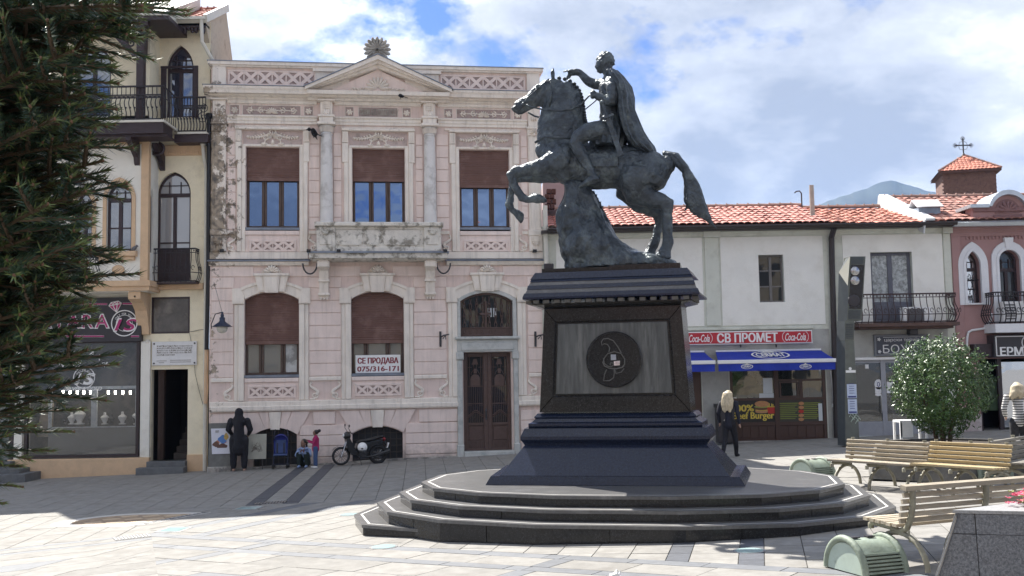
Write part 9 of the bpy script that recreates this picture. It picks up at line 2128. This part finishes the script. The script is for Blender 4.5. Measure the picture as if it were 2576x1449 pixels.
PX=Vector((8.3,19.9));FP_=thing('stone_planter','dark stone planter with sloping sides behind the joined benches, under the round shrub','planter',(PX.x,PX.y,gz(PX.x)))
hx=[(1.55*math.cos(t),1.3*math.sin(t))for t in[R(60)*k+R(15)for k in range(6)]]
for k in range(6):
 A_,B_=Vector(hx[k]+(0,)),Vector(hx[(k+1)%6]+(0,))
 for i in range(2):
  p_,q_=A_.lerp(B_,i*0.5+0.004),A_.lerp(B_,i*0.5+0.496);mb=MB();mb.loft([[p_*1.12,q_*1.12,q_*1.0+Vector((0,0,0.62)),p_*1.0+Vector((0,0,0.62))],[p_*1.05,q_*1.05,q_*0.93+Vector((0,0,0.62)),p_*0.93+Vector((0,0,0.62))]]);mb.build('stone_slab',mat('planter_dark',(0.13,0.125,0.115),0.8,0.3,5,0.3,30),FP_,fixn=True)
mb=MB();mb.prism([(p_[0]*0.96,p_[1]*0.96)for p_ in hx],0.5,0.58,'z');mb.build('soil',mat('soil'),FP_)
x,z=fr(2305,1095,21.0);mb=MB();mb.box(-0.28,0.28,-0.2,0.2,0.0,0.04)
for a,b in((-1,-1),(-1,1),(1,-1),(1,1)):mb.box(a*0.26-0.02,a*0.26+0.02,b*0.18-0.02,b*0.18+0.02,-0.9,0.0)
mb.box(-0.27,-0.02,-0.2,-0.18,-0.3,0.0);tag(mb.build('side_table',M_SWHITE,loc=(x,21.3,gz(x)+0.95)),'small white table standing between the benches and the patisserie','table')
# speaker column
DS=27.0;X0,_=fr(2135,1100,DS);SPK=thing('speaker_column','grey green angular street column with loudspeakers behind glass at its top','speaker column',(X0,DS,0))
M_COLM=mat('column_green',(0.105,0.115,0.10),0.5,0.2,4,0.1,40);M_COLD=mat('column_dark',(0.06,0.07,0.075),0.5,0.2,4)
sp=lambda u,v,D=DS:(fr((3232+u/1.858)/1.5652,(980+v/1.858)/1.5652,D)[0]-X0,fr((3232+u/1.858)/1.5652,(980+v/1.858)/1.5652,D)[1])
def facet(name,front,left,m1,m2,dp=0.45):
 """leaning hollow box: front polygon in the picture plane, side face going back to the left"""
 F_=[sp(*p)for p in front];L_=[sp(*p)for p in left]
 mb=MB();n=len(F_);mb.add([(p[0],0,p[1])for p in F_]+[(p[0]-0.02,dp,p[1])for p in F_],[tuple(range(n))]+[(i,n+i,n+(i+1)%n,(i+1)%n)for i in range(n)]+[tuple(range(2*n-1,n-1,-1))]);mb.build(name,m1,SPK,fixn=True)
 mb=MB();mb.add([(F_[0][0],0.001,F_[0][1]),(F_[-1][0],0.001,F_[-1][1]),(L_[1][0],0.30,L_[1][1]),(L_[0][0],0.30,L_[0][1])]+[(F_[0][0],0.3,F_[0][1]),(F_[-1][0],0.3,F_[-1][1])],[(0,1,2,3),(3,2,5,4),(0,3,4),(1,5,2)]);mb.build(name+'_side',m2,SPK,fixn=True)
facet('shaft',[(180,1440),(285,1440),(243,670),(178,670)],[(150,1440),(140,670)],M_COLM,M_COLD)
facet('neck',[(178,669),(243,669),(246,525),(176,525)],[(140,669),(145,525)],M_COLM,M_COLD)
facet('speaker_head',[(192,524),(300,524),(327,55),(213,55)],[(148,524),(156,170)],M_COLM,M_COLD)
mb=MB();a,b,c,e=sp(213,55),sp(156,165),sp(197,270),sp(213,60);mb.add([(a[0],-0.003,a[1]),(b[0],0.29,b[1]),(c[0],-0.003,c[1])],[(0,1,2)]);mb.build('bevel_plate',mat('bevel_cream',(0.60,0.58,0.48),0.5,0.05),SPK)
mb=MB();P=[sp(*p)for p in((206,438),(296,438),(316,118),(219,118))];mb.prism(P,-0.012,-0.002);mb.build('speaker_window',mat('speaker_black',(0.008,0.008,0.01),0.25,0.2),SPK)
for v in(163,233):mb=MB();x,z=sp(246,v);mb.lathe((x,-0.05,z),[(0.0,-0.03),(0.07,-0.02),(0.115,0.0),(0.12,0.03)],14,'y');mb.build('spotlight',M_CHR,SPK,smooth=40)
mb=MB();x,z=sp(240,378);mb.lathe((x,-0.02,z),[(0.0,-0.01),(0.10,-0.015),(0.15,-0.01),(0.16,0.01)],18,'y');mb.build('speaker_cone',M_SIGNBK,SPK)
def slots(u0,u1,v0,v1,n,sk):
 for k in range(n):
  v=v0+(v1-v0)*(k+0.5)/n;mb=MB();a=sp(u0+sk*k,v);b=sp(u1+sk*k,v);mb.box(a[0],b[0],-0.02,-0.002,a[1]-0.012,a[1]+0.012);mb.build('vent_slat',M_COLD,SPK)
slots(222,312,60,112,6,-0.5);slots(203,290,448,515,7,-0.6);slots(182,236,545,660,9,-0.2)
for k,(u0,v0,u1,v1)in enumerate(((188,990,262,1092),(194,1100,266,1205))):
 a=sp(u0,v0);b=sp(u1,v1);w_,h_=(b[0]-a[0]),a[1]-b[1]
 NT=thing('paper_notice',('upper' if k==0 else 'lower')+' pale blue paper notice pasted on the speaker column','notice',(X0+a[0],DS,b[1]));mb=MB();mb.add([(w_*i/6,-0.012-0.012*abs(math.sin(i*1.9+k)),h_*j/6)for j in range(7)for i in range(7)],[(j*7+i,j*7+i+1,j*7+i+8,j*7+i+7)for j in range(6)for i in range(6)]);mb.build('sheet',mat('notice_blue',(0.50,0.57,0.72),0.8,0.08,7),NT,smooth=True)
 mb=MB();mb.box(0.02,w_-0.02,-0.03,-0.026,0.02,0.06);[mb.box(0.05,w_-0.06,-0.029,-0.0265,h_*0.35+q_*0.06,h_*0.35+q_*0.06+0.012)for q_ in range(5)];mb.build('printing',mat('ink_blue'),NT)
mb=MB();a=sp(182,888);b=sp(255,905);mb.box(a[0],b[0],-0.006,-0.002,b[1],a[1]);x,z=sp(214,876);mb.lathe((x,-0.008,z),[(0,0),(0.04,0),(0.04,0.004)],10,'y');mb.build('stickers',M_DECAL,SPK)
mb=MB()
for k in range(6):a=sp(208+k*11,1230+(k*37)%50);mb.tube([(a[0],-0.006,a[1]),(a[0]+0.06,-0.006,a[1]+0.10),(a[0]+0.02,-0.006,a[1]+0.16),(a[0]+0.10,-0.006,a[1]+0.05)],0.008,4)
mb.build('graffiti',M_VERDP,SPK)
mb=MB();x,z=WB.q(2117,940);mb.tube([(x,-0.05,WB.z(845,2115)),(x+0.18,-0.05,0.3)],0.04,6);mb.bbox(x-0.16,x+0.06,-0.16,0,WB.z(876,2108),WB.z(857,2108),0.01);tag(mb.build('meter_pipe',M_GUTD,loc=(XW0,DW,0)),'dark conduit with meter box on the wall behind the speaker column','conduit')
# FIR AND SHRUB
M_NEED=mat('fir_needles',(0.034,0.066,0.036),0.5,0.45,3,spec=0.35,objvar=0.35);M_NEEDT=mat('fir_tips_sunlit',(0.11,0.15,0.05),0.5,0.3,3,spec=0.4,objvar=0.3);M_TWIG=mat('fir_twig',(0.10,0.068,0.042),0.8,0.25,12);M_BUD=mat('fir_bud',(0.15,0.08,0.045),0.7,0.2)  # yellowish tip needles: sunlight painted into their colour
def fir_branch(seed,L_=1.0):
 """flat fir spray along +x: stem, side twigs, needles all round each twig"""
 rr=random.Random(seed);mb=MB();tw=[]
 stem=[(L_*t,0.02*math.sin(3*t+seed),-0.10*L_*t*t+0.05*L_*t)for t in[i/8 for i in range(9)]];tw.append((stem,0.0))
 for k in range(15):
  t=0.12+0.82*k/14;s_=1 if k%2 else-1;b=Vector((L_*t,0.02*math.sin(3*t+seed),-0.10*L_*t*t+0.05*L_*t));l=(0.40*(1-t)+0.13)*L_*rr.uniform(0.75,1.1);a=s_*R(rr.uniform(42,60));d=Vector((math.cos(a),math.sin(a),rr.uniform(-0.14,0.18)))
  path=[tuple(b+d*l*q+Vector((0.12*l*q*q,0,-0.08*l*q*q)))for q in(0,0.33,0.66,1)];tw.append((path,1))
  if l>0.26:
   for s2 in(-1,1):b2=b+d*l*0.5;a2=a+s2*R(45);d2=Vector((math.cos(a2),math.sin(a2),rr.uniform(-0.1,0.15)));tw.append(([tuple(b2+d2*l*0.42*q)for q in(0,0.5,1)],1))
 for path,lv in tw:
  P=[Vector(p)for p in path];mb.m=2;mb.tube(P,[0.007*(1-0.6*i/(len(P)-1))if lv else 0.011*(1-0.6*i/(len(P)-1))for i in range(len(P))],4,cap=False)
  tot=sum((P[i+1]-P[i]).length for i in range(len(P)-1));n=int(tot/0.0023)
  for k in range(n):
   s_=tot*(k+rr.random())/n;u=s_/tot;i=0
   while i<len(P)-2 and s_>(P[i+1]-P[i]).length:s_-=(P[i+1]-P[i]).length;i+=1
   d=(P[i+1]-P[i]).normalized();o=P[i]+d*s_
   if not lv and u<0.12:continue
   w=rr.uniform(0,2*math.pi);a=d.orthogonal().normalized();b=d.cross(a);r_=(a*math.cos(w)+b*math.sin(w));nd=(r_*0.9+d*rr.uniform(0.85,1.7)+Vector((0,0,0.12))).normalized();ln=rr.uniform(0.028,0.041)*(1 if u<0.92 else 0.8);sd=nd.cross(r_+Vector((0.01,0.3,0.02))).normalized()*0.0030
   mb.m=1 if u>0.86 else 0;mb.add([o-sd,o+sd,o+nd*ln],[(0,1,2)])
  mb.m=3;mb.ell(P[-1],0.004,0.004,0.005,5,4)
 return mb.mesh('branch',[M_NEED,M_NEEDT,M_TWIG,M_BUD])
FIRX,FIRY=-3.35,4.9
FIR=thing('fir_tree','dark green fir reaching in from the left edge close to the camera','tree',(FIRX,FIRY,gz(FIRX)))
mb=MB();mb.tube([(0,0,0),(0.02,0,2),(0,0.02,4.5),(0,0,7.2)],[0.17,0.14,0.09,0.02],10);mb.build('trunk',mat('fir_bark',(0.09,0.065,0.05),0.95,0.3,9,0.6,18),FIR,smooth=50)
BM=[fir_branch(k)for k in(1,2,3)]
fr_=random.Random(21)
def put(tip,base,m,roll):
 v=Vector(tip)-Vector(base);o=link('branch',m,FIR);x=v.normalized();y=Vector((0,0,1)).cross(x).normalized();z=x.cross(y);M_=Matrix((x,y,z)).transposed().to_4x4();l=v.length
 o.matrix_local=Matrix.Translation(Vector(base)-Vector((FIRX,FIRY,gz(FIRX))))@M_@Matrix.Rotation(roll,4,'X')@Matrix.Diagonal((l,l*0.92,l*0.92,1))
def env(y):
 pts=[(-120,470),(20,440),(60,420),(110,300),(200,280),(310,285),(378,335),(440,270),(500,270),(590,300),(660,300),(750,245),(845,285),(880,240),(930,130),(1060,45),(1120,-40)]
 for(a,b),(c,d)in zip(pts[:-1],pts[1:]):
  if a<=y<=c:return b+(d-b)*(y-a)/(c-a)
 return-60
tips=[(425,52,4.6),(392,25,4.9),(300,135,4.5),(285,195,4.2),(283,255,4.3),(278,312,4.2),(338,378,4.4),(268,402,4.4),(262,436,4.2),(268,492,4.6),(300,590,4.4),(303,662,4.3),(243,742,4.4),(292,846,4.4),(250,872,4.7),(140,912,4.3),(105,962,4.4),(45,1060,4.5),(205,700,4.3),(230,800,4.5),(180,250,3.9),(195,470,3.9),(170,610,3.9),(150,790,4.0),(60,880,4.0),(60,1000,4.2)]
for k in range(104):
 y=fr_.uniform(-130,850);x=env(y)-fr_.uniform(12,230);tips.append((x,y,fr_.uniform(4.0,5.6)))
for k in range(34):y=fr_.uniform(-150,850);tips.append((env(y)-fr_.uniform(90,300),y,fr_.uniform(4.8,6.0)))
for k,(x,y,D)in enumerate(tips):
 x-=62 if k>0 else 78
 X,Z=fr(x,y,D)
 tip=Vector((X,D,Z));v=Vector((FIRX-X,FIRY-D,0));L_=min(1.75,max(0.9,v.length));v.normalize();sl=fr_.uniform(-0.25,0.42)if k>25 else(-0.18 if y<160 else fr_.uniform(0.05,0.4))
 base=tip+Vector((v.x,v.y,-sl)).normalized()*L_*1.0;put(tip,base,BM[k%3],fr_.uniform(-0.5,0.5))
for k in range(44):
 a=fr_.uniform(R(70),R(330));z=fr_.uniform(2.9,6.4);L_=fr_.uniform(0.9,1.6)*(1.15-z/9);base=Vector((FIRX,FIRY,z));put(base+Vector((math.cos(a),math.sin(a),0.15))*L_,base,BM[k%3],fr_.uniform(-0.5,0.5))
M_SHR=mat('shrub_leaf',(0.050,0.105,0.024),0.38,0.4,2.5,spec=0.45,col2=(0.11,0.165,0.035),c2scale=3,c2lo=0.5,c2hi=0.7)
Xs,Zb=fr(2372,1092,19.7);_,Zt=fr(2372,868,19.7);rs=random.Random(12)
SH=thing('round_shrub','dense round glossy green shrub in the planter behind the benches','shrub',(Xs,19.7,gz(Xs)+0.56));zb_=Zb-gz(Xs)-0.56;H_=Zt-Zb
mb=MB();cc=Vector((0,0,zb_+H_*0.52))
def blob(d):return 1+0.16*mnoise.noise(d*2.1+Vector((5,0,0)))+0.10*mnoise.noise(d*4.5)
for k in range(11500):
 d=Vector((rs.gauss(0,1),rs.gauss(0,1),rs.gauss(0,1))).normalized();r_=(0.50+0.5*rs.random()**0.45)*blob(d)
 if mnoise.noise(d*3.3+Vector((0,9,0)))<-0.28 and r_>0.8:r_*=0.8
 o=cc+Vector((d.x*0.90*r_*(1.0 if d.z>-0.5 else 0.9),d.y*0.9*r_,d.z*H_*0.56*r_));n_=(d+Vector((rs.gauss(0,0.5),rs.gauss(0,0.5),rs.gauss(0,0.5)+0.35))).normalized();a=n_.orthogonal().normalized();w=rs.uniform(0,6.28);a=(a*math.cos(w)+n_.cross(a)*math.sin(w));b=n_.cross(a);l=rs.uniform(0.045,0.085);wd=l*0.42
 mb.add([o-a*l*0.5,o+b*wd*0.5-n_*0.006,o+a*l*0.6,o-b*wd*0.5-n_*0.006,o+n_*0.006],[(0,1,4),(1,2,4),(2,3,4),(3,0,4)])
for k in range(110):
 d=Vector((rs.gauss(0,1),rs.gauss(0,1),rs.gauss(0.7,0.9))).normalized();o0=cc+Vector((d.x*0.88*blob(d),d.y*0.88*blob(d),d.z*H_*0.52*blob(d)));ax=(d+Vector((0,0,0.7))).normalized()
 for j in range(7):
  o=o0+ax*0.022*j;t=j*2.4;s_=ax.orthogonal().normalized();q_=(s_*math.cos(t)+ax.cross(s_)*math.sin(t)+ax*0.8).normalized();b=q_.cross(ax).normalized();l=0.07;mb.add([o,o+q_*l*0.5+b*0.014,o+q_*l,o+q_*l*0.5-b*0.014],[(0,1,2,3)])
mb.build('crown',M_SHR,SH,kind='stuff');mb=MB()
for k in range(6):a=k*1.05;mb.tube([(0.12*math.cos(a),0.12*math.sin(a),0),(0.16*math.cos(a),0.16*math.sin(a),0.3),(0.4*math.cos(a),0.4*math.sin(a),cc.z)],[0.035,0.03,0.012],6)
mb.build('stems',M_TWIG,SH)
# far side of the square (mirrored in the windows)
M_SAND=mat('sandstone',(0.30,0.25,0.185),0.9,0.12,1.5,col2=(0.3,0.25,0.19),c2scale=0.8)
for k,(x,wd,h_,cc)in enumerate(((-15,13,10.5,M_SAND),(0.5,15,8,M_SAND),(16,14,11,M_SAND))):
 o=thing('square_house',('tall sandstone house on the far left','low wide sandstone house in the middle','tall sandstone house on the far right')[k]+' of the opposite side of the square','house',(x,-17.0,gz(x)),math.pi)
 hs_=[Hole(-wd/2+0.9+i*2.3,-wd/2+2.1+i*2.3,1.0+3.4*j,2.9+3.4*j)for i in range(int((wd-1)/2.3))for j in range(int(h_/3.4))]
 mb=MB();wall(mb,-wd/2,wd/2,-0.5,h_,hs_,0.0,0.25,ret=9);mb.build('wall',cc,o);mb=MB()
 for q_ in hs_:mb.add([(q_.x0,0.2,q_.z0),(q_.x1,0.2,q_.z0),(q_.x1,0.2,q_.z1),(q_.x0,0.2,q_.z1)],[(0,1,2,3)])
 mb.build('window_panes',M_DARK,o,kind='stuff');mb=MB();mb.prism([(-0.5,h_+0.001),(9.5,h_+0.001),(4.5,h_+2.2)],-wd/2-0.4,wd/2+0.4,'x');mb.build('roof',M_TILE,o)
